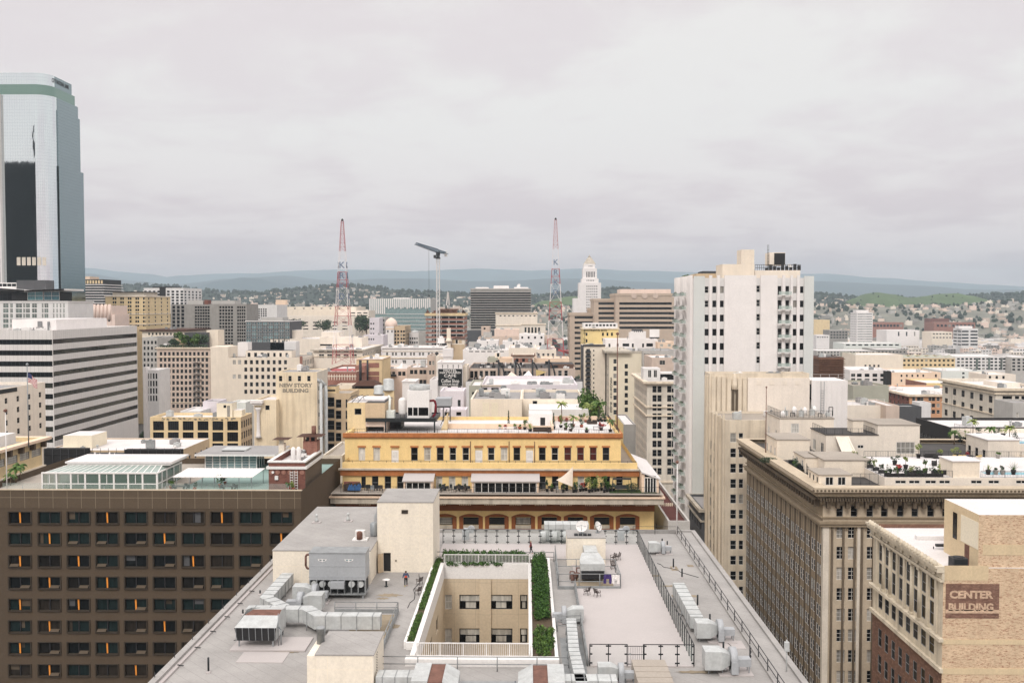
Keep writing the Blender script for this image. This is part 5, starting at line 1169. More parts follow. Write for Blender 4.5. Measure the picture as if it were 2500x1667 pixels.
low.q((LX1,Y1,0),(LX1,Y1+34,0),(LX1,Y1+34,ZT-.2),(LX1,Y1,ZT-.2));low.q((LX0,Y1+34,0),(LX0,Y1,0),(LX0,Y1,ZT-.2),(LX0,Y1+34,ZT-.2));low.q((LX1,Y1+34,0),(LX0,Y1+34,0),(LX0,Y1+34,ZT),(LX1,Y1+34,ZT))
low.build('wall','w_yellow',t)
ST['arch']=(1,3,.12,.1,'frame_dark','glass_mix')
windows(t,(LX0,Y1,0),0,[(r,'arch')for r,_ in its],.35,True)
for r,_ in its:
 mb=MB();x0,x1=LX0+r[0],LX0+r[2];zb,za=r[3],r[1];p=.7
 mb.box(x0-p,x0,Y1-.18,Y1-.003,za-3.4,zb+.1,0,'');mb.box(x1,x1+p,Y1-.18,Y1-.003,za-3.4,zb+.1,0,'')
 mb.box(x0,x1,Y1-.1,Y1-.003,za-3.4,za-.55,1,'');mb.box(x0,x1,Y1-.3,Y1-.003,za-.55,za,2,'')
 n=8;cx=(x0+x1)/2;hw=(x1-x0)/2+p
 for i in range(n):
  a0,a1=-1+2*i/n,-1+2*(i+1)/n;f=lambda a:zb+.1+.5*(1-abs(a)**2.2)
  mb.q((cx+a0*hw,Y1-.18,zb+.1),(cx+a1*hw,Y1-.18,zb+.1),(cx+a1*hw,Y1-.18,f(a1)),(cx+a0*hw,Y1-.18,f(a0)))
  mb.q((cx+a0*hw,Y1-.18,f(a0)),(cx+a1*hw,Y1-.18,f(a1)),(cx+a1*hw,Y1-.003,f(a1)),(cx+a0*hw,Y1-.003,f(a0)))
 mb.build('arch_surround',['w_terradark','w_terra','stone_grey'],t)
CX0,CX1=PX(806,161,1220),PX(1621,161,1220)
mb=MB();zc0,zc1=PZ(1231,161),PZ(1213,161)
mb.box(CX0,CX1,161.2,166,zc0,zc1-.25,0,'k');mb.box(CX0-.2,CX1+.2,160.9,166,zc1-.247,zc1,1,'k');mb.box(LX0,LX1+.6,163.2,Y1-.02,zc0-.5,zc0-.003,0,'k');mb.box(LX0+.02,LX1+.05,Y1-.3,Y1-.02,zc0-1.9,zc0-.503,2,'')
mb.box(CX1-3,CX1,166.01,199,zc0,zc1-.25,0,'');mb.box(CX0,CX0+.9,166.01,199,zc0,zc1-.25,0,'')
mb.build('cornice',['stone_grey','w_peach','w_terradark'],t)
mb=MB()
for i in range(13):
 xx=LX0+4.5+i*4.3
 for k in range(7):mb.box(xx+k*.3,xx+k*.3+.16,162.2,162.6,zc0-.45,zc0-.003,0,'')
mb.build('dentils','stone_trim',t)
mb=MB();mb.q((CX0,161.0,ZT),(CX1,161.0,ZT),(CX1,199,ZT),(CX0,199,ZT));mb.build('terrace_floor','r_tan',t)
Y2=166.;MX0,MX1=PX(836,Y2,1160),PX(1556,Y2,1160);ZM=PZ(1130,Y2)
mid=MB();its=[]
def z2(px,py):return 775+px/2.767,850+py/2.767
for zx,st in((390,'sashdk'),(476,'sashdk'),(560,'sashdk'),(822,'curt'),(910,'curt'),(996,'curt'),(1520,'sashdk'),(1606,'sashdk'),(1780,'curt'),(1868,'sashdk'),(1954,'sashdk'),(2040,'sashdk')):
 px,_=z2(zx,0);its.append((rectpx(Y2,px,1162,1194,16,MX0,ZT),st))
door=rectpx(Y2,z2(312,0)[0],1163,1202,11,MX0,ZT);its.append(((door[0],.02,door[2],door[3]),'wide'))
facade(mid,(MX0,Y2,ZT),0,MX1-MX0,ZM-ZT,[r for r,_ in its],.3,0)
windows(t,(MX0,Y2,ZT),0,its,.3,True)
mid.q((MX1,Y2,ZT),(MX1,199,ZT),(MX1,199,ZM),(MX1,Y2,ZM));mid.q((MX0,199,ZT),(MX0,Y2,ZT),(MX0,Y2,ZM),(MX0,199,ZM))
for a,b_ in((MX0,MX1),):mid.q((a,Y2,ZM),(b_,Y2,ZM),(b_,Y2+.5,ZM),(a,Y2+.5,ZM));mid.q((b_,Y2+.5,ZM),(a,Y2+.5,ZM),(a,Y2+.5,ZM-1.1),(b_,Y2+.5,ZM-1.1))
mid.build('middle_wall','w_yellow',t)
mb=MB();zA,zB=PZ(1161,Y2),PZ(1147,Y2);mb.box(MX0-.3,MX1+.3,Y2-.35,Y2-.003,zA,zB,0,'');mb.box(MX0-.6,MX1+.6,Y2-.7,Y2-.003,zB,zB+.25,1,'');mb.build('middle_band',['w_terra','stone_grey'],t)
mb=MB();ZM2=ZM-1.0;mb.q((MX0+.01,Y2+.5,ZM2),(MX1-.01,Y2+.5,ZM2),(MX1-.01,199,ZM2),(MX0+.01,199,ZM2));mb.build('upper_terrace_floor','r_tan',t)
Y3=172.;TX0,TX1=PX(842,Y3,1090),PX(1516,Y3,1090);ZU=PZ(1058,Y3)
up=MB();its=[]
for zx,st in((300,'curt'),(400,'curt'),(655,'sashdk'),(743,'curt'),(829,'sashdk'),(915,'sash'),(1002,'sash'),(1174,'sash'),(1261,'curt'),(1347,'sashdk'),(1519,'sashdk'),(1604,'sash'),(1691,'curtred'),(1777,'curtred'),(1863,'curtred'),(1949,'sashdk')):
 its.append((rectpx(Y3,z2(zx,0)[0],1092,1124,16.5,TX0,ZM2),st))
drs=[]
for zx in(524,1090,1433):
 r=rectpx(Y3,z2(zx,0)[0],1092,1124,18,TX0,ZM2);drs.append((r[0],.02,r[2],r[3]))
facade(up,(TX0,Y3,ZM2),0,TX1-TX0,ZU-ZM2,[r for r,_ in its]+drs,.3,0)
windows(t,(TX0,Y3,ZM2),0,its,.3,True)
up.box(TX0,TX1,Y3,198,ZM2,ZU,0,'ftb');
for A,B_,C,D_ in(((TX0,Y3),(TX1,Y3),(TX1-.5,Y3+.5),(TX0+.5,Y3+.5)),((TX1,Y3),(TX1,198),(TX1-.5,197.5),(TX1-.5,Y3+.5)),((TX0,198),(TX0,Y3),(TX0+.5,Y3+.5),(TX0+.5,197.5))):
 up.q((*A,ZU),(*B_,ZU),(*C,ZU),(*D_,ZU),0);up.q((*D_,ZU),(*C,ZU),(*C,ZU-.7),(*D_,ZU-.7),0)
up.build('upper_wall','w_yellow',t)
ZR=ZU-.7
for r in drs:
 mb=MB();x0,x1=TX0+r[0],TX0+r[2];dt=ZM2+2.25
 mb.box(x0,x1,Y3+.2,Y3+.28,dt,ZM2+r[3],1,'');mb.box(x0,x1,Y3+.16,Y3+.24,ZM2+.02,dt-.01,0,'');mb.box(x0+.25,x1-.25,Y3+.14,Y3+.159,ZM2+.9,dt-.3,2,'');mb.build('door',['paint_white','w_ochre','frame_white'],t)
for r,_ in its+[(d,0)for d in drs]:
 mb=MB();mb.box(TX0+r[0]-.15,TX0+r[2]+.15,Y3-.12,Y3-.003,ZM2+r[3]+.02,ZM2+r[3]+.3,0,'');mb.build('lintel','w_terra',t)
mb=MB();mb.box(TX0-.3,TX1+.3,Y3-.4,Y3-.003,PZ(1067,Y3),ZU+.05,0,'');mb.box(TX1+.003,TX1+.3,Y3-.002,198,PZ(1067,Y3),ZU+.05,0,'');mb.box(TX0-.3,TX1+.3,Y3-.3,Y3-.003,PZ(1069.5,Y3),PZ(1067,Y3),1,'t');mb.build('upper_band',['w_terra','w_terradark'],t)
mb=MB();mb.q((TX0+.5,Y3+.5,ZR),(TX1-.5,Y3+.5,ZR),(TX1-.5,198,ZR),(TX0+.5,198,ZR));mb.build('roof','r_white',t)
for zx in(1034,1295,1467):
 mb=MB();x=PX(z2(zx,0)[0],Y3,1100);mb.tube((x,Y3-.1,ZM2),(x,Y3-.1,PZ(1077,Y3)),.07,n=6);mb.build('downpipe','rust',t)
def railing(label,pts,z,h,step,mat='iron',bars=0,cat='railing',name='railing',group=None,r=.03):
 t_=thing(name,label,cat,(*pts[0],z),group);rb,pb=MB(),MB()
 for a,b_ in zip(pts,pts[1:]):
  L=math.hypot(b_[0]-a[0],b_[1]-a[1]);n=max(1,round(L/step))
  for zz in(z+h,z+h*.5)if not bars else(z+h,z+.12):rb.tube((*a,zz),(*b_,zz),r,n=5)
  for i in range(n+1):
   q_=(a[0]+(b_[0]-a[0])*i/n,a[1]+(b_[1]-a[1])*i/n);pb.tube((*q_,z),(*q_,z+h),r*1.2,n=5)
  if bars:
   m=int(L/bars)
   for i in range(m):q_=(a[0]+(b_[0]-a[0])*i/m,a[1]+(b_[1]-a[1])*i/m);rb.tube((*q_,z+.12),(*q_,z+h),.014,n=4,cap=False)
 rb.build('rails',mat,t_);pb.build('posts',mat,t_);return t_
railing('thin railing along the upper terrace parapet of the yellow building',[(MX0+.2,Y2+.25),(MX1-.2,Y2+.25)],ZM,.35,1.5)
railing('black railing along the planted lower terrace of the yellow building',[(PX(829,162),162),(CX1-.6,162),(CX1-.6,175)],ZT,1.1,2.4,bars=.5)
railing('thin railing along the roof edge of the yellow building',[(TX0+.4,Y3+.25),(TX1-.3,Y3+.25),(TX1-.3,197)],ZU,.75,1.8,bars=.45)
def sunroom(label,x0p,x1p,yt,yb,yroofback,n,Yf=162.8):
 x0,x1=PX(x0p,Yf,yt),PX(x1p,Yf,yt);z1=PZ(yt,Yf);z0=ZT;zr=PZ(yroofback,Y2-.5)
 t_=thing('sunroom',label,'sunroom',((x0+x1)/2,Yf+1.5,ZT))
 mb=MB();mb.box(x0,x0+.3,Yf,Y2-.01,z0,z1,0,'b');mb.box(x1-.3,x1,Yf,Y2-.01,z0,z1,0,'b');mb.box(x0+.3,x1-.3,Yf,Yf+.3,z1-.35,z1,0,'');
 mb.q((x0,Yf,z1),(x0,Y2-.5,z1),(x0,Y2-.5,zr),(x0,Yf,z1));mb.q((x1,Yf,z1),(x1,Y2-.5,z1),(x1,Y2-.5,zr),(x1,Yf,z1));mb.build('wall','w_peach',t_)
 mb=MB();mb.q((x0-.2,Yf-.3,z1+.02),(x1+.2,Yf-.3,z1+.02),(x1+.2,Y2-.5,zr+.04),(x0-.2,Y2-.5,zr+.04));mb.q((x0-.2,Yf-.3,z1-.16),(x1+.2,Yf-.3,z1-.16),(x1+.2,Yf-.3,z1+.02),(x0-.2,Yf-.3,z1+.02));mb.build('roof','r_deck',t_)
 zb=max(z0+.05,PZ(yb,Yf));zt_=PZ(yt+5,Yf);a,b_=x0+.5,x1-.4
 fr=MB()
 for i in range(n+1):x=a+(b_-a)*i/n;fr.box(x-.06,x+.06,Yf-.02,Yf+.1,zb,zt_,0,'')
 fr.box(a,b_,Yf-.01,Yf+.09,zt_,zt_+.1,0,'');fr.box(a,b_,Yf-.01,Yf+.09,zb-.08,zb,0,'');fr.build('window_frame','frame_white',t_)
 for i in range(n):
  g=MB();u,v=a+(b_-a)*i/n+.06,a+(b_-a)*(i+1)/n-.06;g.q((u,Yf+.04,zb),(v,Yf+.04,zb),(v,Yf+.04,zt_),(u,Yf+.04,zt_));g.build('pane','glass_dark',t_)
 return t_
s1=sunroom('small white roofed sunroom with dark glass on the left terrace',985,1056,1174,1200,1156,4)
s2=sunroom('long white roofed sunroom with nine dark panes on the terrace',1152,1315,1174,1212,1156,9)
t_=thing('sunroom','end sunroom with sloping white roof and white framed doors','sunroom',(PX(1585,165),166,ZT))
xa,xb=MX1+.4,PX(1611,163);za,zb=PZ(1166,163),PZ(1157,163)
mb=MB();mb.poly([(xa,163,ZT),(xb,163,ZT),(xb,163,za-.25),(xa,163,zb+.1)]);mb.q((xb,163,ZT),(xb,182,ZT),(xb,182,za-.25),(xb,163,za-.25));mb.q((xa,182,ZT),(xa,163,ZT),(xa,163,zb+.1),(xa,182,zb+.1));mb.build('wall','w_peach',t_)
mb=MB();mb.q((xa-.1,162.7,zb+.55),(xb+.3,162.7,za-.05),(xb+.3,183,za-.05),(xa-.1,183,PZ(1127,172)));mb.q((xa-.1,162.7,zb+.3),(xb+.3,162.7,za-.3),(xb+.3,162.7,za-.05),(xa-.1,162.7,zb+.55));mb.build('roof','r_white',t_)
fr=MB();a,b_=xa+.5,xb-.5
for i in range(5):x=a+(b_-a)*i/4;fr.box(x-.07,x+.07,162.9,162.99,ZT+.1,ZT+2.5,0,'')
fr.box(a,b_,162.9,162.99,ZT+2.5,ZT+2.65,0,'');fr.build('door_frame','frame_white',t_)
for i in range(4):g=MB();g.box(a+(b_-a)*i/4+.07,a+(b_-a)*(i+1)/4-.07,162.93,162.98,ZT+.1,ZT+2.5,0,'');g.build('pane','glass_dark',t_)
g=MB();g.poly([(a,162.96,ZT+2.7),(b_,162.96,ZT+2.7),(b_,162.96,ZT+2.85),(a,162.96,ZT+3.3)]);g.build('fanlight','glass_dark',t_)
p3=[(PX(1400,163,1137),164.5,PZ(1138,164.5)),(PX(1358,162.5,1170),162.6,PZ(1171,162.6)),(PX(1398,162.5,1186),162.8,PZ(1187,162.8))]
mb=MB();n=8;sail=lambda u,v:tuple(Vector(p3[0])*(1-u)+(Vector(p3[1])*(1-v)+Vector(p3[2])*v)*u+Vector((0,-.35*sin(pi*v)*u,-.25*sin(pi*u))))
for i in range(n):
 for j in range(n):mb.q(sail(i/n,j/n),sail((i+1)/n,j/n),sail((i+1)/n,(j+1)/n),sail(i/n,(j+1)/n));mb.sm[-1]=True
tag(mb.build('shade_sail','cloth_sail',at=p3[0]),'cream triangular shade sail strung over the planted terrace','shade sail')
mb=MB();mb.tube((p3[1][0],p3[1][1],ZT),p3[1],.05,n=6);mb.tube((p3[2][0],p3[2][1],ZT),p3[2],.05,n=6);tag(mb.build('sail_post','iron',at=(p3[1][0],p3[1][1],ZT)),'thin posts holding the cream terrace sail','post')
def leafcloud(mb,c,rx,ry,rz,n,s,rnd,m=0,flat=.0):
 for i in range(n):
  while True:
   u=Vector((rnd.uniform(-1,1),rnd.uniform(-1,1),rnd.uniform(-1,1)))
   if .25<u.length<1:break
  p=Vector((c[0]+u.x*rx,c[1]+u.y*ry,c[2]+u.z*rz));d=Vector((rnd.uniform(-1,1),rnd.uniform(-1,1),rnd.uniform(-.3,1))).normalized()
  a=d.orthogonal().normalized();a=Matrix.Rotation(rnd.uniform(0,6.3),3,d)@a;b_=d.cross(a);k=s*rnd.uniform(.6,1.4)
  mb.q(tuple(p+a*k),tuple(p+b_*k*.55),tuple(p-a*k),tuple(p-b_*k*.55),m)
def clumps(mb,c,rx,ry,rz,k,n,s,rnd,m=0):
 for i in range(k):
  u=Vector((rnd.uniform(-1,1),rnd.uniform(-1,1),rnd.uniform(-1,1)));u=u if u.length<1 else u.normalized()
  f=rnd.uniform(.35,.6);leafcloud(mb,(c[0]+u.x*rx*.7,c[1]+u.y*ry*.7,c[2]+u.z*rz*.7),rx*f,ry*f,rz*f,n,s,rnd,m)
def potplant(label,x,y,z,h,w_,leaf='leaf',pot='pot_terra',kind='bush',seed=0,cat='potted plant',group=None,pr=.28,ph=.45):
 rnd=random.Random(seed);t_=thing('potted_plant',label,cat,(x,y,z),group)
 mb=MB();mb.lathe((x,y,z),[(pr*.7,0),(pr,ph),(pr*1.08,ph),(pr*1.08,ph+.06),(pr*.9,ph+.06)],10);mb.build('pot',pot,t_)
 mb=MB();top=z+ph
 if kind=='palm':
  tr=MB();tr.tube((x,y,top),(x+.05,y,top+h*.5),.09,.06,7);tr.build('trunk','trunk',t_)
  palmfronds(mb,(x+.05,y,top+h*.5),w_,13,rnd)
 elif kind=='spiky':
  for i in range(22):
   a=rnd.uniform(0,6.3);e=rnd.uniform(.35,1.45);L=h*rnd.uniform(.6,1);d=Vector((cos(a)*cos(e),sin(a)*cos(e),sin(e)));s_=Vector((-sin(a),cos(a),0))*.05
   p=Vector((x,y,top));q_=p+d*L*.6;e2=p+d*L-Vector((0,0,L*.12*cos(e)));mb.q(tuple(p+s_),tuple(p-s_),tuple(q_-s_*.8),tuple(q_+s_*.8));mb.q(tuple(q_+s_*.8),tuple(q_-s_*.8),tuple(e2),tuple(e2))
 elif kind=='tree':
  tr=MB();tr.tube((x,y,top),(x,y,top+h*.55),.05,.03,6);tr.build('trunk','trunk',t_)
  clumps(mb,(x,y,top+h*.72),w_/2,w_/2,h*.3,7,26,.12,rnd)
 elif kind=='cypress':
  for k in range(7):leafcloud(mb,(x,y,top+h*(k+.5)/7),w_/2*(1.05-k/8),w_/2*(1.05-k/8),h/9,40,.1,rnd)
 else:clumps(mb,(x,y,top+h*.5),w_/2,w_/2,h/2,6,30,.11,rnd)
 mb.build('foliage',leaf,t_);return t_
def palmfronds(mb,c,r,n,rnd,m=0):
 c=Vector(c)
 for i in range(n):
  a=2*pi*i/n+rnd.uniform(-.2,.2);e=rnd.uniform(-.1,1.1);pts=[]
  for k in range(6):
   s_=k/5*r*rnd.uniform(.95,1.05);pts.append(c+Vector((cos(a)*s_*cos(e*.8),sin(a)*s_*cos(e*.8),s_*sin(e)-.45*(k/5)**2*r*1.3)))
  sd=Vector((-sin(a),cos(a),0));w_=r*.17
  for k in range(5):
   w0,w1=w_*(1-abs(k/5-.4)),w_*(1-abs((k+1)/5-.4))*(.15 if k==4 else 1);dz=Vector((0,0,-w_*.5))
   for s2 in(1,-1):mb.q(tuple(pts[k]),tuple(pts[k+1]),tuple(pts[k+1]+sd*w1*s2+dz),tuple(pts[k]+sd*w0*s2+dz),m)
def palm(label,x,y,z,h,r,seed,leaf='leaf',group=None,name='palm_tree'):
 rnd=random.Random(seed);t_=thing(name,label,'palm tree',(x,y,z),group)
 mb=MB();mb.tube((x,y,z),(x+h*.02,y,z+h*.5),r*.085,r*.06,8);mb.tube((x+h*.02,y,z+h*.5),(x,y,z+h),r*.06,r*.05,8);mb.build('trunk','trunk',t_)
 mb=MB();palmfronds(mb,(x,y,z+h),r,22,rnd);mb.build('crown',leaf,t_);return t_
rnd=random.Random(77)
spots=[(1402,1.2,.9,'leaf_dark','bush'),(1408,1.5,1.,'leaf','bush'),(1418,.9,.8,'leaf_grey','bush'),(1425,1.1,.9,'flower_red','bush'),(1432,1.3,1.,'leaf_dark','bush'),(1440,2.3,1.7,'leaf','tree'),(1447,1.6,1.3,'leaf_pale','bush'),(1455,1.9,1.5,'leaf','bush'),(1462,2.6,1.4,'leaf_pale','bush'),(1470,1.1,1.,'leaf_dark','bush'),(1477,2.5,1.5,'leaf','tree'),(1484,1.5,1.1,'leaf_lush','bush'),(1491,.9,.9,'leaf_dark','bush'),(1500,1.,.9,'leaf_grey','bush'),(1384,1.,.9,'leaf_dark','bush'),(1376,1.3,.8,'leaf','bush'),(1336,1.6,.6,'leaf_dark','tree'),(1348,.9,.7,'leaf','bush')]
for i,(px,h,w_,lf,kd)in enumerate(spots):
 yy=163+(i*.37)%1.8;potplant('leafy terrace plant in a dark pot on the crowded lower terrace',PX(px,yy),yy,ZT,h,w_,lf,'pot_dark',kd,i,group='plants crowding the lower terrace')
hd=MB();leafcloud(hd,(PX(1546,163.5),163.6,ZT+.8),1.2,.5,.85,700,.09,rnd);tag(hd.build('hedge','leaf_dark',at=(PX(1546,163.5),163.6,ZT)),'clipped dark hedge box beside the end sunroom','hedge')
sm=MB();x=PX(1520,164)
for dx in(-1.7,1.7):sm.beam((x+dx,163.3,ZT),(x+dx*.9,163.9,ZT+2.2),.1,.1);sm.beam((x+dx,164.5,ZT),(x+dx*.9,163.9,ZT+2.2),.1,.1)
sm.beam((x-1.6,163.9,ZT+2.2),(x+1.6,163.9,ZT+2.2),.16,.3);sm.box(x-1.2,x+1.2,163.6,164.2,ZT+.5,ZT+.58,0,'');sm.box(x-1.2,x+1.2,164.15,164.22,ZT+.58,ZT+1.1,0,'');sm.beam((x-1.1,163.9,ZT+.5),(x-1.1,163.9,ZT+2.2),.04,.04);sm.beam((x+1.1,163.9,ZT+.5),(x+1.1,163.9,ZT+2.2),.04,.04)
tag(sm.build('garden_swing','iron',at=(x,164,ZT)),'dark iron garden swing on the planted terrace','swing seat')
lw=MB();lw.box(PX(1490,162.5),CX1-1,162.3,165.5,ZT+.003,ZT+.05,0);tag(lw.build('lawn_mat','r_lawn',at=(15,163,ZT)),'strip of green artificial lawn at the right terrace end','lawn mat')
def frames(label,n,xa,xb,seed,group,mats=('iron','wicker','paint_black','steel')):
 r_=random.Random(seed)
 for i in range(n):
  x=xa+(xb-xa)*(i+r_.random()*.6)/n;y=162.6+r_.random()*2;w_=r_.uniform(.4,.7);mb=MB()
  mb.box(x,x+w_,y,y+.5,ZT+.42,ZT+.48,0,'');mb.box(x,x+w_,y+.45,y+.5,ZT+.48,ZT+r_.uniform(.8,1.1),0,'b')
  for sx in(0,w_-.05):
   for sy in(0,.45):mb.box(x+sx,x+sx+.05,y+sy,y+sy+.05,ZT,ZT+.42,0,'bt')
  tag(mb.build('terrace_chair',mats[r_.randrange(len(mats))],at=(x,y,ZT)),label,'chair',group)
frames('dark chair on the terrace between the two sunrooms',9,PX(1068,163),PX(1145,163),4,'chairs between the sunrooms')
frames('dark chair on the terrace right of the long sunroom',6,PX(1320,163),PX(1395,163),5,'chairs right of the long sunroom')
frames('chair or low table on the far left terrace',6,PX(880,163),PX(930,163),6,'chairs on the left terrace')
for i,px in enumerate((1074,1084,1120,1136)):potplant('small dark plant among the chairs between the sunrooms',PX(px,164.5),164.6,ZT,.7,.6,'leaf_dark','pot_dark','bush',i+60,group='plants between the sunrooms')
bt=thing('tarp_pile','stacked goods under a crumpled blue tarpaulin on the left terrace','tarpaulin',(PX(858,163.5),163.5,ZT))
mb=MB();x0=PX(846,163);n=10;r_=random.Random(9);hh=[[1.15+r_.uniform(-.3,.25)for _ in range(n+1)]for _ in range(4)]
for i in range(n):
 for j in range(3):
  p=lambda a,b_:(x0+a*.22,162.9+b_*.5,ZT+(hh[b_][a]if 0<a<n else .5))
  mb.q(p(i,j),p(i+1,j),p(i+1,j+1),p(i,j+1))
 mb.q((x0+i*.22,162.85,ZT+.25),(x0+(i+1)*.22,162.85,ZT+.25),p(i+1,0),p(i,0))
mb.build('tarpaulin','tarp_blue',bt)
mb=MB()
for i in range(6):x=x0-.8+i*.45;mb.box(x,x+.4,163.2,164.4,ZT,ZT+1.2+(i%3)*.15,0,'b');mb.box(x+.05,x+.5,163.5,164,ZT+1.2+(i%3)*.15,ZT+1.6,1,'b')
mb.build('stacked_boxes',['wicker','w_redbrick'],bt)
ph=thing('roof_house','ochre roof house with one barred window and white flat roof','roof house',(PX(868,180),183,ZR))
ha,hb_=PX(846,179),PX(891,179);hz=PZ(983,179);mb=MB();its=[(rectpx(179,874,997,1012,17,ha,ZR),'plain')]
facade(mb,(ha,179,ZR),0,hb_-ha,hz-ZR,[its[0][0]],.2);mb.box(ha,hb_,179,190,ZR,hz,0,'fb',1)
mb.build('wall',['w_ochre','r_white'],ph);windows(ph,(ha,179,ZR),0,its,.2)
mb=MB();x1=PX(939,179);mb.box(hb_+.01,x1,178.6,190,PZ(1025,179),hz-.05,0,'',1);mb.build('patched_room',['w_tan','r_dark'],ph)
mb=MB();mb.box(ha+.5,x1-.5,181.5,189.5,hz,hz+.25,0,'b');mb.build('roof','r_white',ph)
mb=MB();mb.box(hb_+.01,PX(943,179),178.9,186,PZ(1042,179),PZ(1030,179),0,'');mb.box(PX(936,179),PX(943,179),178.9,186,ZR,PZ(1042,179),0,'b');mb.box(hb_+.1,PX(936,179),182,186,ZR,PZ(1042,179),1,'b');mb.build('garage',['w_pink','black'],ph)
for i in range(3):
 mb=MB();x=ha+.8+i*1.1;mb.path([(x-1,178.8,hz),(x-.2,180.5,hz+1.),(x+.5,182.5,hz+1.1)],.06);mb.beam((x-.2,180.5,hz+1.),(x-.4,182.5,hz+.2),.08,.08);mb.build('skylight_rib','iron',ph)
pf=thing('steel_platform','black steel roof platform carrying the tank and cooling tower','platform',(PX(1000,180),181,ZR))
pa,pb=PX(891,178.5),PX(1063,178.5);pz0,pz1=PZ(1030,178.5),PZ(1021,178.5);mb=MB();mb.box(pa,pb,178.3,178.58,pz0,pz1,0,'');mb.box(pa,pb,188,188.3,pz0,pz1,0,'');mb.box(pb-.3,pb,178.6,188,pz0,pz1,0,'');mb.box(PX(940,179),pb-.35,178.6,187.9,pz1-.35,pz1-.2,1,'')
for px in(940,1060):
 for y in(178.45,188.1):mb.tube((PX(px,y),y,ZR),(PX(px,y),y,pz0),.14,n=8)
mb.box(PX(945,183),PX(978,183),183,187.9,ZR,pz0,1,'b');mb.build('beams',['paint_black','iron'],pf)
c=thing('cooling_tower','big white cooling tower with round fan ring and dark louvres','cooling tower',(PX(1020,181),182,pz1))
ca,cb=PX(993,180),PX(1047,180);cz0,czm,czt=pz1-.2,PZ(995,180),PZ(954,180);mb=MB();mb.box(ca,cb,180,185,czm,czt,0,'');mb.box(ca,cb,180,185,cz0,cz0+.5,0,'')
for x in(ca,ca+(cb-ca)*.24,ca+(cb-ca)*.48,cb-.15):mb.box(x,x+.15,179.95,185.02,cz0+.5,czm,0,'bt')
mb.box(ca-.03,cb+.03,179.96,185.04,PZ(975,180),PZ(974,180),0,'');mb.build('casing','paint_white',c)
mb=MB();mb.box(ca+.1,cb-.1,180.1,184.9,cz0+.5,czm,0,'bt');mb.build('louvre','glass_dark',c)
mb=MB();mb.lathe(((ca+cb)/2,182.5,czt),[(2.05,0),(1.95,.45),(2.,.95),(1.85,.95),(1.8,.3),(.2,.3)],24);mb.build('fan_ring','galv',c)
mb=MB();x=cb+.9;mb.path([(cb,181,pz1+3),(x,180.8,pz1+3.1),(x+.3,180.6,pz1+2.4),(x+.2,180.4,pz1+.6),(x-.3,180.2,pz1)],.22,8);mb.build('red_pipe','jacket_red',c)
tk=MB();x,_=P(982,990,181);tk.lathe((x,181.4,pz1-.2),[(.4,0),(.45,.5),(.72,.6),(.78,1),(.78,3.2),(.7,3.5),(.3,3.75),(.05,3.8)],16)
tag(tk.build('water_tank','paint_white',at=(x,181.4,pz1)),'upright white water tank left of the big cooling tower','tank')
gb=MB();x0,x1=PX(942,180),PX(962,180);gb.box(x0,x1,179.6,181.4,pz1-.2,PZ(1003,180),0,'');gb.tube((x0+.5,180,pz1),(x0+.7,180,pz1+3.6),.22,n=8);gb.path([(x0+.7,180,pz1+3.6),(x0+.3,181,pz1+3.9)],.22,8);tag(gb.build('pump_box','w_mint',at=(x0,180,pz1)),'pale green pump box with bent duct on the steel platform','pump box')
hv=thing('air_handler','grey ribbed air handler behind the big cooling tower','air handler',(PX(1084,196),197,ZR));mb=MB();mb.box(PX(1064,196),PX(1101,196),195,199,PZ(990,196),PZ(972,196),0,'')
for k in range(4):z=PZ(974+k*4,196);mb.box(PX(1064,196)-.02,PX(1101,196)+.02,194.96,199.02,z-.06,z,0,'')
mb.build('casing','panelgrey',hv);mb=MB();mb.box(PX(1066,196),PX(1100,196),195.2,198.8,PZ(994,196),PZ(990,196),0,'');
for px in(1066,1082,1099):mb.tube((PX(px,196),195.4,ZR),(PX(px,196),195.4,PZ(994,196)),.12,n=6)
mb.build('fan_legs','iron',hv)
st=thing('roof_steps','cream stepped roof ramp with handrail beside the black platform','steps',(PX(1080,182),184,ZR));mb=MB();x0,x1=PX(1075,182),PX(1097,188)
mb.poly([(x0,182,ZR),(x1,182,ZR),(x1,182,PZ(1010,182))]);mb.q((x0,182,ZR),(x1,182,PZ(1010,182)),(x1,185,PZ(1010,182)),(x0,185,ZR));mb.q((x1,182,ZR),(x1,185,ZR),(x1,185,PZ(1010,182)),(x1,182,PZ(1010,182)));mb.build('ramp','w_ochre',st)
mb=MB();mb.beam((x0,181.9,ZR+.9),(x1,181.9,PZ(1010,182)+.9),.12,.12);mb.build('handrail','iron',st)
rp=thing('roof_parapets','low peach roof walls round the planted roof garden','parapet',(0,190,ZR));mb=MB()
mb.box(PX(1085,184),PX(1300,184),184,184.4,ZR,ZR+.95,0,'b');mb.box(PX(1300,181),PX(1352,181),181,181.4,ZR,ZR+.95,0,'b');mb.box(PX(1352,181)-.4,PX(1352,181),181.41,197,ZR,ZR+1.,0,'b');mb.box(PX(1352,181),TX1-.5,196.6,197,ZR,ZR+1.,0,'b');mb.build('parapet','w_peach',rp)
hut=thing('roof_hut','white roof hut with a black door at the back of the yellow roof','roof hut',(PX(1318,190),192,ZR));mb=MB();ua,ub=PX(1291,189),PX(1349,189);uz=PZ(1010,189);dr=rectpx(189,1325,1019,1040,12,ua,ZR)
dr=(dr[0],.02,dr[2],dr[3]);facade(mb,(ua,189,ZR),0,ub-ua,uz-ZR,[dr],.15);mb.box(ua,ub,189,196,ZR,uz,0,'fb',1);mb.build('wall',['w_white','r_white'],hut);windows(hut,(ua,189,ZR),0,[(dr,'black')],.15,name='door')
def zz4(x,y):return 1160+x/6.19,930+y/6.19
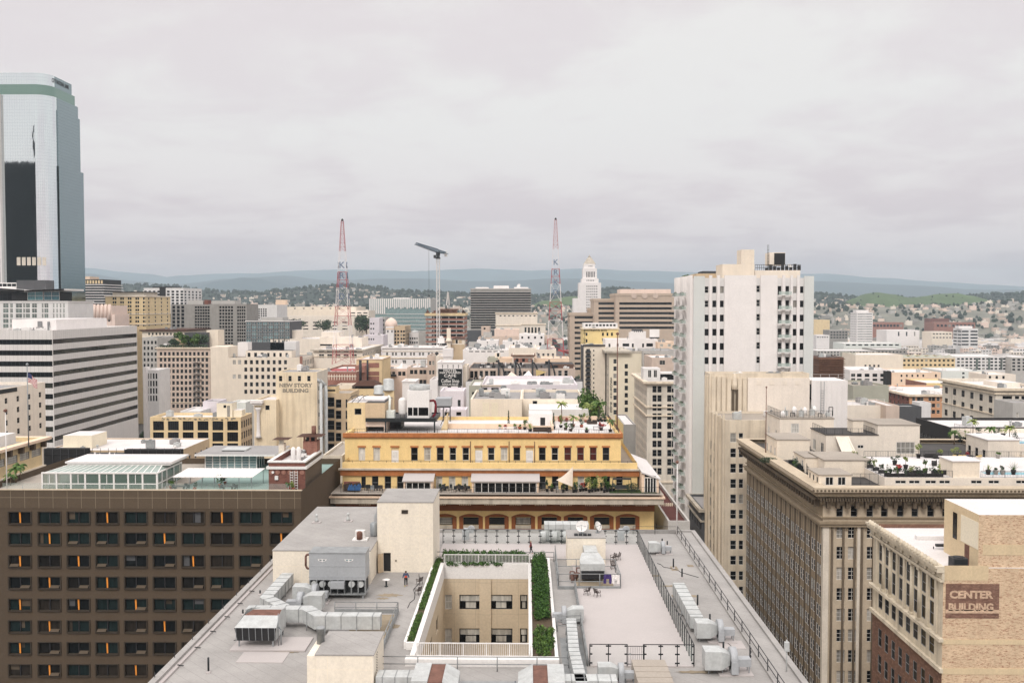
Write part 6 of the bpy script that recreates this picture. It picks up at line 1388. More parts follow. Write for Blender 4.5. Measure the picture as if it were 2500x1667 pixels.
plants=[(373,730,'bush',.5,.5,'leaf_pale','cloth_white'),(458,720,'bush',.3,.5,'flower_red','pot_terra'),(505,715,'cypress',3.,.55,'leaf_dark','pot_dark'),(600,725,'bush',.6,.5,'leaf_pale','w_grey'),(675,730,'bush',.5,.6,'leaf','pot_terra'),(752,735,'bush',1.6,1.1,'leaf','pot_dark'),(835,765,'spiky',2.1,1.3,'leaf_pale','pot_dark'),(1190,725,'cypress',2.6,.7,'leaf_dark','pot_dark'),(1300,705,'bush',2.,.8,'leaf_pale','pot_dark'),(1370,740,'bush',1.1,1.1,'leaf','wicker'),(1450,760,'bush',1.1,1.5,'leaf_dark','wicker'),(1487,690,'palm',3.,1.3,'leaf_pale','pot_terra'),(1612,700,'spiky',2.2,1.,'leaf_grey','pot_terra'),(1675,625,'bush',1.6,1.2,'leaf_pale','pot_terra'),(1600,560,'bush',1.2,1.1,'leaf','pot_dark'),(1735,510,'cypress',2.,.6,'leaf_dark','pot_dark'),(1872,580,'cypress',2.,.8,'leaf_dark','pot_dark'),(1970,610,'bush',1.5,.9,'leaf_dark','pot_dark'),(1895,695,'bush',.5,.7,'flower_red','pot_dark'),(1910,745,'bush',.9,2.,'flower_red','wicker'),(1690,780,'spiky',.9,1.,'leaf','pot_dark'),(2050,770,'palm',3.2,1.2,'leaf','pot_dark'),(1385,560,'bush',.3,.5,'flower_red','pot_terra'),(1280,560,'bush',.6,.8,'flower_red','pot_terra'),(1300,610,'bush',.8,.9,'flower_red','pot_dark'),(1920,530,'bush',.7,1.0,'leaf_grey','pot_dark')]
kinds={'bush':'bushy','spiky':'spiky','palm':'small palm','cypress':'slim upright'}
lc={'leaf':'green','leaf_pale':'yellow green','leaf_dark':'dark green','flower_red':'red flowered','leaf_grey':'grey green','leaf_lush':'lush'}
pc={'cloth_white':'white','pot_terra':'terracotta','pot_dark':'black','w_grey':'grey','wicker':'brown'}
for i,(zx,zy,kd,h,w_,lf,pt)in enumerate(plants):
 x,y=G(*zz4(zx,zy),ZR);y=min(y,195.5)
 x=PX(zz4(zx,zy)[0],y)
 lb='%s %s plant in a %s pot on the yellow roof garden'%(lc[lf],kinds[kd],pc[pt])
 o=potplant(lb,x,y,ZR,h,w_,lf,pt,kd,i+100,pr=.36 if pt!='cloth_white' else .25)
 same=[p for p in plants if(p[2],p[5],p[6])==(kd,lf,pt)]
 if len(same)>1:o['group']=lb.replace(' plant ',' plants ',1)
def sofa(label,x,y,z,w_,rz,mat='wicker',seat='wicker',group=None,name='outdoor_sofa',cat='sofa'):
 t_=thing(name,label,cat,(0,0,0),group);mb=MB();mb.box(-w_/2,w_/2,-.4,.4,.08,.4,0,'');mb.box(-w_/2,w_/2,.3,.42,.4,.8,0,'b');mb.box(-w_/2,-w_/2+.12,-.4,.3,.4,.6,0,'b');mb.box(w_/2-.12,w_/2,-.4,.3,.4,.6,0,'b');mb.build('frame',mat,t_)
 mb=MB();n=max(1,round(w_/.8));
 for i in range(n):a=-w_/2+.14+(w_-.28)*i/n;mb.box(a,a+(w_-.28)/n-.03,-.38,.28,.403,.52,0,'b')
 mb.build('cushion',seat,t_);t_.location=(x,y,z);t_.rotation_euler=(0,0,rz);return t_
for i,(zx,zy,w_,rz,lb,seat)in enumerate(((1010,765,3.4,0,'long dark sofa at the front edge of the yellow roof','wicker'),(1120,765,2.,pi/2,'dark corner sofa beside the long one on the yellow roof','wicker'),(1730,650,1.,.3,'dark wicker armchair, left of two on the roof garden','pot_dark'),(1805,650,1.,-.2,'dark wicker armchair, right of two on the roof garden','pot_dark'),(1730,580,1.6,.9,'wooden bench among the roof garden pots','w_ochre'))):
 x,y=G(*zz4(zx,zy),ZR);sofa(lb,x,max(Y3+1.2,y),ZR,w_,rz,'wicker',seat)
for i,(zx,zy,lb)in enumerate(((1410,650,'black slatted table on the roof garden'),(1860,745,'low grey table at the right of the roof garden'),(505,760,'white low table near the front of the yellow roof'))):
 x,y=G(*zz4(zx,zy),ZR);mb=MB();mb.box(x-1,x+1,y-.4,y+.4,ZR+.68,ZR+.75,0,'');
 for sx in(-.9,.82):
  for sy in(-.35,.28):mb.box(x+sx,x+sx+.07,y+sy,y+sy+.07,ZR,ZR+.68,0,'bt')
 tag(mb.build('table',('paint_black','steel','cloth_white')[i],at=(x,y,ZR)),lb,'table')
x,y=0,0
palm('tall feathery palm at the back of the yellow roof garden',PX(1371,193),193,ZR,PZ(985,193)-ZR,1.5,5,'leaf_pale')
palm('bushy dark palm behind the roof garden railing',PX(1463,205),205,PZ(1000,214),2.2,2.2,6,'leaf')
palm('yellow green palm behind the roof garden, beside the dark one',PX(1441,207),207,PZ(1000,214),1.8,1.8,7,'leaf_pale')
def tree(label,x,y,z,h,r,seed,leaf='leaf',group=None,k=14,n=60,s=.25,name='tree',tr=None,trunkfrac=.4):
 rnd=random.Random(seed);t_=thing(name,label,'tree',(x,y,z),group);tr=tr or h*.03;mb=MB()
 mb.tube((x,y,z),(x,y,z+h*trunkfrac),tr,tr*.7,7)
 for i in range(5):a=i*1.26;mb.tube((x,y,z+h*trunkfrac),(x+cos(a)*r*.6,y+sin(a)*r*.6,z+h*(.6+.06*i)),tr*.55,tr*.2,5)
 mb.build('trunk','trunk',t_);mb=MB();clumps(mb,(x,y,z+h*(.5+trunkfrac*.5)),r,r,h*(.5-trunkfrac*.35),k,n,s,rnd);mb.build('crown',leaf,t_);return t_
tree('broad dark green tree behind the roof garden palms',PX(1440,212),218,40,PZ(968,218)-40,3.4,8,'leaf',k=30,n=150,s=.34,trunkfrac=.55)
tree('second dark green tree right of the roof garden palms',PX(1425,224),230,40,PZ(975,230)-40,3.,9,'leaf_dark',k=20,n=130,s=.34,trunkfrac=.55)
t_=flagpole('dark pole rising from the right end of the yellow roof',PX(1507,178,950),178,ZR,PZ(818,178),.14,'rust',.3)
for i,(px,py)in enumerate(((1002,1010),(0,0))):
 pass
PXW=47.;PY0,PY1=151.6,204.;PZT=PZ(1190,150,1990)
t=TP=thing('hotel','beige stone hotel with heavy bracketed cornice and dark ribbed side wall','hotel',(64,177,0))
PX1=92.5
front=MB();its=[]
fr_px=[2050,2085,2123.6,2159,2198,2233.5,2272,2308.5,2347,2382,2421,2457,2495,2530]
for px in fr_px:its.append((rectpx(PY0,px,1234,1261,16,PXW),'sashdk'))
cols=[2052,2080,2126,2153,2199,2227,2272,2300]
for k in range(8):
 ya=1334+k*50.4
 for px in cols[:4 if k>1 else 8]:its.append((rectpx(PY0,px,ya,ya+31,20,PXW),'pe'))
for px in cols:its.append((rectpx(PY0,px,1285,1314,20,PXW),'pe'))
facade(front,(PXW,PY0,0),0,PX1-PXW,PZT-3.2,[r for r,_ in its],.3,0)
windows(t,(PXW,PY0,0),0,its,.3,True)
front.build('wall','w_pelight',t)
side=MB();sits=[]
NB=17;SD=PY1-PY0
for k in range(1,9):
 for i in range(NB):
  for dx in(-.62,.62):
   u=SD*(i+.5)/NB+dx;z=PZ(1334+(k-1)*50.4+15,150);sits.append(((u-.45,z-1.,u+.45,z+1.),'pside' if(i*7+k)%6 else 'blind'))
facade(side,(PXW,PY1,0),-pi/2,SD,PZT-3.2,[r for r,_ in sits if r[3]<PZ(1290,150)],.11,0)
WCOUNT[t.name]=60
sits.sort(key=lambda q:-q[0][0]*.15-q[0][1]);windows(t,(PXW,PY1,0),-pi/2,[q for q in sits if q[0][3]<PZ(1290,150)],.06)
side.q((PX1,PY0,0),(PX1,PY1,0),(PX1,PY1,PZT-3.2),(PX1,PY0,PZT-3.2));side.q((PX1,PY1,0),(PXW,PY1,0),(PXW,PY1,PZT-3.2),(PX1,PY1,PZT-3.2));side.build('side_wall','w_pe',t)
rb=MB();z0p,z1p=0,PZ(1280,150)
for i in range(NB):
 y=PY0+SD*i/NB;rb.box(PXW-.06,PXW-.003,y-.22,y+.22,z0p,z1p,0,'b')
 [rb.tube((PXW-.01,y2,z0p),(PXW-.01,y2,z1p),.06,n=6)for y2 in(PY0+SD*(i+.5)/NB,PY0+SD*(i+.14)/NB,PY0+SD*(i+.86)/NB)]
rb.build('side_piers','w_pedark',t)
pr=MB();zp1=PZ(1282,150)
for px in(2038,2066,2094,2112,2140,2168):x=PX(px,150,1400);pr.tube((x,PY0-.05,0),(x,PY0-.05,zp1),.2,n=8)
pr.build('front_ropework','w_pedark',t)
cp=MB();cp.box(PXW-.12,PX(2030,150,1400),PY0-.15,PY0-.003,0,zp1,0,'');cp.box(PX(2100,150,1400),PX(2107,150,1400),PY0-.15,PY0-.003,0,zp1,0,'');cp.build('corner_pier','w_stone',t)
co_=MB()
def band(mb,p,z0,z1,m=0):mb.ring(PXW,PX1,PY0,PY1,p,z0,z1,m)
for z0_,z1_,p_,m_ in((PZT-.7,PZT,1.9,1),(PZT-1.4,PZT-.703,1.5,0),(PZT-2.,PZT-1.403,.9,0),(PZT-2.9,PZT-2.003,.4,0)):band(co_,p_,z0_,z1_,m_)
za=PZ(1280,150);band(co_,.7,za,za+.35,0);band(co_,.45,za-.5,za-.003,0);band(co_,.35,PZ(1266,150),PZ(1264,150),0)
co_.build('cornice',['w_pe','w_pelight'],t)
br=MB()
for i in range(30):x=PXW+.3+i*1.5;br.box(x,x+.55,PY0-1.2,PY0-.51,PZT-3.4,PZT-2.21,0,'')
for i in range(36):y=PY0+.3+i*1.5;br.box(PXW-1.2,PXW-.51,y,y+.55,PZT-3.4,PZT-2.21,0,'')
for i in range(108):x=PXW-.9+i*.43;br.box(x,x+.2,PY0-1.75,PY0-1.02,PZT-2.15,PZT-1.72,0,'')
for i in range(120):y=PY0-.5+i*.45;br.box(PXW-1.75,PXW-1.02,y,y+.2,PZT-2.15,PZT-1.72,0,'')
for i in range(79):x=PXW-2.2+i*.6;br.lathe((x,PY0-2.42,PZT-.35),[(.2,0),(.2,.06)],6,axis='y')
br.build('brackets','w_pedark',t)
rf=MB();PR=PZT-.8
rf.box(PXW-.2,PX1,PY0-.2,PY0+.4,PZT-.9,PZT+.004,1,'b');rf.q((PXW-.2,PY0+.4,PR),(PX1,PY0+.4,PR),(PX1,PY1,PR),(PXW-.2,PY1,PR));rf.box(PXW-.2,PXW+.4,PY0+.4,PY1,PR,PZT+.004,1,'b');rf.build('roof',['r_dark','w_pelight'],t)
aw=MB()
for px in cols:
 r=rectpx(PY0,px,1285,1314,20,PXW);x0,x1,z1=PXW+r[0],PXW+r[2],r[3];cx=(x0+x1)/2;R_=(x1-x0)/2
 for i in range(10):
  a0,a1=pi*i/10,pi*(i+1)/10
  aw.q((cx+R_*1.0*cos(a0),PY0-.1,z1-R_+R_*sin(a0)),(cx+R_*cos(a1),PY0-.1,z1-R_+R_*sin(a1)),(cx+R_*1.5*cos(a1),PY0-.1,z1-R_+R_*1.5*sin(a1)),(cx+R_*1.5*cos(a0),PY0-.1,z1-R_+R_*1.5*sin(a0)))
  aw.q((cx+R_*cos(a0),PY0-.1,z1-R_+R_*sin(a0)),(cx+R_*cos(a1),PY0-.1,z1-R_+R_*sin(a1)),(cx+R_*cos(a1),PY0-.1,z1+.02),(cx+R_*cos(a0),PY0-.1,z1+.02))
aw.build('window_arches','w_pe',t)
def rhouse(label,x0,x1,yt,Y,dep,wall='w_ivory',roof='r_tan',wins=(),zb=None,name='roof_house',over=.15,side=(),st='slider'):
 zb=PR if zb is None else zb;X0_,X1_=PX(x0,Y,yt),PX(x1,Y,yt);Z=PZ(yt,Y,(x0+x1)/2);t_=thing(name,label,'roof house',((X0_+X1_)/2,Y+dep/2,zb));mb=MB();its=[]
 for g in wins:its+=[((r[0],max(.05,r[1]-zb),r[2],r[3]-zb),s_)for r,s_ in grid(*g[:8],g[8]if len(g)>8 else st,X0_,Y)]
 facade(mb,(X0_,Y,zb),0,X1_-X0_,Z-zb,[r for r,_ in its],.12);windows(t_,(X0_,Y,zb),0,its,.12)
 sits=[]
 for(n,w_,h0,h1,s_)in side:sits+=[((dep*(i+.5)/n-w_/2,h0,dep*(i+.5)/n+w_/2,h1),s_)for i in range(n)]
 facade(mb,(X0_,Y+dep,zb),-pi/2,dep,Z-zb,[r for r,_ in sits],.12);windows(t_,(X0_,Y+dep,zb),-pi/2,sits,.12)
 mb.box(X0_,X1_,Y,Y+dep,zb,Z,0,'flbt');mb.build('wall',wall,t_);mb=MB();mb.box(X0_-over,X1_+over,Y-over,Y+dep+over,Z,Z+.16,0,'');mb.build('roof',roof,t_);return t_,X0_,X1_,Z
rhouse('cream roof hut with flat roof, farthest back near the dark flagpole',1897,1977,1074,182,9,'w_cream',side=[(3,.9,.4,2.2,'slider')])
rhouse('cream roof hut with a lower front step, middle of the row',1966,2012,1118,168,7,'w_cream',side=[(2,1.,.3,2.,'slider')])
rhouse('large cream roof hut with wide pale roof above the dark yard',2013,2127,1124,164,9,'w_cream')
rhouse('cream roof hut with two dark slider windows at the cornice corner',2000,2079,1160,153.5,6,'w_cream',wins=[(2025,2055,2,1174,1174,1,17,18,'slider')],side=[(3,.7,.5,1.7,'slot')])
bh,bx0,bx1,bz=rhouse('big cream roof house with curtained window and plant deck on top',1904,2036,1022,200,12,'w_ivory','r_tan',wins=[(1941,1941,1,1045,1045,1,17,20,'curt')],side=[(2,1.2,1.2,3.,'curt')])
tH,tx0,tx1,tz=rhouse('cream terrace house with sloping buttress and curtained windows',2017,2143,1062,186,10,'w_ivory','r_dark',wins=[(2101,2101,1,1090,1090,1,13,7,'slider')],side=[(2,1.8,.3,2.4,'slider')])
rhouse('taller cream end of the terrace house with three curtained doors',2143.5,2246,1038,186.02,10,'w_ivory','r_tan',wins=[(2136+0*1,2136,0,1092,1092,0,18,24,'pair'),(2200,2222,2,1093,1093,1,20,25,'pairmix')])
mb=MB();xA,xB=PX(2043,185),PX(2095,185);zt2=PZ(1064,185);mb.poly([(PX(2047,185),186,zt2),(PX(2075,185),186,zt2),(PX(2098,182),182,PR),(PX(2068,182),182,PR)]);mb.poly([(PX(2075,185),186,zt2),(PX(2080,185),186,zt2),(PX(2100,182),181.8,PR+.4),(PX(2098,182),182,PR)])
mb.build('buttress','w_ivory',tH)
railing('black railing round the terrace house roof deck',[(tx0+.2,195.5),(tx0+.2,186.3),(PX(2140,186),186.3),(PX(2140,186),195)],tz+.16,1.1,1.5,bars=.35)
rhouse('small cream stair head on the terrace house roof',2082,2108,1027,189,3,'w_cream',zb=tz+.16)
railing('grey railing round the plant deck of the big roof house',[(bx0+.2,211),(bx0+.2,200.3),(bx1-.3,200.3)],bz+.16,1.5,1.2,'iron',bars=.4)
rr=random.Random(31)
for i in range(12):
 x=bx0+1+i*.95;y=201.5+rr.random()*7;h=rr.uniform(.7,1.9);mb=MB();z=bz+.16
 if i%3==0:mb.lathe((x,y,z),[(.5,0),(.5,h),(.3,h+.3),(.1,h+.5)],12)
 elif i%3==1:mb.box(x,x+.9,y,y+.7,z,z+h*.7,0,'b');mb.tube((x+.4,y+.3,z+h*.7),(x+.4,y+.3,z+h*1.2),.1,n=6)
 else:mb.path([(x,y,z),(x,y,z+h),(x+.8,y,z+h),(x+.8,y,z)],.09,6)
 tag(mb.build('plant_unit',('paint_white','galv','iron')[i%3],at=(x,y,z)),('white drum on the plant deck of the big roof house','boxy grey unit on the plant deck of the big roof house','looped dark pipe on the plant deck of the big roof house')[i%3],'roof plant',('drums','boxy units','looped pipes')[i%3]+' on the plant deck')
flagpole('dark bare flagpole with white foot behind the stone cornice',PX(1870,186,1050),186,PR,PZ(946,186),.11,'rust',.18)
pd=thing('pool_deck','raised rooftop pool deck with white paving behind the cornice','deck',(70,163,PR));pa=PX(2160,154.5,1175);pz=PZ(1163,154.5);mb=MB();its=[]
for px in(2199,2232.5,2272.5,2306.5,2384,2426.5,2494):its.append((rectpx(154.5,px,1172,1180.5,27,pa,PR),'slider'))
facade(mb,(pa,154.5,PR),0,PX1-pa,pz-PR,[r for r,_ in its],.15);windows(pd,(pa,154.5,PR),0,its,.15)
mb.q((pa,176,PR),(pa,154.5,PR),(pa,154.5,pz),(pa,176,pz));mb.q((pa,154.5,pz),(PX1,154.5,pz),(PX1,154.8,pz),(pa,154.8,pz));mb.build('wall','w_ivory',pd)
wx0,wx1=PX(2402,160),PX1;fl=MB();facade(fl,(0,0,0),0,1,1,[]);fl=MB()
zd=pz-.02;wy0,wy1=157.5,160.5
for a,b_,c_,d in((pa,wx0,154.8,176),(wx0,PX1,154.8,wy0),(wx0,PX1,wy1,176)):fl.q((a,c_,zd),(b_,c_,zd),(b_,d,zd),(a,d,zd))
for a,b_,c_,d in((wx0,wx0,wy0,wy1),):fl.q((wx0,wy1,zd),(wx0,wy0,zd),(wx0,wy0,zd-.3),(wx0,wy1,zd-.3));fl.q((wx0,wy0,zd),(PX1,wy0,zd),(PX1,wy0,zd-.3),(wx0,wy0,zd-.3));fl.q((PX1,wy1,zd),(wx0,wy1,zd),(wx0,wy1,zd-.3),(PX1,wy1,zd-.3))
fl.build('paving','r_white',pd);mb=MB();mb.q((wx0,wy0,zd-.15),(PX1,wy0,zd-.15),(PX1,wy1,zd-.15),(wx0,wy1,zd-.15));mb.build('pool_water','water',pd)
mb=MB()
for dx in(0,.6):mb.path([(PX(2410,161)+dx,161.2,zd),(PX(2410,161)+dx,161.1,zd+.9),(PX(2410,161)+dx+.3,160.2,zd+.8),(PX(2410,161)+dx+.3,160,zd-.1)],.05,6)
mb.build('pool_ladder','paint_white',pd)
sp_,sx0,sx1,sz=rhouse('cream box stair head standing on the pool deck',2326,2392,1127,154.9,5,'w_cream','r_white',zb=zd)
railing('black bar railing along the front of the pool deck',[(pa+.1,175),(pa+.1,154.65),(sx0-.1,154.65)],pz,1.1,2.,bars=.25);railing('black bar railing right of the stair head on the pool deck',[(sx1+.1,154.65),(PX1,154.65)],pz,1.1,2.,bars=.25)
railing('dark railing along the back of the pool deck',[(pa+4,175.5),(PX1,175.5)],zd,1.1,2.2,bars=.3)
for i,(px,py,h,w_,kd,lf,pt,lb)in enumerate(((2420,1158,1.3,1.4,'spiky','leaf_pale','pot_dark','palm-like plant in a tall black tub by the pool edge'),(2439,1158,.4,.7,'bush','leaf_dark','w_grey','small plant in a grey tub by the pool edge'),(2455,1158,.9,.8,'bush','leaf_grey','w_grey','taller grey plant in a grey tub by the pool edge'),(2482,1158,1.9,1.7,'spiky','leaf','pot_dark','large palm-like plant in a black tub at the right edge'),(2217,1145,1.5,1.,'tree','leaf_pale','pot_dark','flowering standard tree in a big dark tub on the pool deck'),(2265,1155,1.6,.8,'tree','leaf','pot_dark','slim standard tree in a black cone pot on the pool deck'),(2308,1150,1.3,1.5,'bush','leaf','pot_dark','leafy bush left of the stair head on the pool deck'),(2248,1118,2.,1.2,'tree','leaf_pale','pot_dark','thin tree in a black planter at the back of the pool deck'),(2342,1115,1.4,2.,'bush','leaf_pale','pot_dark','wide bush at the back of the pool deck'),(2301,1112,1.,.9,'bush','leaf_pale','pot_dark','small yellowish bush at the back of the pool deck'),(2443,1117,.4,1.,'bush','leaf','w_grey','grey square planter with low green plant behind the pool'),(2190,1135,1.1,1.8,'bush','leaf_dark','pot_dark','dark bush at the left corner of the pool deck'),(2200,1150,.4,1.5,'bush','flower_red','pot_dark','red flowered planter at the front of the pool deck'))):
 x,y=G(px,py,zd);y=min(max(y,155.4),174.6);potplant(lb,PX(px,y),y,zd,h,w_,lf,pt,kd,i+200,pr=.42,ph=.7)
for i,(px,py,w_,rz,mt,lb)in enumerate(((2276,1117,2.,0,'cloth_sail','outdoor sofa with pale cushions, left of two at the back of the pool deck'),(2293,1119,1.4,0,'cloth_sail','outdoor sofa with pale cushions, right of two at the back of the pool deck'),(2238,1158,2.6,0,'pot_dark','black sofa at the front of the pool deck, left'),(2305,1158,3.,0,'pot_dark','black sofa at the front of the pool deck, next to the stair head'),(2287,1135,2.4,1.2,'pot_dark','black sofa set crosswise on the pool deck'))):
 x,y=G(px,py,zd);y=max(y,155.6);sofa(lb,PX(px,y),y,zd,w_,rz+pi,'pot_dark',mt)
def lounger(label,x,y,z,rz,mat,group):
 t_=thing('sun_lounger',label,'sun lounger',(0,0,0),group);mb=MB();mb.box(-.32,.32,-.95,.3,.3,.36,0,'');mb.q((-.32,.3,.36),(.32,.3,.36),(.32,.85,.85),(-.32,.85,.85));mb.q((.32,.34,.3),(-.32,.34,.3),(-.32,.9,.82),(.32,.9,.82));mb.build('bed',mat,t_);mb=MB()
 for sx in(-.3,.25):
  for sy in(-.9,.25):mb.box(sx,sx+.05,sy,sy+.05,0,.3,0,'bt')
 mb.build('legs','paint_white',t_);t_.location=(x,y,z);t_.rotation_euler=(0,0,rz)
for i,px in enumerate((2327,2341,2352,2389)):
 x,y=G(px,1119,zd);lounger('cream sun lounger in the row behind the pool stair head',x,min(y,174),zd,pi-.2,'cloth_yellow','cream loungers behind the pool')
for i in range(16):
 x=pa+.6+i*1.15 if i<9 else pa+.5;y=155.3 if i<9 else 156+(i-9)*2.6;kb=('leaf_dark','leaf','leaf_dark','leaf_pale')[i%4]
 if x>sx0-1.4:continue
 t_=thing('planter','long black planter with leafy plants along the railing of the pool deck','planter',(x,y,zd),'black planters along the pool deck railing');mb=MB();mb.box(x,x+1.,y-.25,y+.25,zd,zd+.55,0,'b');mb.build('box','pot_dark',t_);mb=MB();clumps(mb,(x+.5,y,zd+.9+(i*5%4)*.12),.6,.4,.5+(i*7%5)*.12,5,26,.12,rr if 0 else random.Random(i));mb.build('foliage',kb,t_)
for i in range(13):
 px=1890+(i*37%88);yy=160+(i*11%22);x=max(PXW+1,PX(px,yy));potplant('dark shrub in a black tub in the roof yard behind the stone cornice',x,yy,PR,.8+(i%3)*.4,1.1,('leaf_dark','leaf','leaf_grey')[i%3],'pot_dark','bush',i+420,group='shrubs in the roof yard behind the cornice')
b=bld('white deco hall with railed roof right of the white lattice wall',2060,2163,989,262,14,'w_ivory','r_white',par=.4);railing('white tube railing on the white deco hall roof',[(b.X0+.3,262.3),(b.X1-.3,262.3)],b.Z,1.6,2.4,'paint_white')
bld('beige end block of the white deco hall',2163.5,2196,990,258,18,'w_pink','r_white',par=.3)
bld('dark gabled rear block with sheet metal roof',2196,2250,992,300,8,'w_slate','galv');bld('pale grey lift block in front of the orange brick apartment',2245,2273,983,310,6,'w_lightgrey','r_grey')
b=BDK=bld('long white roofed dark clad block behind the planted roof terrace',93,122,0,211.5,18,'w_dark','r_white',world=True,side=[(8,1.6,1080,1098,2,10,'sashdk')],zt=53.2)
b=BST=bld('cream garage block with sloping ramp wall and dark slot openings',93.3,126,0,187,24,'w_ivory','r_white',world=True,zt=53.,par=.9)
c=MB();
for i in range(4):y=188+i*5.6;c.box(b.X0-.02,b.X0+.3,y,y+4.4,b.Z-1.9,b.Z-1.2,0,'')
c.build('slot_opening','black',b.o)
rhouse('cream garage hut with three dark windows at the right edge',2412,2489,1075,182,9,'w_ivory','r_white',zb=b.Z-9,side=[(3,1.2,6.4,8.4,'sashdk')])
pw=MB();pw.box(b.X0+4,b.X1-2,189,196,b.zr+.004,b.zr+.25,0,'b',1);tag(pw.build('swimming_pool',['r_white','water'],at=(b.X0+4,189,b.zr)),'blue rooftop pool on the cream garage block','pool')
for i in range(11):
 px=2335+i*15;yy=192+(i*3.7)%16;x=PX(px,yy)
 if i%3==0:palm('feathery palm on the far planted roof terrace',x,yy,b.zr,2.6+(i%2)*.8,1.3,i+300,'leaf_pale' if i%2 else 'leaf',group='palms on the far planted roof terrace')
 else:potplant('bushy shrub in a black tub on the far planted roof terrace',x,yy,b.zr,1.2+(i%4)*.25,1.5,('leaf','leaf_dark','leaf_pale')[i%3],'pot_dark','bush',i+300,group='shrubs on the far planted roof terrace',pr=.5)
railing('dark railing along the far planted roof terrace',[(b.X0+.2,210),(b.X0+.2,187.3),(b.X1,187.3)],b.Z,1.2,2.5,bars=.5)
rr=random.Random(41)
for i in range(12):
 px=1888+(i%6)*14;yy=168+(i//6)*5+rr.random()*3;x=max(PXW+1.2,PX(px,yy));mb=MB();w_=rr.uniform(.5,1.1)
 mb.box(x,x+w_,yy,yy+.6,PR+.4,PR+.47,0,'');mb.box(x,x+w_,yy+.55,yy+.6,PR+.47,PR+1.,0,'b')
 for sx in(0,w_-.06):
  for sy in(0,.54):mb.box(x+sx,x+sx+.06,yy+sy,yy+sy+.06,PR,PR+.4,0,'bt')
 tag(mb.build('patio_chair','paint_black',at=(x,yy,PR)),'black patio chair in the roof yard behind the stone cornice','chair','black chairs behind the cornice')
railing('black bar fence in the roof yard behind the stone cornice',[(PXW+2,176),(PX(1970,176),176),(PX(1975,165),165),(PX(1998,158),159)],PR,1.7,1.6,bars=.22)
railing('black bar fence between the corner hut and the pool deck',[(PX(2084,157),157),(PX(2150,157),157)],PR,1.8,1.4,bars=.2)
hx_=MB();leafcloud(hx_,(PX(1880,178),178,PR+.6),1.8,.6,.6,500,.12,rr);tag(hx_.build('hedge','leaf_dark',at=(PX(1880,178),178,PR)),'dark planter hedge at the foot of the dark flagpole','hedge')
t=TC=thing('office_building','cream and brown building with columned side and faded wall sign on brick','building',(58,115,0))
CXW,CY0,CY1=45.4,104.,125.;CZ=PZ(1386,104,2300);CX1_=70.
mb=MB();zs=PZ(1500,104)
facade(mb,(CXW,CY0,0),0,CX1_-CXW,CZ,[],.1,0);mb.q((CX1_,CY0,0),(CX1_,CY1,0),(CX1_,CY1,CZ),(CX1_,CY0,CZ));mb.build('brick_wall','w_palebrick',t)
sd=MB();L=CY1-CY0;its=[];zk=lambda py:PZ(py,104,2300)
bays=[1.6+i*(L-3.2)/8 for i in range(9)]
for i in range(8):
 u0,u1=bays[i]+.45,bays[i+1]-.45;
 its.append(((u0,zk(1545),u1,zk(1485)),'sashdk'));its.append(((u0,zk(1478),u1,zk(1428)),'sashdk'));its.append(((u0,zk(1614),u1,zk(1570)),'sashdk'))
 for k in range(3):its.append(((u0+.1,zk(1722+k*75),u1-.1,zk(1672+k*75)),'sashdk'))
facade(sd,(CXW,CY1,0),-pi/2,L,zk(1640),[r for r,_ in its if r[3]<zk(1640)],.11,0);facade(sd,(CXW,CY1,zk(1640)),-pi/2,L,CZ-zk(1640),[(r[0],r[1]-zk(1640),r[2],r[3]-zk(1640))for r,_ in its if r[1]>zk(1640)],.11,1)
windows(t,(CXW,CY1,0),-pi/2,its,.11);sd.q((CX1_,CY1,0),(CXW,CY1,0),(CXW,CY1,CZ),(CX1_,CY1,CZ));sd.build('side_wall',['w_brownpaint','w_center'],t)
for i,u in enumerate(bays):
 c=MB();y=CY1-u
 if i%4 in(0,3)or i==8:c.box(CXW-.16,CXW-.003,y-.3,y+.3,zk(1556),zk(1420),0,'')
 else:c.tube((CXW-.05,y,zk(1550)),(CXW-.05,y,zk(1428)),.26,.23,10);c.box(CXW-.35,CXW-.003,y-.32,y+.32,zk(1556),zk(1550),0,'');c.box(CXW-.35,CXW-.003,y-.32,y+.32,zk(1428),zk(1420),0,'')
 c.build('column','w_center',t)
c=MB()
def lband(p,z0,z1,m=0):c.box(CXW-p,CXW-.002,CY0-.3,CY1+.3,z0,z1,m,'r')
lband(.5,zk(1565),zk(1557));lband(.35,zk(1640),zk(1630));lband(.45,zk(1419),zk(1413));lband(.8,zk(1396),zk(1386));lband(1.,CZ+.003,CZ+.25);lband(.25,zk(1412),zk(1397))
for i in range(24):y=CY0+.4+i*.86;c.lathe((CXW-.75,y,CZ+.25),[(.3,0),(.34,.15),(.1,.5)],6)
for i in range(9):c.lathe((CXW-.45,CY0+1.5+i*2.3,zk(1404)),[(.3,0),(.3,.12)],10,axis='x')
c.build('cornice','w_center',t)
mb=MB();CR=CZ-.5;mb.q((CXW,CY0+.3,CR),(CX1_,CY0+.3,CR),(CX1_,CY1,CR),(CXW,CY1,CR));mb.box(CXW+.01,CX1_,CY0+.001,CY0+.3,CR,CZ+.01,1,'bf');mb.box(CXW+.01,CXW+.4,CY0+.3,CY1,CR,CZ+.01,1,'b');mb.box(CXW+3,CX1_,118.5,119.2,CR,CR+.5,1,'b');mb.build('roof',['r_white','w_lightgrey'],t)
ux=PX(2393,104,1320);uz=PZ(1258,104,2400);mb=MB();mb.box(ux,CX1_,CY0+.32,CY0+9,CR,uz,0,'bl',2);mb.q((ux,CY0+9,CR),(ux,CY0+.32,CR),(ux,CY0+.32,uz),(ux,CY0+9,uz),1);mb.build('upper_block',['w_palebrick','w_patch','r_white'],t)
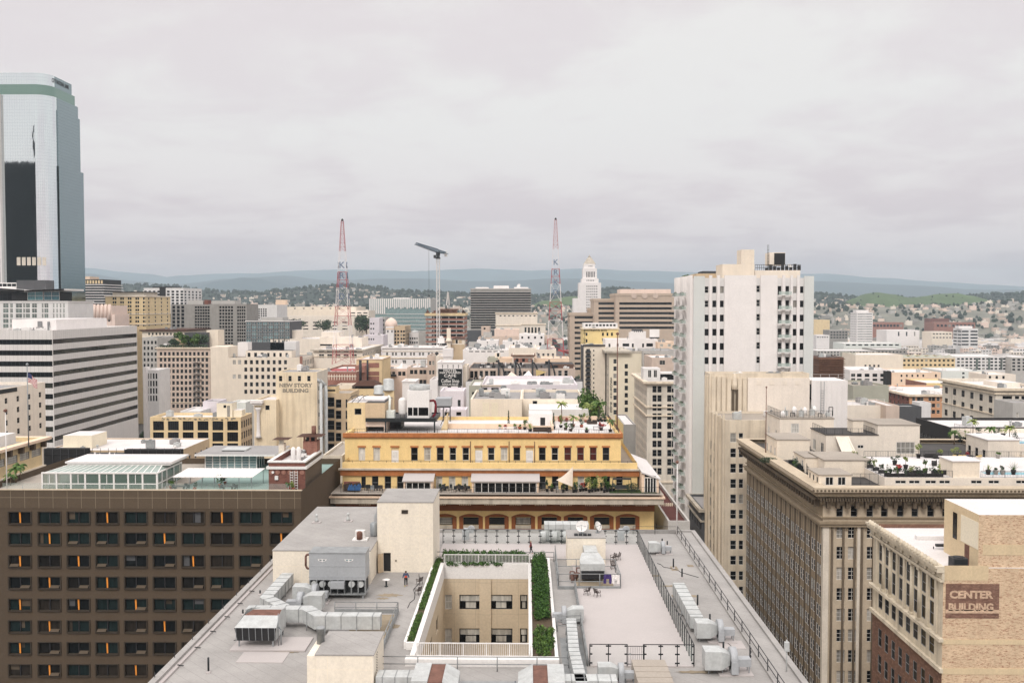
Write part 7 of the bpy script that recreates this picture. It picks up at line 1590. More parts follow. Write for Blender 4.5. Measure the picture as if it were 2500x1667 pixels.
mb=MB();mb.box(ux-.05,ux-.003,109.6,110.6,uz-4,uz-1,0,'');mb.build('window','glass_dark',t);mb=MB();mb.box(ux-.08,ux-.003,106.5,107.5,CR,CR+2.3,0,'');mb.build('door','rust',t)
mb=MB();mb.box(ux-.04,ux-.003,104.4,108.6,CR+2.4,CR+5.4,0,'');mb.build('pale_patch','w_butter',t)
for nm,y0,y1,x0,x1,mt in(('painted_patch',1380,1416,2304,2412,'w_patch'),('mortar_band',1330,1356,2400,2600,'w_patch'),('mortar_band',1560,1572,2302,2600,'w_patch'),('mortar_band',1630,1645,2302,2600,'w_patch')):
 mb=MB();yy=104.3 if y0<1360 else 103.98;mb.box(PX(x0,104,1450),PX(x1,104,1450),yy-.02,yy+.02,PZ(y1,104,2350),PZ(y0,104,2350),0,'');mb.build(nm,mt,t)
sg=MB();xa,za=P(2308,1508,103.97);xb,zb=P(2440,1425,103.97);sg.box(xa,xb,103.955,104.1,za,zb,0,'');sgn=sg.build('wall_sign','w_signfade',t)
text('CENTER',1.12,(PX(2371,103.9,1450),103.94,PZ(1447,103.9)),0,'faded_cream',sgn,bold=.05,ext=.01,sx=1.12);text('BUILDING',1.08,(PX(2371,103.9,1470),103.94,PZ(1477,103.9)),0,'faded_cream',sgn,bold=.05,ext=.01,sx=1.0)
mb=MB();mb.box(xa,xb,103.93,103.953,za+.55,za+.95,0,'');mb.build('faded_stripe','faded_cream',sgn)
ac=MB();x=PX(2341,105.5,1360);ac.box(x-.8,x+.8,105,106.3,CR,CR+1.25,0,'b');ac.box(x-.7,x+.7,104.97,104.998,CR+.1,CR+1.15,1,'');ac.lathe((x,105.65,CR+1.25),[(.55,0),(.55,.1),(.1,.12)],12)
tag(ac.build('air_conditioner',['iron','paint_black'],at=(x,105.5,CR)),'dark grey air conditioner on the white roof by the brick upper block','air conditioner')
pp=MB();pp.box(PX(2287,114,1290),PX(2350,114,1290),114,114.4,CR+.3,CR+.6,0,'');pp.box(PX(2290,114),PX(2291,114),114.1,114.3,CR,CR+.3,0,'');pp.box(PX(2345,114),PX(2346,114),114.1,114.3,CR,CR+.3,0,'');tag(pp.build('roof_pipe','iron',at=(60,114,CR)),'long dark pipe lying across the white roof of the brick walled building','pipe')
b=bld('pale deco tower with fluted piers and a twin dark grille',45,PX(1972,238),909,236,6,'w_deco','r_tan',world=True,par=.6,swin=False)
mb=MB();mb.box(PX(1822,238),b.X1-.01,235.6,235.97,0,PZ(920,238),0,'');mb.build('plain_panel','w_decofront',b.o)
c=MB()
for px in(1738,1750,1762,1775,1801,1813):x=PX(px,238,950);c.box(x-.45,x+.45,235.55,235.98,0,b.Z-.8-(px%2)*.4,0,'');
for i in range(2):y=238+i*2.4;c.box(44.7,44.98,y-.5,y+.5,0,b.Z-.8,0,'')
c.build('pier','w_deco',b.o)
for px in(1784.5,1794):
 c=MB();x=PX(px,238,980);c.box(x-.28,x+.28,235.5,235.9,PZ(1020,238),PZ(948,238),0,'');c.build('grille','frame_bronze',b.o)
c=MB();x=PX(1789,238,930);c.lathe((x,235.9,PZ(948,238)),[(.9,0),(.7,1.4),(.5,2.6),(.25,3.6),(.05,3.9)],8);c.build('finial','w_deco',b.o)
for i in range(4):
 c=MB();x=PX(1849+i*31,237.5,935);c.box(x-.55,x+.55,235.52,235.6,PZ(936,238),PZ(927,238),0,'');c.build('relief_panel','w_ivory',b.o)
mb=MB();rr=random.Random(3)
for i in range(0):x=46+i*2.4;y=240+(i%3)*6;mb.poly([(x,y,b.zr+.3),(x+2.2,y,b.zr+.3),(x+1.1,y+1,b.zr+1.1)]);mb.poly([(x+2.2,y+2,b.zr+.3),(x,y+2,b.zr+.3),(x+1.1,y+1,b.zr+1.1)])
units(b,6,'the roof of the pale deco tower',44,area=(47,66,237,239),sz=(.8,2),hh=(.3,.8))
b=BDW=bld('lower beige deco wing with a column of paired windows beside the street',45,PX(1960,217),1022,217,18.4,'w_deco','r_tan',world=True,wins=[(1790,1790,1,1068,1442,11,13,20,'sash'),(1809,1809,1,1068,1442,11,10,20,'sash')],side=[(5,1.1,1110,1480,11,22,'sashdk')],par=.5)
c=MB()
for i in range(6):y=217.3+i*4.1;c.box(44.55,44.98,y,y+.7,0,b.Z+(1.2 if i==0 else .6),0,'')
c.build('pier','w_deco',b.o)
tx=thing('lattice_plant_screen','white panelled roof plant screen with ladder right of the deco tower','plant screen',(PX(2020,236),240,40));mb=MB();xa,xb=PX(1984,236),PX(2071,236);mb.box(xa,xb,236,246,30,PZ(928,236),0)
for i in range(8):x=xa+(xb-xa)*i/7;mb.box(x-.07,x+.07,235.9,235.998,30,PZ(928,236),0,'')
mb.build('panels','w_white',tx);mb=MB();x=PX(2010,235.8)
for dx in(-.4,.4):mb.box(x+dx-.05,x+dx+.05,235.6,235.7,40,PZ(930,236),0,'')
for k in range(16):mb.box(x-.35,x+.35,235.62,235.68,50+k*.6,50.07+k*.6,0,'')
mb.build('ladder','steel',tx);mb=MB();mb.poly([(PX(1972,236),237,PZ(935,236)),(xa-.02,236,PZ(938,236)),(xa-.02,236,PZ(975,236)),(PX(1977,236),237,PZ(972,236))]);mb.poly([(PX(1972,236),237.1,PZ(935,236)),(PX(1977,236),237.1,PZ(972,236)),(PX(1972,236),237.1,PZ(1010,236)),(PX(1966,236),237.1,PZ(1010,236))]);mb.build('shadow_gap','frame_dark',tx)
railing('white tube railing on the plant screen beside the deco tower',[(xa,236.2),(xb,236.2)],PZ(928,236),1.5,2.2,'paint_white')
WX0,WY0,WDEP=45.,259.,30.
t=TW=thing('apartment_tower','tall white apartment tower with dark window columns and green planted balconies','tower',(60,272,0));WX1=PX(1987,WY0,680);WZ=PZ(674,WY0,1800)
WZc={0:WZ};mb=MB();its=[];rws=[707.3+34.6*k for k in range(24)]
for i,py in enumerate(rws):
 for px in(1725,1744,1762):
  if px>1730 and i>5:continue
  st_='sash' if i<2 else 'slot';its.append((rectpx(WY0,px,py-8.2,py+8.2,9.6,WX0),st_ if px==1725 or i>1 else 'plain'))
 if i<6:
  for px in(1851,):its.append((rectpx(WY0,px,py-8.2-2,py+8.2-2,9,WX0),'sashmix'))
  for px in(1903,1922):its.append((rectpx(WY0,px,py-9,py+13,9,WX0),'sashdk'))
  for px in(1940,1957):its.append((rectpx(WY0,px,py-8.2,py+8.2,9.2,WX0),'slot' if i>1 else 'plain'))
its=[(r,s)for r,s in its if r[1]>1]
facade(mb,(WX0,WY0,0),0,WX1-WX0,WZ-.5,[r for r,_ in its],.25,0);windows(t,(WX0,WY0,0),0,its,.25)
mb.q((WX1,WY0,0),(WX1,WY0+WDEP,0),(WX1,WY0+WDEP,WZ-.5),(WX1,WY0,WZ-.5));mb.q((WX1,WY0+WDEP,0),(WX0,WY0+WDEP,0),(WX0,WY0+WDEP,WZ-.5),(WX1,WY0+WDEP,WZ-.5));mb.build('wall','w_lightgrey',t)
for x0p,x1p in((1731,1738),(1750,1757),(1768,1845.5),(1856,1897),(1909,1916),(1929,1935),(1945,1952)):
 c=MB();c.box(PX(x0p,WY0,700),PX(x1p,WY0,700),WY0-.55,WY0-.003,0,WZ+.2,0,'b');c.build('pier','w_white',t)
for x0p,x1p,m_ in((1692.5,1720,'w_sagepanel'),(1962.5,1986,'w_sagepanel')):
 c=MB();c.box(max(WX0-.1,PX(x0p,WY0,700)),PX(x1p,WY0,700),WY0-.5,WY0-.003,0,WZ,0,'b');c.build('end_panel',m_,t)
sd=MB();sits=[];fh=34.6*WY0/F
for i in range(22):
 z=PZ(rws[i],WY0)
 for u in(5.5,9.5,17.5,21.5):
  if z>3:sits.append(((u-.8,z-1.4,u+.8,z+.9),'sash'))
facade(sd,(WX0,WY0+WDEP,0),-pi/2,WDEP,WZ-.5,[r for r,_ in sits],.11);sd.build('side_wall','w_white',t);WCOUNT[t.name]=74;windows(t,(WX0,WY0+WDEP,0),-pi/2,sits,.07)
fins=MB()
for u in(.3,2.6,3.6,7.5,11.6,12.8,14.2,15.6,19.5,23.6,25,26.4,27.8):y=WY0+WDEP-u;fins.box(WX0-.7,WX0-.003,y-.18,y+.18,0,WZ+.3,0,'b')
fins.build('fins','w_white',t)
rr=random.Random(12)
for i in range(20):
 for u in(7.5,19.5):
  z=PZ(rws[i],WY0)-1.75;y=WY0+WDEP-u
  if z<2:continue
  c=MB();c.box(WX0-2.,WX0-.72,y-2.6,y+2.6,z,z+.12,0,'');bb=c.build('balcony','w_white',t)
  c=MB();c.box(WX0-2.,WX0-1.96,y-2.6,y+2.6,z+.12,z+1.05,0,'b');c.box(WX0-1.95,WX0-.72,y-2.6,y-2.56,z+.12,z+1.05,0,'b');c.build('glass_guard','guard',bb)
  c=MB();leafcloud(c,(WX0-1.5,y,z+.75),.5,2.4,.55,90 if rr.random()<.75 else 25,.24,rr);c.build('plants','leaf_grey',bb)
for i in range(6):
 z=PZ(rws[i]+14.5,WY0);c=MB();c.box(PX(1897,WY0),PX(1929,WY0),WY0-1.7,WY0-.56,z,z+.15,0,'');bb=c.build('balcony','w_white',t);c=MB();c.box(PX(1897,WY0),PX(1929,WY0),WY0-1.7,WY0-1.66,z+.15,z+1.1,0,'b');c.build('glass_guard','guard',bb)
mb=MB();mb.q((WX0,WY0,WZ-.5),(WX1,WY0,WZ-.5),(WX1,WY0+WDEP,WZ-.5),(WX0,WY0+WDEP,WZ-.5));mb.build('roof','r_tan',t)
def ph_(x0,x1,yt,Y,dep,wall,roof='r_tan',nm='penthouse'):
 c=MB();c.box(PX(x0,Y,650),PX(x1,Y,650),Y,Y+dep,WZ-.5,PZ(yt,Y,x0),0,'b',1);c.build(nm,[wall,roof],t)
ph_(1764,1842,645,261,9,'w_cream');ph_(1810,1842,610,261.5,6,'w_cream',nm='lift_tower')if 0 else None
c=MB();c.box(PX(1810,261.4,630),PX(1841.5,261.4,630),261.4,267,PZ(645,261),PZ(610,261.4),0,'b');c.build('lift_tower','w_cream',t)
ph_(1843,1954,660,262,12,'w_ivory');ph_(1700,1760,668,270,10,'w_tan','r_dark');ph_(1716,1764,662,276,8,'w_slate','r_dark')
c=MB();xa,xb=PX(1879,264,630),PX(1917,264,630);za,zb=PZ(648,264),PZ(617,264);c.box(xa,xb,264,269,za,zb,0,'');c.box(PX(1890,264,630),xb-.05,263.93,263.998,za+.2,zb-.2,1,'')
for x in(xa+.2,xb-.4):c.box(x,x+.2,264.3,264.5,PZ(660,262),za,0,'bt')
c.build('cooling_tower',['w_ivory','black'],t)
mb=MB();xa,xb=PX(1843,262),PX(1954,262);z=PZ(660,262)
for k in(.7,1.5):mb.tube((xa,262.2,z+k),(xb,262.2,z+k),.06,n=5)
for i in range(22):x=xa+(xb-xa)*i/21;mb.tube((x,262.2,z),(x,262.2,z+1.5),.05,n=5)
for i in range(9):x=xa+3+i*1.1;mb.box(x,x+.7,263,263.6,z,z+.6+(i*37%10)/8,0,'b')
for k in range(8):mb.box(PX(1872,264),PX(1875,264),263.8,263.9,z+k*.8,z+k*.8+.08,0,'')
mb.tube((PX(1872,264),263.85,z),(PX(1872,264),263.85,z+7),.05,n=5);mb.tube((PX(1875,264),263.85,z),(PX(1875,264),263.85,z+7),.05,n=5);mb.build('roof_railing','iron',t)
mb=MB();leafcloud(mb,(WX0+2,282,WZ+.5),1.5,3,.6,160,.25,rr);mb.build('roof_plants','leaf',t)
dish('tiny white dish on the white apartment tower roof',PX(1932,262.5,650),264,PZ(660,262),.8,.4,.5,legs=1.)
ZF=48.0;FX0,FX1,FY0,FY1=-31.5,23.3,58.,134.
t=TF=thing('rooftop_building','large pale flat roofed building with a light court in the foreground','building',(-4,96,0))
WLX0,WLX1,WLY0,WLY1=-10.,.2,84.6,114.8
PITS=[(-13.9,-11.9,84.4,99.2,.001)]
mb=MB();xs=[FX0,WLX0,WLX1,FX1];ys=[FY0,WLY0,WLY1,FY1]
for i in range(3):
 for j in range(3):
  if i==j==1:continue
  mb.q((xs[i],ys[j],ZF),(xs[i+1],ys[j],ZF),(xs[i+1],ys[j+1],ZF),(xs[i],ys[j+1],ZF))
mb.build('roof','r_fg',t)
mb=MB();mb.box(FX0-.01,FX1+.01,FY0,FY1,0,ZF-.003,0,'bt')
for a,b_,c,d in((FX0-.25,FX0+.35,FY0,FY1),(FX1-.2,FX1+.35,FY0,FY1)):mb.box(a,b_,c,d,ZF-.6,ZF+.42,1,'b')
mb.box(FX0+.35,FX1-.2,FY1-.35,FY1+.2,ZF-.6,ZF+.42,1,'brl');mb.build('wall',['w_fgcream','r_fg'],t)
mb=MB();mb.box(FX1-2.4,FX1-.21,FY0,FY1-.36,ZF,ZF+.2,0,'bk');mb.build('gutter_kerb','r_fg',t);mb=MB();mb.box(FX0+.36,FX0+.75,FY0,FY1-.36,ZF,ZF+.18,0,'b');mb.build('gutter_kerb','r_deck',t)
dk=MB();DX0,DX1,DY0,DY1=5.6,14.8,83.8,127.;dk.box(DX0,DX1,DY0,DY1,ZF,ZF+.12,0,'b');dk.box(-11.2,DX0,119.4,DY1,ZF,ZF+.12,0,'br');dk.build('deck','r_deck',t);ZD=ZF+.12
rng=random.Random(2)
def stain(px,py,rx,ry,mat='r_stain'):
 x,y=G(px,py,ZF+.012);c=MB();n=28;c.poly([(x+rx*cos(2*pi*i/n)*f_,y+ry*sin(2*pi*i/n)*f_,ZF+.012+stain.k)for i in range(n)for f_ in(.8+.22*sin(i*2.1+px)+rng.uniform(-.06,.06),)]);stain.k+=.004;c.build('stain',mat,t)
stain.k=0
for a in((950,1452,1.5,.7),(935,1460,.8,.4),(900,1525,3.,3.5),(1390,1520,.5,1.4),(1600,1405,.7,.5),(1640,1430,1.6,.35),(700,1590,1.4,.4),(1700,1640,2.,.4),(1310,1470,.5,.25)):stain(*a)
mb=MB();x0,y0=G(575,1617,ZF);x1,_=G(690,1617,ZF);mb.box(x0,x1,y0,y0+2.6,ZF,ZF+.05,0,'b');xa,ya=G(560,1590,ZF);xb,_=G(745,1590,ZF);mb.box(xa,xb,ya,ya+3.6,ZF,ZF+.16,0,'b')
mb.build('roof_patch','r_deck',t)
for i in range(22):
 x,y=rng.uniform(-29,20),rng.uniform(68,130)
 if-14<x<16 or(x<-10 and y>100):continue
 c=MB();w_,d=rng.uniform(.6,3.2),rng.uniform(.5,3.);c.box(x,min(x+w_,20.5),y,y+d,ZF,ZF+.012+i*.001,0,'b');c.build('roof_patch',('r_deck','r_grey','r_stain','r_fg')[i%4],t)
for i,(x0,y0,x1,y1)in enumerate(((-28,90,-23.5,91),(16,118,20,112),(-26,100,-19,97),(15.6,100,19.5,88),(-12.4,100,-12.6,113))):
 c=MB();pts=[(x0+(x1-x0)*k/8+.25*sin(k*1.7+i),y0+(y1-y0)*k/8+.2*sin(k*2.3),ZF+.03)for k in range(9)];c.path(pts,.035,5);tag(c.build('cable','paint_black',at=pts[0]),'thin black cable lying on the near roof, '+('left of the evaporative cooler','on the right strip near the far fan','by the zigzag duct','along the weathered right strip duct','on the walkway beside the left planter')[i],'cable')
mb=MB();its=[]
for px0,px1,st in((1083,1103.5,'curt'),(1121.5,1177,'well'),(1195.7,1251,'well'),(1269.7,1291,'well')):
 for ya,yb in((1451,1487),(1533,1569)):
  xa,zb=P(px0,ya,WLY1);xb,za=P(px1,yb,WLY1);its.append(((max(.1,xa-WLX0),za,min(WLX1-WLX0-.1,xb-WLX0),zb),st))
facade(mb,(WLX0,WLY1,0),0,WLX1-WLX0,ZF-1.1,[r for r,_ in its],.25);windows(t,(WLX0,WLY1,0),0,its,.25,True)
for r,st in its:
 if st=='well':c=MB();u0,u1,v0,v1=WLX0+r[0],WLX0+r[2],r[1],(r[1]+r[3])/2+.12;q4=(u1-u0)*.27;[(lambda c:(c.box(a,b_,WLY1+.15,WLY1+.19,v0+.1,v1-.03,0,''),c.build('side_pane','glass_dark',t)))(MB())for a,b_ in((u0+.1,u0+q4),(u1-q4,u1-.1))]
sit=[((6+i*7,za,8.4+i*7,zb),'well')for i in range(3)for za,zb in((43.4,45.1),(39.3,41.1))]
facade(mb,(WLX0,WLY0,0),pi/2,WLY1-WLY0,ZF-1.1,[r for r,_ in sit],.25);windows(t,(WLX0,WLY0,0),pi/2,sit,.25)
mb.q((WLX1,WLY1,0),(WLX1,WLY0,0),(WLX1,WLY0,ZF-1.1),(WLX1,WLY1,ZF-1.1));mb.q((WLX1,WLY0,0),(WLX0,WLY0,0),(WLX0,WLY0,ZF-1.1),(WLX1,WLY0,ZF-1.1));mb.q((WLX0,WLY0,20),(WLX1,WLY0,20),(WLX1,WLY1,20),(WLX0,WLY1,20))
xp=P(1185,1500,WLY1)[0];mb.box(xp-.7,xp+.7,WLY1-.35,WLY1-.003,20,ZF-1.1,0,'bt');mb.build('court_wall','w_well',t)
pc_=MB();zp=ZF+.75
pc_.box(WLX0-.45,WLX0,WLY0,WLY1+.45,ZF-1.1,zp,0,'b');pc_.box(WLX0+.001,WLX1-.001,WLY1-.02,WLY1+.45,ZF-1.1,zp,0,'');pc_.box(WLX1,WLX1+.35,WLY0,WLY1+.45,ZF-1.1,zp,0,'b');pc_.box(WLX0-.8,2.9,WLY0-.9,WLY0-.02,ZF-1.1,zp-.1,0,'')
pc_.box(-11.45,-11.2,88,117,ZF,zp-.05,0,'b');pc_.box(-11.2,WLX0-.46,87.75,88,ZF,zp-.05,0,'b');pc_.box(2.55,2.85,WLY0,118,ZF,zp-.1,0,'b');pc_.box(-11.2,2.55,117.6,117.9,ZF,zp-.1,0,'b');pc_.build('planter_parapet','paint_white',t)
so_=MB();so_.box(-11.19,WLX0-.46,88.01,117.59,ZF,zp-.2,0,'b');so_.box(WLX1+.36,2.54,WLY0,117.59,ZF,zp-.2,0,'b');so_.box(WLX0-.45,WLX1+.35,WLY1+.46,117.59,ZF,zp-.2,0,'b');so_.build('planter_soil','soil',t)
def hedge(label,segs,leaf,seed,s=.13):
 r_=random.Random(seed);c=MB()
 for(x0,x1,y0,y1,h,n)in segs:
  for i in range(n):leafcloud(c,(r_.uniform(x0,x1),r_.uniform(y0,y1),zp-.2+h*r_.uniform(.2,.75)),.36,.45,h*.45,40,s,r_)
 tag(c.build('hedge',leaf,at=(segs[0][0],segs[0][2],zp)),label,'hedge')
hedge('lush rounded green hedge filling the right side planter of the light court',[(WLX1+.65,2.3,99,117,1.2,260),(WLX1+.7,2.2,94.6,99,.9,60)],'leaf_lush',1,.1)
hedge('sparse low planting at the near end of the right side planter',[(WLX1+.6,2.4,85,92,.5,34),(WLX1+.6,2.4,88,91,.7,14)],'leaf',2)
hedge('mixed leafy planting in the narrow left planter of the light court',[(-10.9,WLX0-.75,104,117,.5,80),(-10.9,WLX0-.75,88.3,96,.45,50),(-10.9,WLX0-.75,97.5,103,.45,40)],'leaf',3,.08)
hedge('trailing green hedge behind the white pickets at the back of the light court',[(WLX0-.3,WLX1,115.5,117.3,1.25,230),(WLX0+.3,WLX1-3,114.75,115.1,.4,40)],'leaf_lush',4,.11)
def pickets(label,x0,x1,y,z,h):
 t_=thing('picket_railing',label,'railing',(x0,y,z));c=MB();c.box(x0,x1,y-.04,y+.04,z+h-.08,z+h,0,'');c.box(x0,x1,y-.03,y+.03,z+.05,z+.11,0,'');c.build('rails','paint_white',t_);c=MB();n=int((x1-x0)/.17)
 for i in range(n+1):x=x0+(x1-x0)*i/n;w_=.05 if i%12==0 else .022;c.box(x-w_,x+w_,y-.02,y+.02,z+.11,z+h-.08+(i%12==0)*.1,0,'')
 c.build('pickets','paint_white',t_)
pickets('white picket railing across the near end of the light court',WLX0+.2,WLX1,WLY0-.2,zp-.1,1.25);pickets('white picket railing across the far end of the light court',WLX0,WLX1,WLY1+.2,zp,1.1)
c=MB();c.tube((WLX1+.15,WLY0,zp+1.1),(WLX1+.15,WLY1,zp+1.1),.05,n=6);
for i in range(9):y=WLY0+i*3.75;c.tube((WLX1+.15,y,zp),(WLX1+.15,y,zp+1.1),.04,n=6)
tag(c.build('hand_rail','paint_white',at=(WLX1,WLY0,zp)),'white single rail along the hedge side of the light court','railing')
def room(label,x0,x1,y0,y1,z1,door=None,name='roof_room',extra=None):
 t_=thing(name,label,'roof room',((x0+x1)/2,(y0+y1)/2,ZF));c=MB()
 facade(c,(x0,y0,ZF),0,x1-x0,z1-ZF,[door]if door else[],.5,0);c.box(x0,x1,y0,y1,ZF,z1,0,'fbt');c.build('wall','w_fgcream',t_)
 c=MB();c.box(x0-.05,x1+.05,y0-.05,y1+.05,z1+.001,z1+.1,0,'');c.build('roof','r_fg',t_);return t_
ra=room('low wide cream plant room behind the grey cooling unit',-29.2,-17.95,108.7,132.4,51.8)
rb_=room('tall cream stair tower with a dark open doorway',-17.9,-11.2,113.6,122,56.4,door=(.7,.01,1.6,2.35))
c=MB();c.box(-17.2,-16.3,114.05,114.15,ZF,ZF+2.35,0,'');c.build('doorway_dark','black',rb_);c=MB();c.q((-17.2,113.55,ZF+.02),(-17.75,113.0,ZF+.02),(-17.75,113.0,ZF+2.3),(-17.2,113.55,ZF+2.3));c.q((-17.75,113.05,ZF+.02),(-17.2,113.6,ZF+.02),(-17.2,113.6,ZF+2.3),(-17.75,113.05,ZF+2.3));c.build('door','w_tan',rb_)
c=MB();x,z=P(988,1249,113.5);c.box(x-.38,x+.38,113.5,113.597,z-.22,z+.22,0,'');[c.box(x-.34,x+.34,113.47,113.499,z-.16+k*.1,z-.12+k*.1,1,'')for k in range(4)];c.build('vent_grille',['frame_bronze','black'],rb_)
c=MB();c.box(-15.75,-15.6,113.5,113.597,ZF+1.35,ZF+1.5,0,'');c.build('switch_box','frame_bronze',rb_)
rc=room('cream lift room with flat roof at the bottom of the view',-17.4,-12.6,77.6,83.2,51.2);c=MB();c.box(-18.1,-17.41,77.62,81.5,ZF,51.5-.35,0,'b');c.build('side_shaft','w_fgcream',rc)
c=MB();[c.box(-12.598,-12.58,79+j*.5,79.12+j*.5,49.2+k*.22,49.3+k*.22,0,'')for j in range(2)for k in range(8)];c.build('louvre','frame_bronze',rc)
rd=room('small cream roof room carrying two satellite dishes',5.,9.7,116.8,120.9,51.4)
x,y=G(1424,1316,51.5);
dish('white satellite dish on the small roof room, left of two',6.9,119.,51.5,.72,-.15,.45,legs=.85);dish('white satellite dish turned sideways on the small roof room, right of two',8.9,119.4,51.5,.6,.9,.45,legs=.8)
c=MB();[c.box(5.9+i*.55,6.35+i*.55,117.6,118,51.5,51.75,0,'b')for i in range(4)];tag(c.build('ballast_block','iron',at=(6,118,51.5)),'row of dark ballast blocks below the left satellite dish','ballast')
c=MB();c.lathe((-15.0-2.6,80.6,51.15),[(.34,0),(.34,1.25),(.38,1.25),(.38,1.38),(.3,1.4)],16);tag(c.build('flue','galv_dark',at=(-17.6,80.6,51.15)),'fat steel flue standing on the lift room side shaft','flue')
t_=thing('cooling_unit','large grey panelled cooling unit with round fans along its base','cooling unit',(-20.6,104.3,ZF));a,b_=-23.7,-17.55
c=MB();c.box(a,b_,103,105.6,50.1,53.,0,'',1);c.box(a-.04,b_+.04,102.96,105.64,51.6,51.68,0,'');c.box(a-.04,b_+.04,102.96,105.64,50.4,50.46,0,'');c.box(-20.66,-20.6,102.97,103,50.1,53,0,'');c.box(a-.05,b_+.05,102.95,105.65,53.003,53.1,1,'');c.build('casing',['panelgrey','galv_dark'],t_)
c=MB();c.box(a+.1,b_-.1,103.5,105.5,ZF+.6,50.1,0,'bt');
for i in range(9):x=a+(b_-a-.1)*i/8;c.box(x,x+.1,103.,103.5,ZF+.6,50.1,1,'bt')
c.box(a,b_,103,105.6,ZF+.45,ZF+.6,1,'');[c.box(x,x+.2,y,y+.2,ZF,ZF+.45,1,'bt')for x in(a+.2,b_-.4)for y in(103.1,105.2)];c.build('fan_bay',['black','galv_dark'],t_)
for x in(-23.2,-22.3,-21.35,-19.1,-18.1):c=MB();c.lathe((x,103.05,49.6),[(.33,.0),(.36,.25),(.36,.4)],16,axis='y');c.build('fan','galv',t_)
c=MB();c.box(-21.3,-19.8,102.4,103.1,49.3,50.,0,'');c.build('motor_box','panelgrey',t_)
for x in(-22.25,-19.35):
 c=MB();z=52.3;c.poly([(x-.5,102.955,z+.12),(x-.42,102.955,z-.08),(x-.1,102.955,z-.12),(x,102.955,z-.24),(x+.1,102.955,z-.12),(x+.42,102.955,z-.08),(x+.5,102.955,z+.12)]);c.poly([(x-.36,102.95,z+.07),(x-.3,102.95,z-.03),(x-.06,102.95,z-.05),(x-.06,102.95,z+.05)],1);c.poly([(x+.36,102.95,z+.07),(x+.06,102.95,z+.05),(x+.06,102.95,z-.05),(x+.3,102.95,z-.03)],1);c.build('emblem',['paint_white','glass_teal'],t_)
c=MB();c.path([(a,103.6,52.7),(a-.35,103.6,52.75),(a-.5,103.6,52.5),(a-.5,103.6,51.5),(a-.35,103.6,51.2),(a,103.6,51.2)],.12,8);c.build('bent_pipe','rust',t_)
def duct(label,pts,w_,h,z,seam=1.3,legs=True,mat='galv'):
 t_=thing('air_duct',label,'duct',(*pts[0],ZF));c,s2,lg=MB(),MB(),MB();n=len(pts);L,R_=[],[]
 for i in range(n):
  d0=Vector(pts[i])-Vector(pts[i-1])if i else Vector(pts[1])-Vector(pts[0]);d1=Vector(pts[i+1])-Vector(pts[i])if i<n-1 else d0;d0.normalize();d1.normalize();m_=(d0+d1).normalized();k=w_/2/max(.5,m_.dot(d1));nv=Vector((-m_.y,m_.x))*k;L.append(Vector(pts[i])+nv);R_.append(Vector(pts[i])-nv)
 for i in range(n-1):
  A,B_,C,D_=L[i],L[i+1],R_[i+1],R_[i]
  c.q((*D_,z+h),(*C,z+h),(*B_,z+h),(*A,z+h));c.q((*D_,z),(*C,z),(*C,z+h),(*D_,z+h));c.q((*B_,z),(*A,z),(*A,z+h),(*B_,z+h));c.q((*A,z),(*B_,z),(*C,z),(*D_,z))
  ln=(Vector(pts[i+1])-Vector(pts[i])).length;m_=max(1,int(ln/seam));d=(Vector(pts[i+1])-Vector(pts[i])).normalized();nv=Vector((-d.y,d.x))*(w_/2+.035)
  for k in range(m_):
   p=Vector(pts[i])+d*(ln*(k+.5)/m_);q_=p+d*.07;s2.prism([tuple(p-nv),tuple(q_-nv),tuple(q_+nv),tuple(p+nv)],z-.03,z+h+.035,bot=True)
   if legs and k%2==0:[lg.tube((*(p+nv*s_),ZF),(*(p+nv*s_),z+.1),.04,n=5)for s_ in(-1,1)]
 for i,(e,f)in((0,(L[0],R_[0])),(1,(L[-1],R_[-1]))):c.q((*e,z),(*f,z),(*f,z+h),(*e,z+h))
 c.build('casing',mat,t_);s2.build('seams','galv_dark',t_)
 if lg.v:lg.build('legs','steel',t_)
 return t_
def gp(zx,zy):return G(380+zx/3.22,1180+zy/3.22,ZF)
def gc(zx,zy):return G(1300+zx/3.459,1250+zy/3.459,ZF)
p1,p2,p3_=gp(960,905),gp(830,1075),gp(985,1110);duct('angled steel duct zigzagging left of the two scroll fans',[(p1[0],107.5),(p2[0]-.2,98.6),(p3_[0],95.6)],1.3,1.25,ZF+.35)
q1,q2=gp(690,1150),gp(1785,1215);duct('long steel duct with a double bend running across the roof behind the lift room',[(q1[0],94.3),(gp(1170,0+1150)[0],94.3),(gp(1270,1190)[0],92.3),(q2[0]-.4,92.3)],1.3,1.3,ZF+.55)
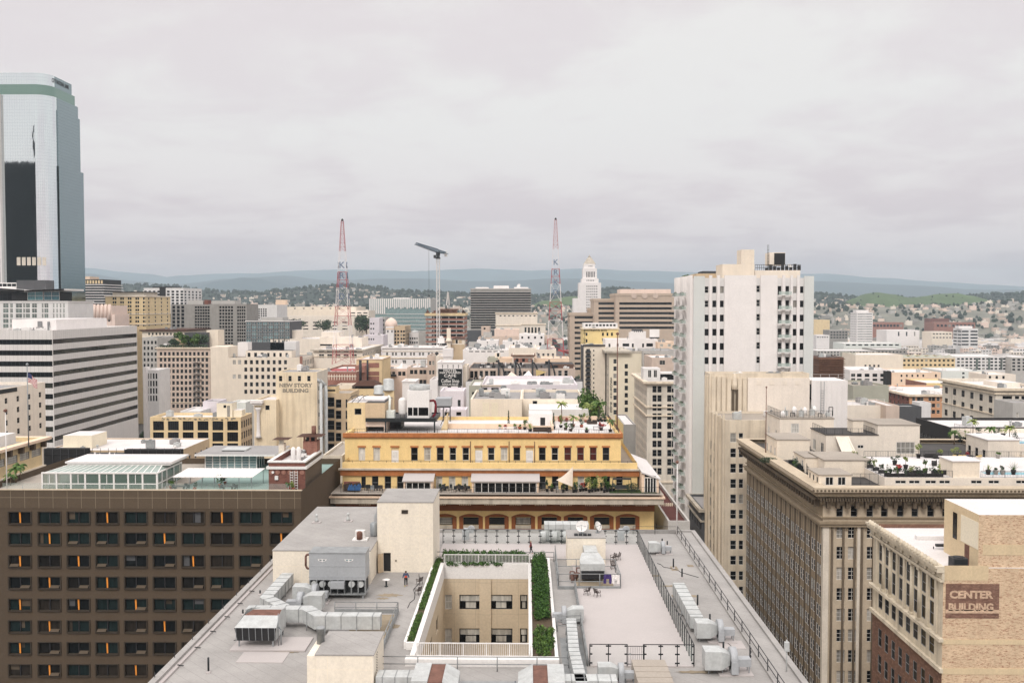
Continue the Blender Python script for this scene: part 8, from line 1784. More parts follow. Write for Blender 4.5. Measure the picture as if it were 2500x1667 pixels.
def fan(label,x,y,s=1.,flip=1,group=None,ground=None):
 g=ZF if ground is None else ground;t_=thing('duct_fan',label,'fan',(x,y,g),group);c=MB();c.lathe((x,y,g+1.15*s),[(.85*s,-.27*s),(.9*s,-.25*s),(.9*s,.25*s),(.85*s,.27*s)],20,axis='x');c.box(x-.27*s,x+.27*s,y-.95*s,y-.02,g+.2,g+1.15*s,0,'');c.build('scroll','panelgrey',t_)
 c=MB();xa,xb=x+.28*s*flip,x+1.0*s*flip;A=[(xa,y-.45*s,g+.75*s),(xa,y+.45*s,g+.75*s),(xa,y+.45*s,g+1.6*s),(xa,y-.45*s,g+1.6*s)];B_=[(xb,y-.75*s,g+.45*s),(xb,y+.75*s,g+.45*s),(xb,y+.75*s,g+1.9*s),(xb,y-.75*s,g+1.9*s)]
 for i in range(4):c.q(A[i],A[(i+1)%4],B_[(i+1)%4],B_[i])
 c.box(xb,xb+1.3*s*flip,y-.75*s,y+.75*s,g+.45*s,g+1.9*s,0,'');c.build('intake_box','galv',t_)
 c=MB();xm=x-.28*s*flip;c.box(xm,xm-1.1*s*flip,y-.4*s,y+.4*s,g+.6*s,g+1.2*s,0,'');c.build('motor_housing','panelgrey',t_)
 c=MB();[c.box(x+u*s*flip,x+u*s*flip+.08,y+v*s,y+v*s+.08,g,g+.65*s,0,'bt')for u in(-1.2,-.4,.9,2.)for v in(-.35,.3)];c.box(x-1.5*s*flip,x+1.2*s*flip,y-.85*s,y+.9*s,g+.002,g+.1,1,'b');c.build('stand',['steel','r_deck'],t_);return t_
x,y=gp(1140,1010);fan('white scroll fan with box intake, front one of the pair on the left roof',x,y,1.05,1);x,y=gp(1250,950);fan('white scroll fan behind the first on the left roof',x,y+.6,1.05,1)if 0 else fan('white scroll fan set behind and right of the first on the left roof',x-.1,101.8,1.,-1)
t_=thing('evaporative_cooler','weathered metal evaporative cooler with sloping hood and dark mesh front','cooler',(-21.5,90,ZF));xa,xb=gp(640,1290)[0],gp(945,1290)[0];ya=gp(660,1295)[1]
c=MB();A=[(xa+.1,ya,48.75),(xb-.1,ya,48.75),(xb+.15,ya-.15,50.),(xa-.15,ya-.15,50.)];c.poly(A,1);z1=50.0;c.q((xa-.15,ya-.15,z1),(xb+.15,ya-.15,z1),(xb+.05,ya+1.2,50.75),(xa+.4,ya+1.2,50.75));c.q((xa+.4,ya+1.2,50.75),(xb+.05,ya+1.2,50.75),(xb,ya+2.5,50.9),(xa+.9,ya+2.5,50.9),2);c.q((xa+.9,ya+2.5,50.9),(xb,ya+2.5,50.9),(xb,ya+4.,50.6),(xa+1.2,ya+4.,50.6))
for X_,s_ in((xb,0),(xa+.3,1)):c.poly([(X_+.05,ya,48.75),(X_,ya+4,48.75),(X_,ya+4,50.6),(X_,ya+2.5,50.9),(X_+.03,ya+1.2,50.75),(X_+(.15 if not s_ else-.45),ya-.15,50.)])
c.q((xa+.3,ya+4,48.75),(xb,ya+4,48.75),(xb,ya+4,50.6),(xa+.3,ya+4,50.6));c.build('hood',['galv','black','rust'],t_)
c=MB();[c.beam((xa+(xb-xa)*i/6,ya-.02,48.75),(xa+(xb-xa)*i/6,ya-.18,50.),.05,.05)for i in range(7)];[c.box(x,x+.12,y,y+.12,ZF,48.76,0,'bt')for x in(xa+.15,xb-.3)for y in(ya+.1,ya+3.7)];c.path([(xb+.4,ya+.6,ZF+.16),(xb+.4,ya+.6,49.6),(xb+.1,ya+.8,49.8)],.06);c.tube((xb+.2,ya+.4,ZF+.16),(xb+.2,ya+.4,51.2),.04,n=5);c.build('grille_frame','steel',t_)
def pipe(px,py0,py1,lb,r=.09):
 x,y=G(px,py1,ZF);z=PZ(py0,y,px);c=MB();c.tube((x,y,ZF),(x,y,z),r,n=8);c.lathe((x,y,ZF),[(.24,0),(.2,.05),(.14,.16)],10,1)
 tag(c.build('vent_pipe',['paint_black','r_deck'],at=(x,y,ZF)),lb,'vent pipe')
for a in((509,1604,1641,'black vent pipe alone on the near left roof'),(635,1440,1451,'short black vent pipe beside the zigzag duct'),(1616.5,1314,1325,'short black vent pipe near the far right fan, left one'),(1629,1320,1332,'short black vent pipe near the far right fan, right one'),(1644,1363,1387,'black vent pipe on the right roof strip, farthest of the tall ones'),(1665,1387,1411,'black vent pipe on the right roof strip, second tall one'),(1703,1451,1480,'black vent pipe on the right roof strip, third tall one'),(1733,1498,1527,'black vent pipe just behind the big right duct fan'),(1766,1566,1597,'black vent pipe between the two right duct fans'),(593,1487,1500,'black vent pipe left of the long double bend duct')):pipe(*a)
for i,(px,py)in enumerate(((773,1275),(850,1272))):
 x,y=G(px,py,51.9);c=MB();c.box(x-.55,x+.55,y-.5,y+.5,51.9,52.,1,'b');c.lathe((x,y,52),[(.26,0),(.24,.3),(.14,.5),(.14,.75),(.24,.85),(.1,1.)],10);tag(c.build('roof_vent',['galv','r_deck'],at=(x,y,51.9)),'capped steel vent on the plant room roof, '+('left' if not i else 'right')+' of two','vent')
x,y=G(880,1317,51.9);c=MB();c.box(x-.9,x+.9,y-.6,y+.8,51.9,52.05,1,'b');c.box(x-.6,x+.5,y-.2,y+.6,52.05,53.,1,'b');c.lathe((x-.05,y-.35,52.05),[(.34,0),(.34,.8),(.2,.95)],12);tag(c.build('exhaust_hood',['rust','paint_white'],at=(x,y,51.9)),'rusty exhaust drum on a white box beside the stair tower','exhaust')
c=MB();x=-18.3;[c.tube((x-.5+.4*(i%2),117+.8*(i//2),51.9),(x-.5+.4*(i%2),117+.8*(i//2),54.2),.04,n=5)for i in range(8)];[c.beam((x-.5,117+i*.4,51.9+i*.35),(x-.1,117+i*.4,51.9+i*.35),.3,.04)for i in range(7)];c.beam((x-.5,117,52.8),(x-.5,119.6,55),.05,.05);c.lathe((x-.3,115.6,51.9),[(.45,0),(.5,.2),(.5,1.5),(.3,1.7)],12);tag(c.build('roof_ladder','steel',at=(x,117,51.9)),'steel ladder stair with drum against the stair tower side','ladder')
x,y=gc(1100,350);fan('small duct fan at the far end of the right roof strip',x,y,.8,-1)
p,q_=gc(1330,990),gc(1465,1180);duct('weathered steel duct running along the glass fence on the right strip',[(16.6,104.),(16.6,92.6)],1.25,1.2,ZF+.5);x,y=gc(1590,1100);fan('duct fan on a white pad joined to the weathered right strip duct',x,y+.6,1.0,-1)
x,y=gc(1700,1370);fan('larger duct fan on a white pad at the near end of the right strip',x,y+.5,1.1,-1);duct('stub steel duct feeding the larger near right fan',[(15.6,y+.9),(17.4,y+.6)],1.2,1.3,ZF+.4,.8)
x,y=G(1377,1520,ZF);fan('duct fan on legs beside the light court hedge',x,y,.85,1);x,y=G(1036,1334,ZF)
for i,(px,py,n_)in enumerate(((1139,1328,'left'),(1523,1327,'right'))):
 x,y=G(px,py,ZF);y=129.5;c=MB();c.box(x-.8,x+.8,y-.7,y+.7,ZF,ZF+.1,1,'b');c.box(x-.7,x+.2,y-.5,y+.5,ZF+.1,ZF+1.3,0,'b');c.lathe((x+.5,y,ZF+1.5),[(.5,-.25),(.5,.25)],14,axis='y');c.box(x-.5,x+.5,y-.4,y+.4,ZF+1.3,ZF+1.6,0,'');tag(c.build('exhaust_fan',['panelgrey','r_deck'],at=(x,y,ZF)),'grey exhaust fan box behind the glass fence, %s one'%n_,'fan')
duct('large bundled steel ducts behind the glass fence',[(2.4,129.6),(8.4,129.6)],2.2,2.1,ZF+.3,.9);
c=MB();[c.lathe((2.2+i*1.5,128.2,ZF+.9),[(.6,-.4),(.65,-.3),(.65,.3),(.6,.4)],14,axis='x')for i in range(3)];tag(c.build('round_duct','galv',at=(2,128.2,ZF)),'row of round steel duct drums behind the glass fence','duct')
gf=thing('glass_fence','clear glass panel fence with black posts around the roof deck','fence',(4,127,ZD));RECTS=[((-11.2,127),(14.8,127),18),((14.8,127),(14.8,83.8),34),((14.8,83.8),(10.4,83.8),3),((8.9,83.8),(5.6,83.8),2)]
for(a,b_,n)in RECTS:
 A,B_=Vector(a),Vector(b_);d=(B_-A)/n;ps=MB();cl_=MB()
 for i in range(n+1):p=A+d*i;ps.box(p.x-.04,p.x+.04,p.y-.04,p.y+.04,ZD,ZD+1.95,0,'b')
 ps.beam((*A,ZD+1.93),(*B_,ZD+1.93),.06,.06)
 for i in range(n):
  p,q_=A+d*(i+.04),A+d*(i+.96);g=MB();g.q((*p,ZD+.12),(*q_,ZD+.12),(*q_,ZD+1.86),(*p,ZD+1.86));g.build('glass_panel','clearglass',gf)
  for e,f in((p,d),(q_,-d)):
   for z in(.2,1.0,1.72):u_=e+f*.09;cl_.box(min(e.x,u_.x)-.02,max(e.x,u_.x)+.02,min(e.y,u_.y)-.03,max(e.y,u_.y)+.03,ZD+z,ZD+z+.12,0,'')
 ps.build('posts','paint_black',gf);cl_.build('clamps','paint_black',gf)
gt=thing('metal_gate','black bar gate in the near glass fence','gate',(9.65,83.8,ZD));c=MB();[c.box(9.+i*.165,9.02+i*.165,83.79,83.81,ZD+.1,ZD+1.8,0,'')for i in range(9)];[c.box(8.92,10.38,83.78,83.82,ZD+z,ZD+z+.05,0,'')for z in(.15,1.,1.75)];c.box(10.3,10.38,83.75,83.85,ZD,ZD+1.95,0,'');c.build('bars','paint_black',gt);c=MB();c.box(9.05,9.25,83.74,83.78,ZD+1.02,ZD+1.15,0,'');c.build('lock','steel',gt)
railing('dark two bar railing along the right edge of the near roof',[(21.,132.5),(21.,66)],ZF+.2,1.1,3.35,r=.04);railing('grey rail along the back edge of the near roof',[(14.9,133.2),(21,133.2)],ZF,1.1,3.)
c=MB();[c.tube((-31.6,66+i*4.6,ZF+.4),(-31.6,66+i*4.6,ZF+.85),.035,n=5)for i in range(15)];tag(c.build('edge_posts','iron',at=(-31.6,66,ZF)),'row of short dark posts on the left roof parapet','posts')
for i in range(9):c=MB();y=70+i*4.4;c.tube((-30.9,y,ZF+.22),(-30.3,y-.2,ZF+.22),.05,n=5);tag(c.build('roof_drain','paint_black',at=(-31,y,ZF)),'short black drain pipe at the left roof kerb','drain','drain pipes along the left kerb')
def cage(label,pts,h=1.1,step=2.2):return railing(label,pts,ZF,h,step,'galv_dark',name='pipe_railing',r=.045)
cage('grey pipe railing round the stained roof well left of the light court',[(-20,98.5),(-13.4,98.5),(-13.4,86.2),(-19,86.2)]);cage('grey pipe railing of the cage in front of the small roof room',[(3.6,120),(3.6,107.2),(10.6,107.2),(10.6,113.5),(3.6,113.5)],1.7);cage('grey pipe railing along the walkway beside the white deck',[(5.4,106),(5.4,84)],1.3);cage('grey pipe railing behind the light court hedge',[(-11.4,118.6),(3.4,118.6)],1.2,4.);cage('grey pipe railing across the bottom of the view before the light court',[(-13.,82.6),(4.4,82.6)],1.3,3.6);cage('grey pipe railing closing the duct pit by the white deck',[(3.,94.2),(5.4,94.2),(5.4,93),(3,93)],1.2)
for a in((-20,-13.5,98.3,98.45,ZF,ZF+.4),(-13.45,-13.3,86,98.45,ZF,ZF+.4),(3.5,10.6,107,107.15,ZF,ZF+.35),(3.5,3.65,107.15,119,ZF,ZF+.35),(5.35,5.5,84,106.9,ZF,ZF+.5)):kb=MB();kb.box(*a,0,'b');kb.build('kerb','galv_dark',t)
for a in((3.2,5.3,79,91.2,ZF+.004,ZF+.03,0),(-5.6,-.6,77,80.4,ZF+.004,ZF+.03,0),(5.7,9.9,107.3,112.5,ZD+.004,ZD+.03,1),(-16.4,-13.46,86.6,97.8,ZF+.004,ZF+.026,1)):pt=MB();pt.box(*a,'b');pt.build('pit_floor',['galv_dark','r_stain'],t)
duct('stained steel duct stepping down the pit beside the white deck',[(4.35,92.5),(4.2,84),(4.5,76)],.95,.9,ZF+.6,1.)
t_=thing('intake_hood','weathered intake hood under hanging laundry by the small roof room','hood',(7.4,110,ZF));c=MB();c.box(6.2,9.,109.2,111,ZF+1.5,ZF+2.3,0,'');c.q((6.2,111,ZF+2.3),(9,111,ZF+2.3),(8.6,113.5,ZF+2.5),(6.6,113.5,ZF+2.5));c.box(6.9,8.5,113.5,116.7,ZF+1.4,ZF+2.6,0,'');c.build('hood','galv',t_);c=MB();c.box(6.3,8.9,109.3,111,ZF+.5,ZF+1.5,0,'bt');[c.box(x,x+.1,109.25,109.35,ZF,ZF+1.5,1,'')for x in(6.2,8.9)];c.build('intake',['black','galv_dark'],t_)
c=MB();r_=random.Random(4)
for i in range(7):x=5+r_.random()*1.;y=109+r_.random()*4;c.path([(x,y,ZD),(x,y,ZD+.9),(x+.5,y,ZD+.9),(x+.5,y+.4,ZD+.3)],.07)
tag(c.build('valve_pipes','rust',at=(5,110,ZD)),'tangle of rusty valve pipes left of the intake hood','pipes')
def cloth(label,name,mat,x,y,z,w_,h,legs=False):
 c=MB();n=6
 for s_,e in((0,0),(1,.05)):
  for i in range(n):
   for j in range(n):
    if legs and j>2 and i in(2,3):continue
    f=lambda a,b_:(x+(a/n-.5)*w_*(1+.25*b_/n*(1 if legs else 0)),y+e+.06*sin(a*2.3+b_),z-h*b_/n)
    c.q(f(i,j),f(i+1,j),f(i+1,j+1),f(i,j+1))
 tag(c.build(name,mat,at=(x,y,z)),label,'laundry')
cloth('purple trousers hung to dry on the pipe cage','hanging_trousers','cloth_purple',9.15,107.1,ZF+1.7,.8,1.05,True);cloth('white trousers hung to dry on the pipe cage','hanging_trousers','cloth_white',10.05,107.1,ZF+1.65,.75,1.,True);cloth('white sheet drying over the rail behind the light court','hanging_sheet','cloth_white',-6.1,118.5,ZF+1.22,2.,.95)
def hood(label,x0,x1,y0,y1,z1,mid='rust'):
 t_=thing('roof_unit',label,'air unit',((x0+x1)/2,y0,ZF));c=MB();a,b_=x0+(x1-x0)*.36,x0+(x1-x0)*.68
 c.box(x0,a,y0,y1,ZF+.4,z1,0,'');c.box(a+.003,b_,y0,y1,ZF+.4,z1-.12,1,'');c.poly([(b_+.01,y0,z1),(x1,y0,z1-.7),(x1,y1,z1-.7),(b_+.01,y1,z1)]);c.poly([(b_+.01,y0,ZF+.4),(x1,y0,ZF+.4),(x1,y0,z1-.7),(b_+.01,y0,z1)]);c.poly([(x1,y1,ZF+.4),(b_+.01,y1,ZF+.4),(b_+.01,y1,z1),(x1,y1,z1-.7)]);c.q((x1,y0,ZF+.4),(x1,y1,ZF+.4),(x1,y1,z1-.7),(x1,y0,z1-.7));c.build('casing',['galv',mid],t_)
 c=MB();[c.box(x,x+.12,y,y+.12,ZF,ZF+.42,0,'bt')for x in(x0+.1,x1-.3)for y in(y0+.1,y1-.2)];c.build('legs','steel',t_)
hood('long metal air unit with rusty lid at the bottom edge, left one',-9.3,-5.6,75.6,79.6,49.9);hood('long metal air unit with rusty lid at the bottom edge, right one',3.1,-.7,75.6,79.6,49.85);duct('flat steel duct joining the left air unit at the bottom edge',[(-12.4,78.2),(-9.3,78.2)],1.6,1.,ZF+.5,.9);duct('flat steel duct leading right from the right air unit at the bottom edge',[(3.1,77.6),(7.4,77.6)],1.5,1.,ZF+.5,.9);fan('duct fan beside the ribbed beige unit at the bottom edge',8.,80.2,.85,-1)
c=MB();c.box(9.1,12.,76,82.2,ZF+.2,ZF+1.3,0,'');[c.box(9.05,12.05,y,y+.06,ZF+.2,ZF+1.34,0,'')for y in(77,78.2,79.4,80.6)];c.box(9.3,9.5,76.2,82,ZF,ZF+.2,0,'bt');c.box(11.6,11.8,76.2,82,ZF,ZF+.2,0,'bt');tag(c.build('ribbed_unit','r_tan',at=(10,79,ZF)),'ribbed beige roof unit in front of the bar gate','air unit')
c=MB();x,y=22.6,82.5;c.tube((x,y,ZF),(x,y,ZF+3.),.06,n=6);c.box(x-.2,x+.2,y-.15,y+.15,ZF+2.,ZF+2.8,0,'');tag(c.build('antenna','galv',at=(x,y,ZF)),'small pale antenna on the right roof corner','antenna');c=MB();x,y=20.,85.;c.tube((x,y,ZF),(x,y,ZF+1.6),.05,n=6);c.path([(x+.1*(i%2),y,ZF+i*.2)for i in range(8)],.06);tag(c.build('conduit_mast','iron',at=(x,y,ZF)),'knotted conduit mast inside the right railing','mast')
flagpole('white flagpole with brown ball at the far right corner of the near roof',PX(1653,133,1200),133,ZF,PZ(1131,133,1653),.1,'paint_white',.24)
x,y=G(943,1431,ZF);t_=thing('pedestal_table','round white table on a black pedestal near the open doorway','table',(x,y,ZF));c=MB();c.lathe((x,y,ZF+.74),[(.3,0),(.45,.03),(.45,.07),(.2,.12)],18);c.build('table_top','paint_white',t_);c=MB();c.lathe((x,y,ZF),[(.22,0),(.2,.05),(.1,.07),(.1,.74)],12);c.build('pedestal','paint_black',t_)
t_=CH=thing('armchair','brown plastic armchair','chair',(0,0,0));c=MB();c.box(-.25,.25,-.24,.24,.41,.45,0,'');c.build('seat','plastic_brown',t_);c=MB();c.beam((-.22,.24,.45),(-.24,.36,.95),.05,.05);c.beam((.22,.24,.45),(.24,.36,.95),.05,.05);[c.beam((-.23,.25+k*.022,.52+k*.09),(.23,.25+k*.022,.52+k*.09),.03,.055)for k in range(5)];c.build('backrest','plastic_brown',t_)
for sx in(-1,1):
 c=MB();c.beam((sx*.27,-.26,.66),(sx*.27,.28,.68),.05,.04);c.beam((sx*.26,-.24,.43),(sx*.27,-.25,.66),.04,.04);c.build('armrest','plastic_brown',t_)
 for sy in(-1,1):c=MB();c.beam((sx*.22,sy*.2,.41),(sx*.27,sy*.27,0),.045,.045);c.build('leg','plastic_brown',t_)
first=True
for px,py,rz,z,lb in((1024,1426,-2.2,ZF,'brown armchair behind the man in the orange shirt, farther of two'),(1021,1450,-2.2,ZF,'brown armchair by the left planter, nearer of two'),(1211,1370,1.9,ZD,'brown armchair alone behind the light court'),(1433,1451,-2.1,ZD,'brown armchair on the white deck facing another, left one'),(1458,1455,2.2,ZD,'brown armchair on the white deck facing another, right one'),(1497,1368,-1.,ZD,'dark armchair by the small roof room, left of two side by side'),(1508,1366,-1.2,ZD,'dark armchair by the small roof room, right of two side by side'),(1497,1388,.2,ZD,'dark armchair turned away in front of two others')):
 x,y=G(px,py,z)
 if first:CH.location=(x,y,z);CH.rotation_euler=(0,0,rz);CH['label']=lb;first=False
 else:clone(CH,(x,y,z),rz,lb)
def person(label,x,y,z,rz,parts,stride=.12,lean=.0,arms=.22,bend=.25,h=1.72):
 """one continuous skinned body; clothes and hair follow it as children"""
 s=h/1.72;J={'pelvis':(0,0,.93),'waist':(0,0,1.08),'chest':(0,-.01,1.28),'neck':(0,.0,1.47),'head':(0,-.02,1.58),'crown':(0,-.02,1.66)}
 for sd,n in((-1,'l'),(1,'r')):
  f=stride*sd;J.update({'hip'+n:(.1*sd,0,.88),'knee'+n:(.11*sd,-.04+f*.6,.48),'ankle'+n:(.11*sd,.04+f,.09),'toe'+n:(.12*sd,-.15+f,.04),'sh'+n:(.2*sd,0,1.41),'elb'+n:(.2*sd+arms*.35*sd,.03,1.13),'wri'+n:(.2*sd+arms*.5*sd,-.1*bend*4,.89+bend*.2),'palm'+n:(.2*sd+arms*.5*sd,-.1*bend*4-.02,.81+bend*.2)})
 E=['pelvis waist','waist chest','chest neck','neck head','head crown']
 for n in 'lr':E+=['pelvis hip'+n,'hip%s knee%s'%(n,n),'knee%s ankle%s'%(n,n),'ankle%s toe%s'%(n,n),'chest sh'+n,'sh%s elb%s'%(n,n),'elb%s wri%s'%(n,n),'wri%s palm%s'%(n,n)]
 R0={'pelvis':.14,'waist':.125,'chest':.15,'neck':.055,'head':.1,'crown':.075,'hip':.095,'knee':.06,'ankle':.042,'toe':.035,'sh':.07,'elb':.046,'wri':.032,'palm':.036}
 def skin(name,keep,mat,k=1.,add=0.,par=None,drop=None):
  names=[j for j in J if not keep or any(j.startswith(q_)for q_ in keep)];ed=[e.split()for e in E];ed=[(names.index(a),names.index(b_))for a,b_ in ed if a in names and b_ in names]
  me=bpy.data.meshes.new(name);me.from_pydata([tuple(Vector(J[j])*s)for j in names],ed,[]);o=bpy.data.objects.new(name,me);COL.objects.link(o);md=o.modifiers.new('skin','SKIN');md.use_smooth_shade=True;o.modifiers.new('sub','SUBSURF').levels=2;o.modifiers['sub'].render_levels=2
  if not me.skin_vertices:return o
  for i,j in enumerate(names):b_=j.rstrip('lr')if j[:-1]in R0 else j;r=(R0[b_]+add)*k*s;me.skin_vertices[0].data[i].radius=(r,r*(.72 if b_ in('chest','waist','pelvis')else 1));me.skin_vertices[0].data[i].use_root=i==0
  dg=bpy.context.evaluated_depsgraph_get();m2=bpy.data.meshes.new_from_object(o.evaluated_get(dg));o.modifiers.clear();o.data=m2;m2.materials.clear();m2.materials.append(M[mat])
  for p in m2.polygons:p.material_index=0
  if par:o.parent=par
  return o
 body=skin('person',None,'skin');body.location=(x,y,z);body.rotation_euler=(lean,0,rz);tag(body,label,'person');ORG[body.name]=(0,0,0)
 fb=MB();me=body.data
 for n,sd in(('l',-1),('r',1)):
  px_,py_,pz_=[q_*s for q_ in J['palm'+n]]
  for i,L in enumerate((.062,.072,.068,.055)):o_=(i-1.5)*.018;a=(px_,py_+o_,pz_-.02);b_=(px_-.006*sd,py_+o_-.006,pz_-.02-L*.6);fb.tube(a,b_,.009,.008,6);fb.tube(b_,(px_-.02*sd,py_+o_-.012,pz_-.02-L),.008,.006,6)
  fb.tube((px_,py_-.03,pz_+.015),(px_-.01*sd,py_-.05,pz_-.02),.01,.008,6)
 hy=J['head'][1]*s-.1*s;hz=1.585*s;fb.tube((0,hy+.01,hz-.01),(0,hy-.022,hz-.022),.012,.016,6)
 for sx in(-1,1):fb.lathe((sx*.036,hy+.008,hz+.02),[(.004,-.008),(.013,0),(.004,.008)],8,axis='y');fb.lathe((sx*.1*s,hy+.1,hz),[(.012,-.012),(.03,0),(.012,.012)],8,axis='x')
 fb.box(-.025,.025,hy-.004,hy+.012,hz-.055,hz-.045,0,'')
 import bmesh
 bm=bmesh.new();bm.from_mesh(me);vs=[bm.verts.new(v_)for v_ in fb.v]
 for f_ in fb.f:
  try:bm.faces.new([vs[i]for i in f_]).smooth=True
  except ValueError:pass
 bm.to_mesh(me);bm.free()
 for nm,keep,mat,add in parts:skin(nm,keep,mat,1.,add,body)
 hb=MB();hc=Vector(J['crown'])*s;hb.lathe((hc.x,hc.y+.015,hc.z-.1*s),[(.1*s,0),(.112*s,.05),(.095*s,.12),(.05*s,.165),(.01,.18)],14);o=hb.build('hair','hair' if 'grey' not in label else 'faded_grey',body);return body
LEGS=('pelvis','hip','knee','ankle');TOP=('pelvis','waist','chest','sh','elb','wri')
x,y=G(991,1430,ZF);person('person in blue jacket over orange shirt walking on the near roof, backpack straps dark',x,y,ZF,.1,[('trousers',LEGS,'trousers_dark',.018),('jacket',TOP,'jacket_blue',.03),('shirt',('waist','chest','pelvis'),'shirt_orange',.0465-.0),('shoes',('ankle','toe'),'shoe_yellow',.018)],arms=.28,h=1.75)['label']='person in blue jacket over orange shirt walking toward the view on the near roof'
x,y=G(1297.6,1350.5,ZD);person('person with grey hair in dark red jacket walking left along the far white deck',x,y,ZD,-1.5,[('trousers',LEGS,'trousers_dark',.016),('jacket',TOP,'jacket_red',.028),('shoes',('ankle','toe'),'paint_black',.014)],arms=.1,lean=.06,bend=.5,stride=.16,h=1.7)
yb=G(2362,1117,50.9)[1];person('person in red top and jeans standing at the back of the pool deck',PX(2362,172.5,1110),172.5,zd,2.6,[('trousers',LEGS,'jacket_blue',.016),('shirt',TOP,'jacket_red',.024),('shoes',('ankle','toe'),'paint_black',.014)],stride=.02,h=1.7)
for i,px in enumerate((1180,1184,1224,1228,1231)):
 yy=350+i%3;person('distant person in dark clothes standing on the dark terrace roof, '+('first from the left','second from the left','left of three together','middle of three together','right of three together')[i],PX(px,yy,890),yy,BTR.zr,i*1.3,[('clothes',LEGS+TOP,'trousers_dark',.02)],stride=.03)
def struct(o,label=None):o['kind']='structure';return o
surf('ground_city',RGB(112,108,105,1.2),var=.45,streak=0,sc=.012,fine=.2)
surf('hill_green',RGB(88,108,66,1.2),var=.3,streak=0,sc=.012,fine=.1);surf('hill_town',RGB(132,130,118),var=.4,streak=0,sc=.03,fine=.2);surf('hill_dark',RGB(50,62,50),var=.35,streak=0,sc=.02,fine=.2);surf('mountain_near',RGB(62,80,86),var=.25,streak=0,sc=.002,fine=0);surf('mountain',RGB(92,112,120),var=.25,streak=0,sc=.002,fine=0)  # mountain tones blued, the far one paler: haze put into the colour
mb=MB();mb.q((-40000,-3000,0),(40000,-3000,0),(40000,40000,0),(-40000,40000,0));struct(mb.build('ground','ground_city'))
mb=MB();mb.q((26,60,.02),(42,60,.02),(42,2400,.02),(26,2400,.02));struct(mb.build('road','asphalt'))
for nm,a,b_ in(('pavement',22.5,26),('pavement',42,45)):mb=MB();mb.box(a,b_,60,1400,.0,.15,0,'b');struct(mb.build(nm,'pavement'))
mb=MB();[mb.q((33.9,y,.026),(34.1,y,.026),(34.1,y+3,.026),(33.9,y+3,.026))for y in range(64,1200,9)];struct(mb.build('road_marking','paint_white'))
from mathutils import noise as NZ
def ridge(name,prof,Y,dep,mat,rough,seed,nx=260,ny=26,base=-2,x_ext=0):
 """hills: crest heights read from the skyline, real depth and folds behind and before it"""
 P3=[(PX(px,Y,py),PZ(py,Y,px))for px,py in prof];xs=[p[0]for p in P3];xa,xb=xs[0],xs[-1]
 def crest(x):
  for(x0,z0),(x1,z1)in zip(P3,P3[1:]):
   if x<=x1:f=(x-x0)/(x1-x0);f=max(0,min(1,f));f=f*f*(3-2*f);return z0+(z1-z0)*f
  return P3[-1][1]
 c=MB();sc=1/dep
 for j in range(ny+1):
  v_=j/ny*2-1;y=Y+v_*dep
  for i in range(nx+1):
   x=xa+(xb-xa)*i/nx;k=(1-abs(v_)**1.5);h=max(0,crest(x));e=NZ.fractal(Vector((x*sc*2.4,y*sc*2.4,seed)),.9,2.1,5)
   fold=1-abs(NZ.noise(Vector((x*sc*3.2,y*sc*1.2,seed+9))))*.55*(1-k)
   c.v.append((x,y,base+h*k*fold+e*rough*h*(.25+(1-k))*(k>0)*min(1,k*3)))
 for j in range(ny):
  for i in range(nx):p=j*(nx+1)+i;c.f.append((p,p+1,p+nx+2,p+nx+1));c.m.append(0);c.sm.append(True)
 o=struct(c.build(name,mat));o_h=(P3,crest,Y,dep);return o,crest
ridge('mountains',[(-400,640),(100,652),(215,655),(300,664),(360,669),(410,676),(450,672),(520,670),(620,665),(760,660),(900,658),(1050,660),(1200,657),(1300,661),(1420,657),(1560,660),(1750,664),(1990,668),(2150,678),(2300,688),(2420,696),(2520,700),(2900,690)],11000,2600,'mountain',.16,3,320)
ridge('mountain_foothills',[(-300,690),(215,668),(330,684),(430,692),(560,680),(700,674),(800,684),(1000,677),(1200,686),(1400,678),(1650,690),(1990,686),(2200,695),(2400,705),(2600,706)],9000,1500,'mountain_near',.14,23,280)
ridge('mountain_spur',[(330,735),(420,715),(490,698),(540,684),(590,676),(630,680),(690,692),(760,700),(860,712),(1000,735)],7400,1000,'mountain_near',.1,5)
H1=ridge('wooded_hills',[(180,700),(260,692),(330,697),(420,700),(480,705),(560,712),(640,715),(700,708),(780,700),(850,695),(920,702),(1010,712),(1120,716),(1220,724),(1300,722),(1380,715),(1450,708),(1510,704),(1560,712),(1660,720),(1800,715),(1980,716),(2040,722),(2120,730),(2300,730),(2420,720),(2500,716),(2700,716)],3600,620,'hill_dark',.14,7,420,30)
ridge('green_hills',[(1290,745),(1330,730),(1400,722),(1470,735),(1500,748)],2700,300,'hill_green',.12,11,120,20)
ridge('green_hills',[(2050,750),(2085,727),(2115,716),(2140,713),(2180,717),(2225,725),(2255,721),(2290,716),(2330,714),(2370,721),(2410,731),(2450,746)],3050,330,'hill_green',.1,13,240,24)
ridge('foothills',[(-60,752),(200,746),(600,744),(900,747),(1200,750),(1500,748),(1900,742),(2050,745),(2200,747),(2330,744),(2450,738),(2560,735),(2700,735)],2480,430,'hill_town',.12,17,320,20)
rnd=random.Random(21)
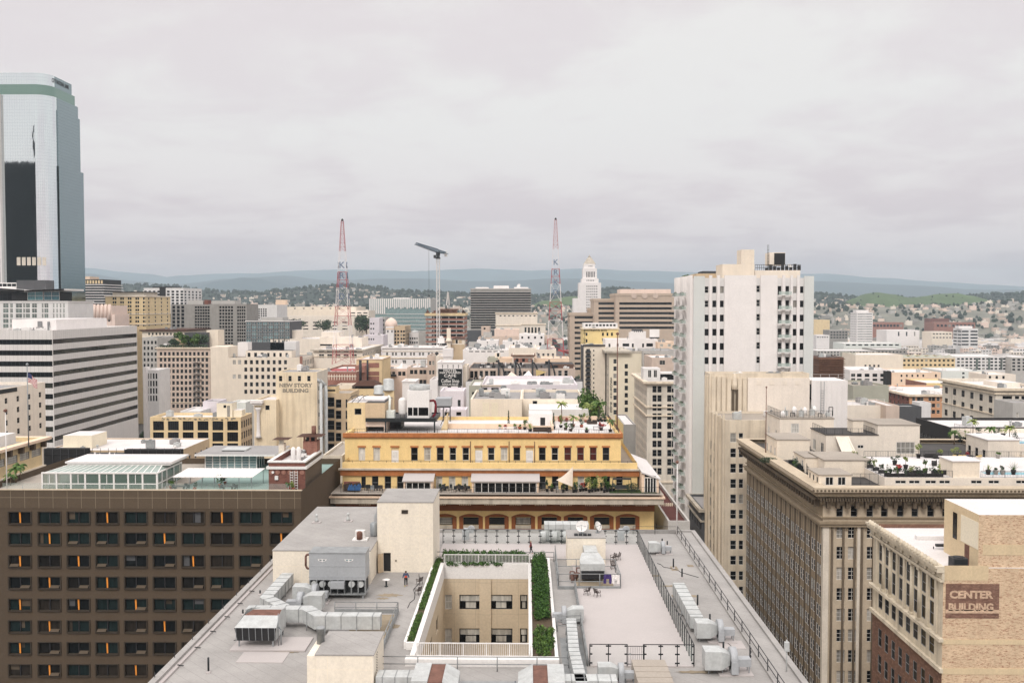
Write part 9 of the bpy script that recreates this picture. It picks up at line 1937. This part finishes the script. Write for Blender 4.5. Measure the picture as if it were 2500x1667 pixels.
def woods(name,label,n,xr,yr,zf,leaf,s=(4,9)):
 c=MB()
 for i in range(n):
  x,y=rnd.uniform(*xr),rnd.uniform(*yr);z=zf(x,y)
  if z is None:continue
  h=rnd.uniform(*s);r=h*rnd.uniform(.35,.7);k=len(c.v);m_=6
  c.v.append((x,y,z+h))
  for rr_,zz_ in((.75,.7),(1.,.35),(.7,.05)):
   for q_ in range(m_):a=q_*pi/3+rr_;e=rnd.uniform(.7,1.25);c.v.append((x+cos(a)*r*rr_*e,y+sin(a)*r*rr_*e,z+h*zz_*e))
  for q_ in range(m_):c.f.append((k,k+1+q_,k+1+(q_+1)%m_));c.m.append(0);c.sm.append(False)
  for l_ in range(2):
   for q_ in range(m_):a=k+1+l_*m_;c.f.append((a+q_,a+m_+q_,a+m_+(q_+1)%m_,a+(q_+1)%m_));c.m.append(0);c.sm.append(False)
 tag(c.build(name,leaf),label,'woods',None,'stuff')
dep_=bpy.context.evaluated_depsgraph_get()
from mathutils.bvhtree import BVHTree
def drop(oname):
 o=bpy.data.objects[oname];bv=BVHTree.FromPolygons([v_.co[:]for v_ in o.data.vertices],[p.vertices[:]for p in o.data.polygons])
 def f(x,y):
  h=bv.ray_cast(Vector((x,y,3000)),Vector((0,0,-1)))[0];return None if h is None or h.z<-1 else h.z-.5
 return f
fw=drop('wooded_hills');fg_=drop('green_hills.001')
ff=drop('foothills');woods('foothill_woods','dark trees among the houses of the lower foothills',1900,(-1500,1500),(2060,2800),ff,'leaf_far',(6,13));woods('hillside_woods','dark woods covering the low hills behind the city',5200,(-1900,2200),(3020,3800),fw,'leaf_far',(7,15));woods('hillside_scrub','scattered scrub on the right green hills',90,(900,1600),(2760,3200),fg_,'leaf_far',(3,7))
woods('street_trees','dark street trees between the low roofs of the far flats',1200,(150,1500),(900,3000),lambda x,y:0 if x/y>.28 else None,'leaf_far',(5,11));woods('park_trees','dark park trees between the civic halls and hills',700,(-1100,500),(1250,3000),lambda x,y:0,'leaf_far',(8,16))
WALLS=['w_white','w_cream','w_lightgrey','w_rose','w_white','w_ivory','w_grey','w_lightgrey','w_pink','w_concrete'];RF=['r_white','r_white','r_grey','r_tan','r_white','r_grey']
def house(c,x,y,w_,d,h,wins=True,z=0):
 c.box(x,x+w_,y,y+d,z,z+h,0,'b',1);fl=max(1,int(h/3.4))
 if wins:
  for k in range(fl):zz=z+h*(k+.35)/fl;c.q((x+w_*.06,y-.04,zz),(x+w_*.94,y-.04,zz),(x+w_*.94,y-.04,zz+h/fl*.36),(x+w_*.06,y-.04,zz+h/fl*.36),2)
  n=max(2,int(w_/4))
  for i in range(1,n):xx=x+w_*i/n;c.box(xx-.7,xx+.7,y-.09,y-.042,z,z+h-.5,0,'bk')
 if rnd.random()<.6:xx,yy=x+w_*rnd.uniform(.1,.6),y+d*rnd.uniform(.1,.5);c.box(xx,xx+w_*.2,yy,yy+d*.3,z+h,z+h+rnd.uniform(1.2,3),0,'b',1)
n_=0
for i in range(900):
 if n_>=240:break
 y=430+1150*rnd.random()**1.1;px=rnd.uniform(1985,2530);x=PX(px,y);w_=rnd.uniform(10,28);d=rnd.uniform(8,18);h=rnd.uniform(5,12)if y<900 else rnd.uniform(6,17)
 if x<140+y*.02:continue
 c=MB();house(c,x,y,w_,d,h);o=c.build('low_building',[WALLS[rnd.randrange(10)],RF[rnd.randrange(6)],'glass_dark'],at=(x,y,0));tag(o,'small low pale roofed building among many in the far right flats','building','low buildings of the far right flats');n_+=1
c=MB();mats=WALLS+['r_white','r_grey']
for i in range(5200):
 y=1550+1900*rnd.random();px=rnd.uniform(-50,2600);x=PX(px,y)
 if px<1980 and y<2000:continue
 k=len(c.f);h=rnd.uniform(4,11)*(1.5 if rnd.random()<.08 else 1);z=max(fw(x,y)or 0,ff(x,y)or 0);kk=1 if z<3 else .5;house(c,x,y,rnd.uniform(9,36)*kk,rnd.uniform(8,20)*kk,h*(.5+kk/2),False,z+.4);m_=rnd.randrange(10)if kk==1 else(3,6,8,9,5)[rnd.randrange(5)]
 for j in range(k,len(c.f)):c.m[j]=m_ if c.m[j]==0 else 10+rnd.randrange(2)
tag(c.build('distant_city',mats),'dense mass of tiny pale houses out to the foot of the hills','city',None,'stuff')
c=MB()
for i in range(300):
 x=rnd.uniform(-1600,2000);y=rnd.uniform(3050,3500);z=fw(x,y)
 if z is None or z<5:continue
 c.box(x,x+rnd.uniform(7,15),y,y+9,z,z+rnd.uniform(4,8),0,'b',rnd.randrange(1,3))
tag(c.build('hillside_houses',['w_pink','r_tan','r_tile']),'tiny pale houses dotted over the wooded hills','city',None,'stuff')
for i,b in enumerate(ALL):
 if b.Z>76 or b.Y0>640 or b.Y0<195 or(b.X1-b.X0)*(b.Y1-b.Y0)<150 or 'left of the view' in b.label or any(c_.name.startswith('hip')for c_ in b.o.children):continue
 nm=b.label
 for cut in(' with ',' behind ',' beside ',' between ',' under ',' in front',' carrying ',' joined ',' left of ',' right of ',' at ',' below ',' against ',' painted ',' wrapped ',' of ',' just ',' lettered ',' banded with ',', '):nm=nm.split(cut)[0]
 units(b,4 if b.Y0<420 else 3,'the roof of the '+' '.join(nm.split()[:7]),1000+i,sz=(.8,2.4),hh=(.6,2.2),area=(b.X0+1.2,b.X1-1.2,b.Y0+1.2,min(b.Y1-1.2,b.Y0+14)))
for i,(px,Y,h,r,lb)in enumerate(((722,870,16,9,'dark broad tree in front of the low white civic wing, left one'),(790,870,14,8,'dark broad tree in front of the low white civic wing, right one'),(895,880,22,12,'large dark round tree below the civic palms'),(410,780,20,5,'dark tree at the foot of the white gridded tower'),(1395,760,24,12,'dark park tree left of the courthouse'),(1372,740,20,12,'dark park tree behind the right radio mast'),(380,440,22,9,'dark street tree left of the tan brick hotel'),(355,400,20,9,'dark street tree right of the banded office block'),(2030,1250,14,16,'dark tree row below the grey lofts'))):
 tree(lb,PX(px,Y),Y,0 if i not in(0,1,2,3)else PZ(805,Y)-h*.4,h,r,i+500,'leaf_dark',k=20,n=60,s=h*.045)
for i,px in enumerate((878,884,893)):palm('thin distant palm before the civic annex, '+('left','middle','right')[i]+' of three',PX(px,890),890,PZ(812,890),PZ(781+i%2*4,890)-PZ(812,890),4.2,700+i,'leaf_dark')
for i in range(7):px=424+i*12;tree('green roof garden tree on the tan brick hotel',PX(px,476+i%2*5),476+i%2*5,BT.zr,4.5+(i*7%4),2.6,800+i,'leaf' if i%3 else 'leaf_dark','roof garden trees of the tan brick hotel',10,40,.5,tr=.15)
hdg=MB();[leafcloud(hdg,(BT.X0+1+i*.85,471.5,BT.zr+1.),.9,.9,1.,22,.42,rnd)for i in range(28)];tag(hdg.build('roof_hedge','leaf_dark',at=(BT.X0,471.5,BT.zr)),'dark hedge along the roof edge of the tan brick hotel','hedge')
for i,(px,yy,h,r)in enumerate(((17,150,1.6,1.1),(31,152,2.4,1.3),(41,154,2.6,1.2))):palm('potted palm at the left end of the hotel terrace, '+('front','middle','back')[i]+' one',PX(px,yy),yy,HD,h,r,900+i,'leaf')
for i,(px,yy,h,r,lf)in enumerate(((412,147,1.,1.2,'leaf'),(470,146,.9,.8,'leaf_dark'),(532,149,1.8,1.2,'leaf'),(545,151,1.6,1.,'leaf_dark'),(712,146,1.3,1.1,'leaf_pale'),(700,146,1.,.8,'leaf'))):potplant('potted shrub on the hotel terrace '+('beside the conservatory','left of the awning table','before the blue pavilion','at the blue pavilion steps','by the brick wall ladder','left of the brick wall ladder')[i],PX(px,yy),yy,HD,h,r,lf,'pot_terra','bush',950+i)
bpy.ops.mesh.primitive_cube_add(size=1)if 0 else None
c=MB();c.box(-24000,24000,-900,16000,-1.,640,0,'');hz_=MB();
m=bpy.data.materials.new('haze');m.use_nodes=True;nt=m.node_tree;nt.nodes.clear();out=nt.nodes.new('ShaderNodeOutputMaterial');pv=nt.nodes.new('ShaderNodeVolumePrincipled');pv.inputs['Color'].default_value=(.72,.84,.93,1);pv.inputs['Density'].default_value=.0001;pv.inputs['Anisotropy'].default_value=.0;nt.links.new(pv.outputs[0],out.inputs['Volume']);M['haze']=m
hz_=c.build('haze','haze');hz_['kind']='stuff';hz_['label']='pale blue air thickening toward the mountains';hz_['category']='haze'
dg=bpy.context.evaluated_depsgraph_get()
for o in[q_ for q_ in S.objects if q_.type=='FONT']:
 me=bpy.data.meshes.new_from_object(o.evaluated_get(dg));n=bpy.data.objects.new('tmp',me);COL.objects.link(n);n.parent=o.parent;n.location=o.location;n.rotation_euler=o.rotation_euler;n.scale=o.scale;nm=o.name;bpy.data.objects.remove(o);n.name=nm
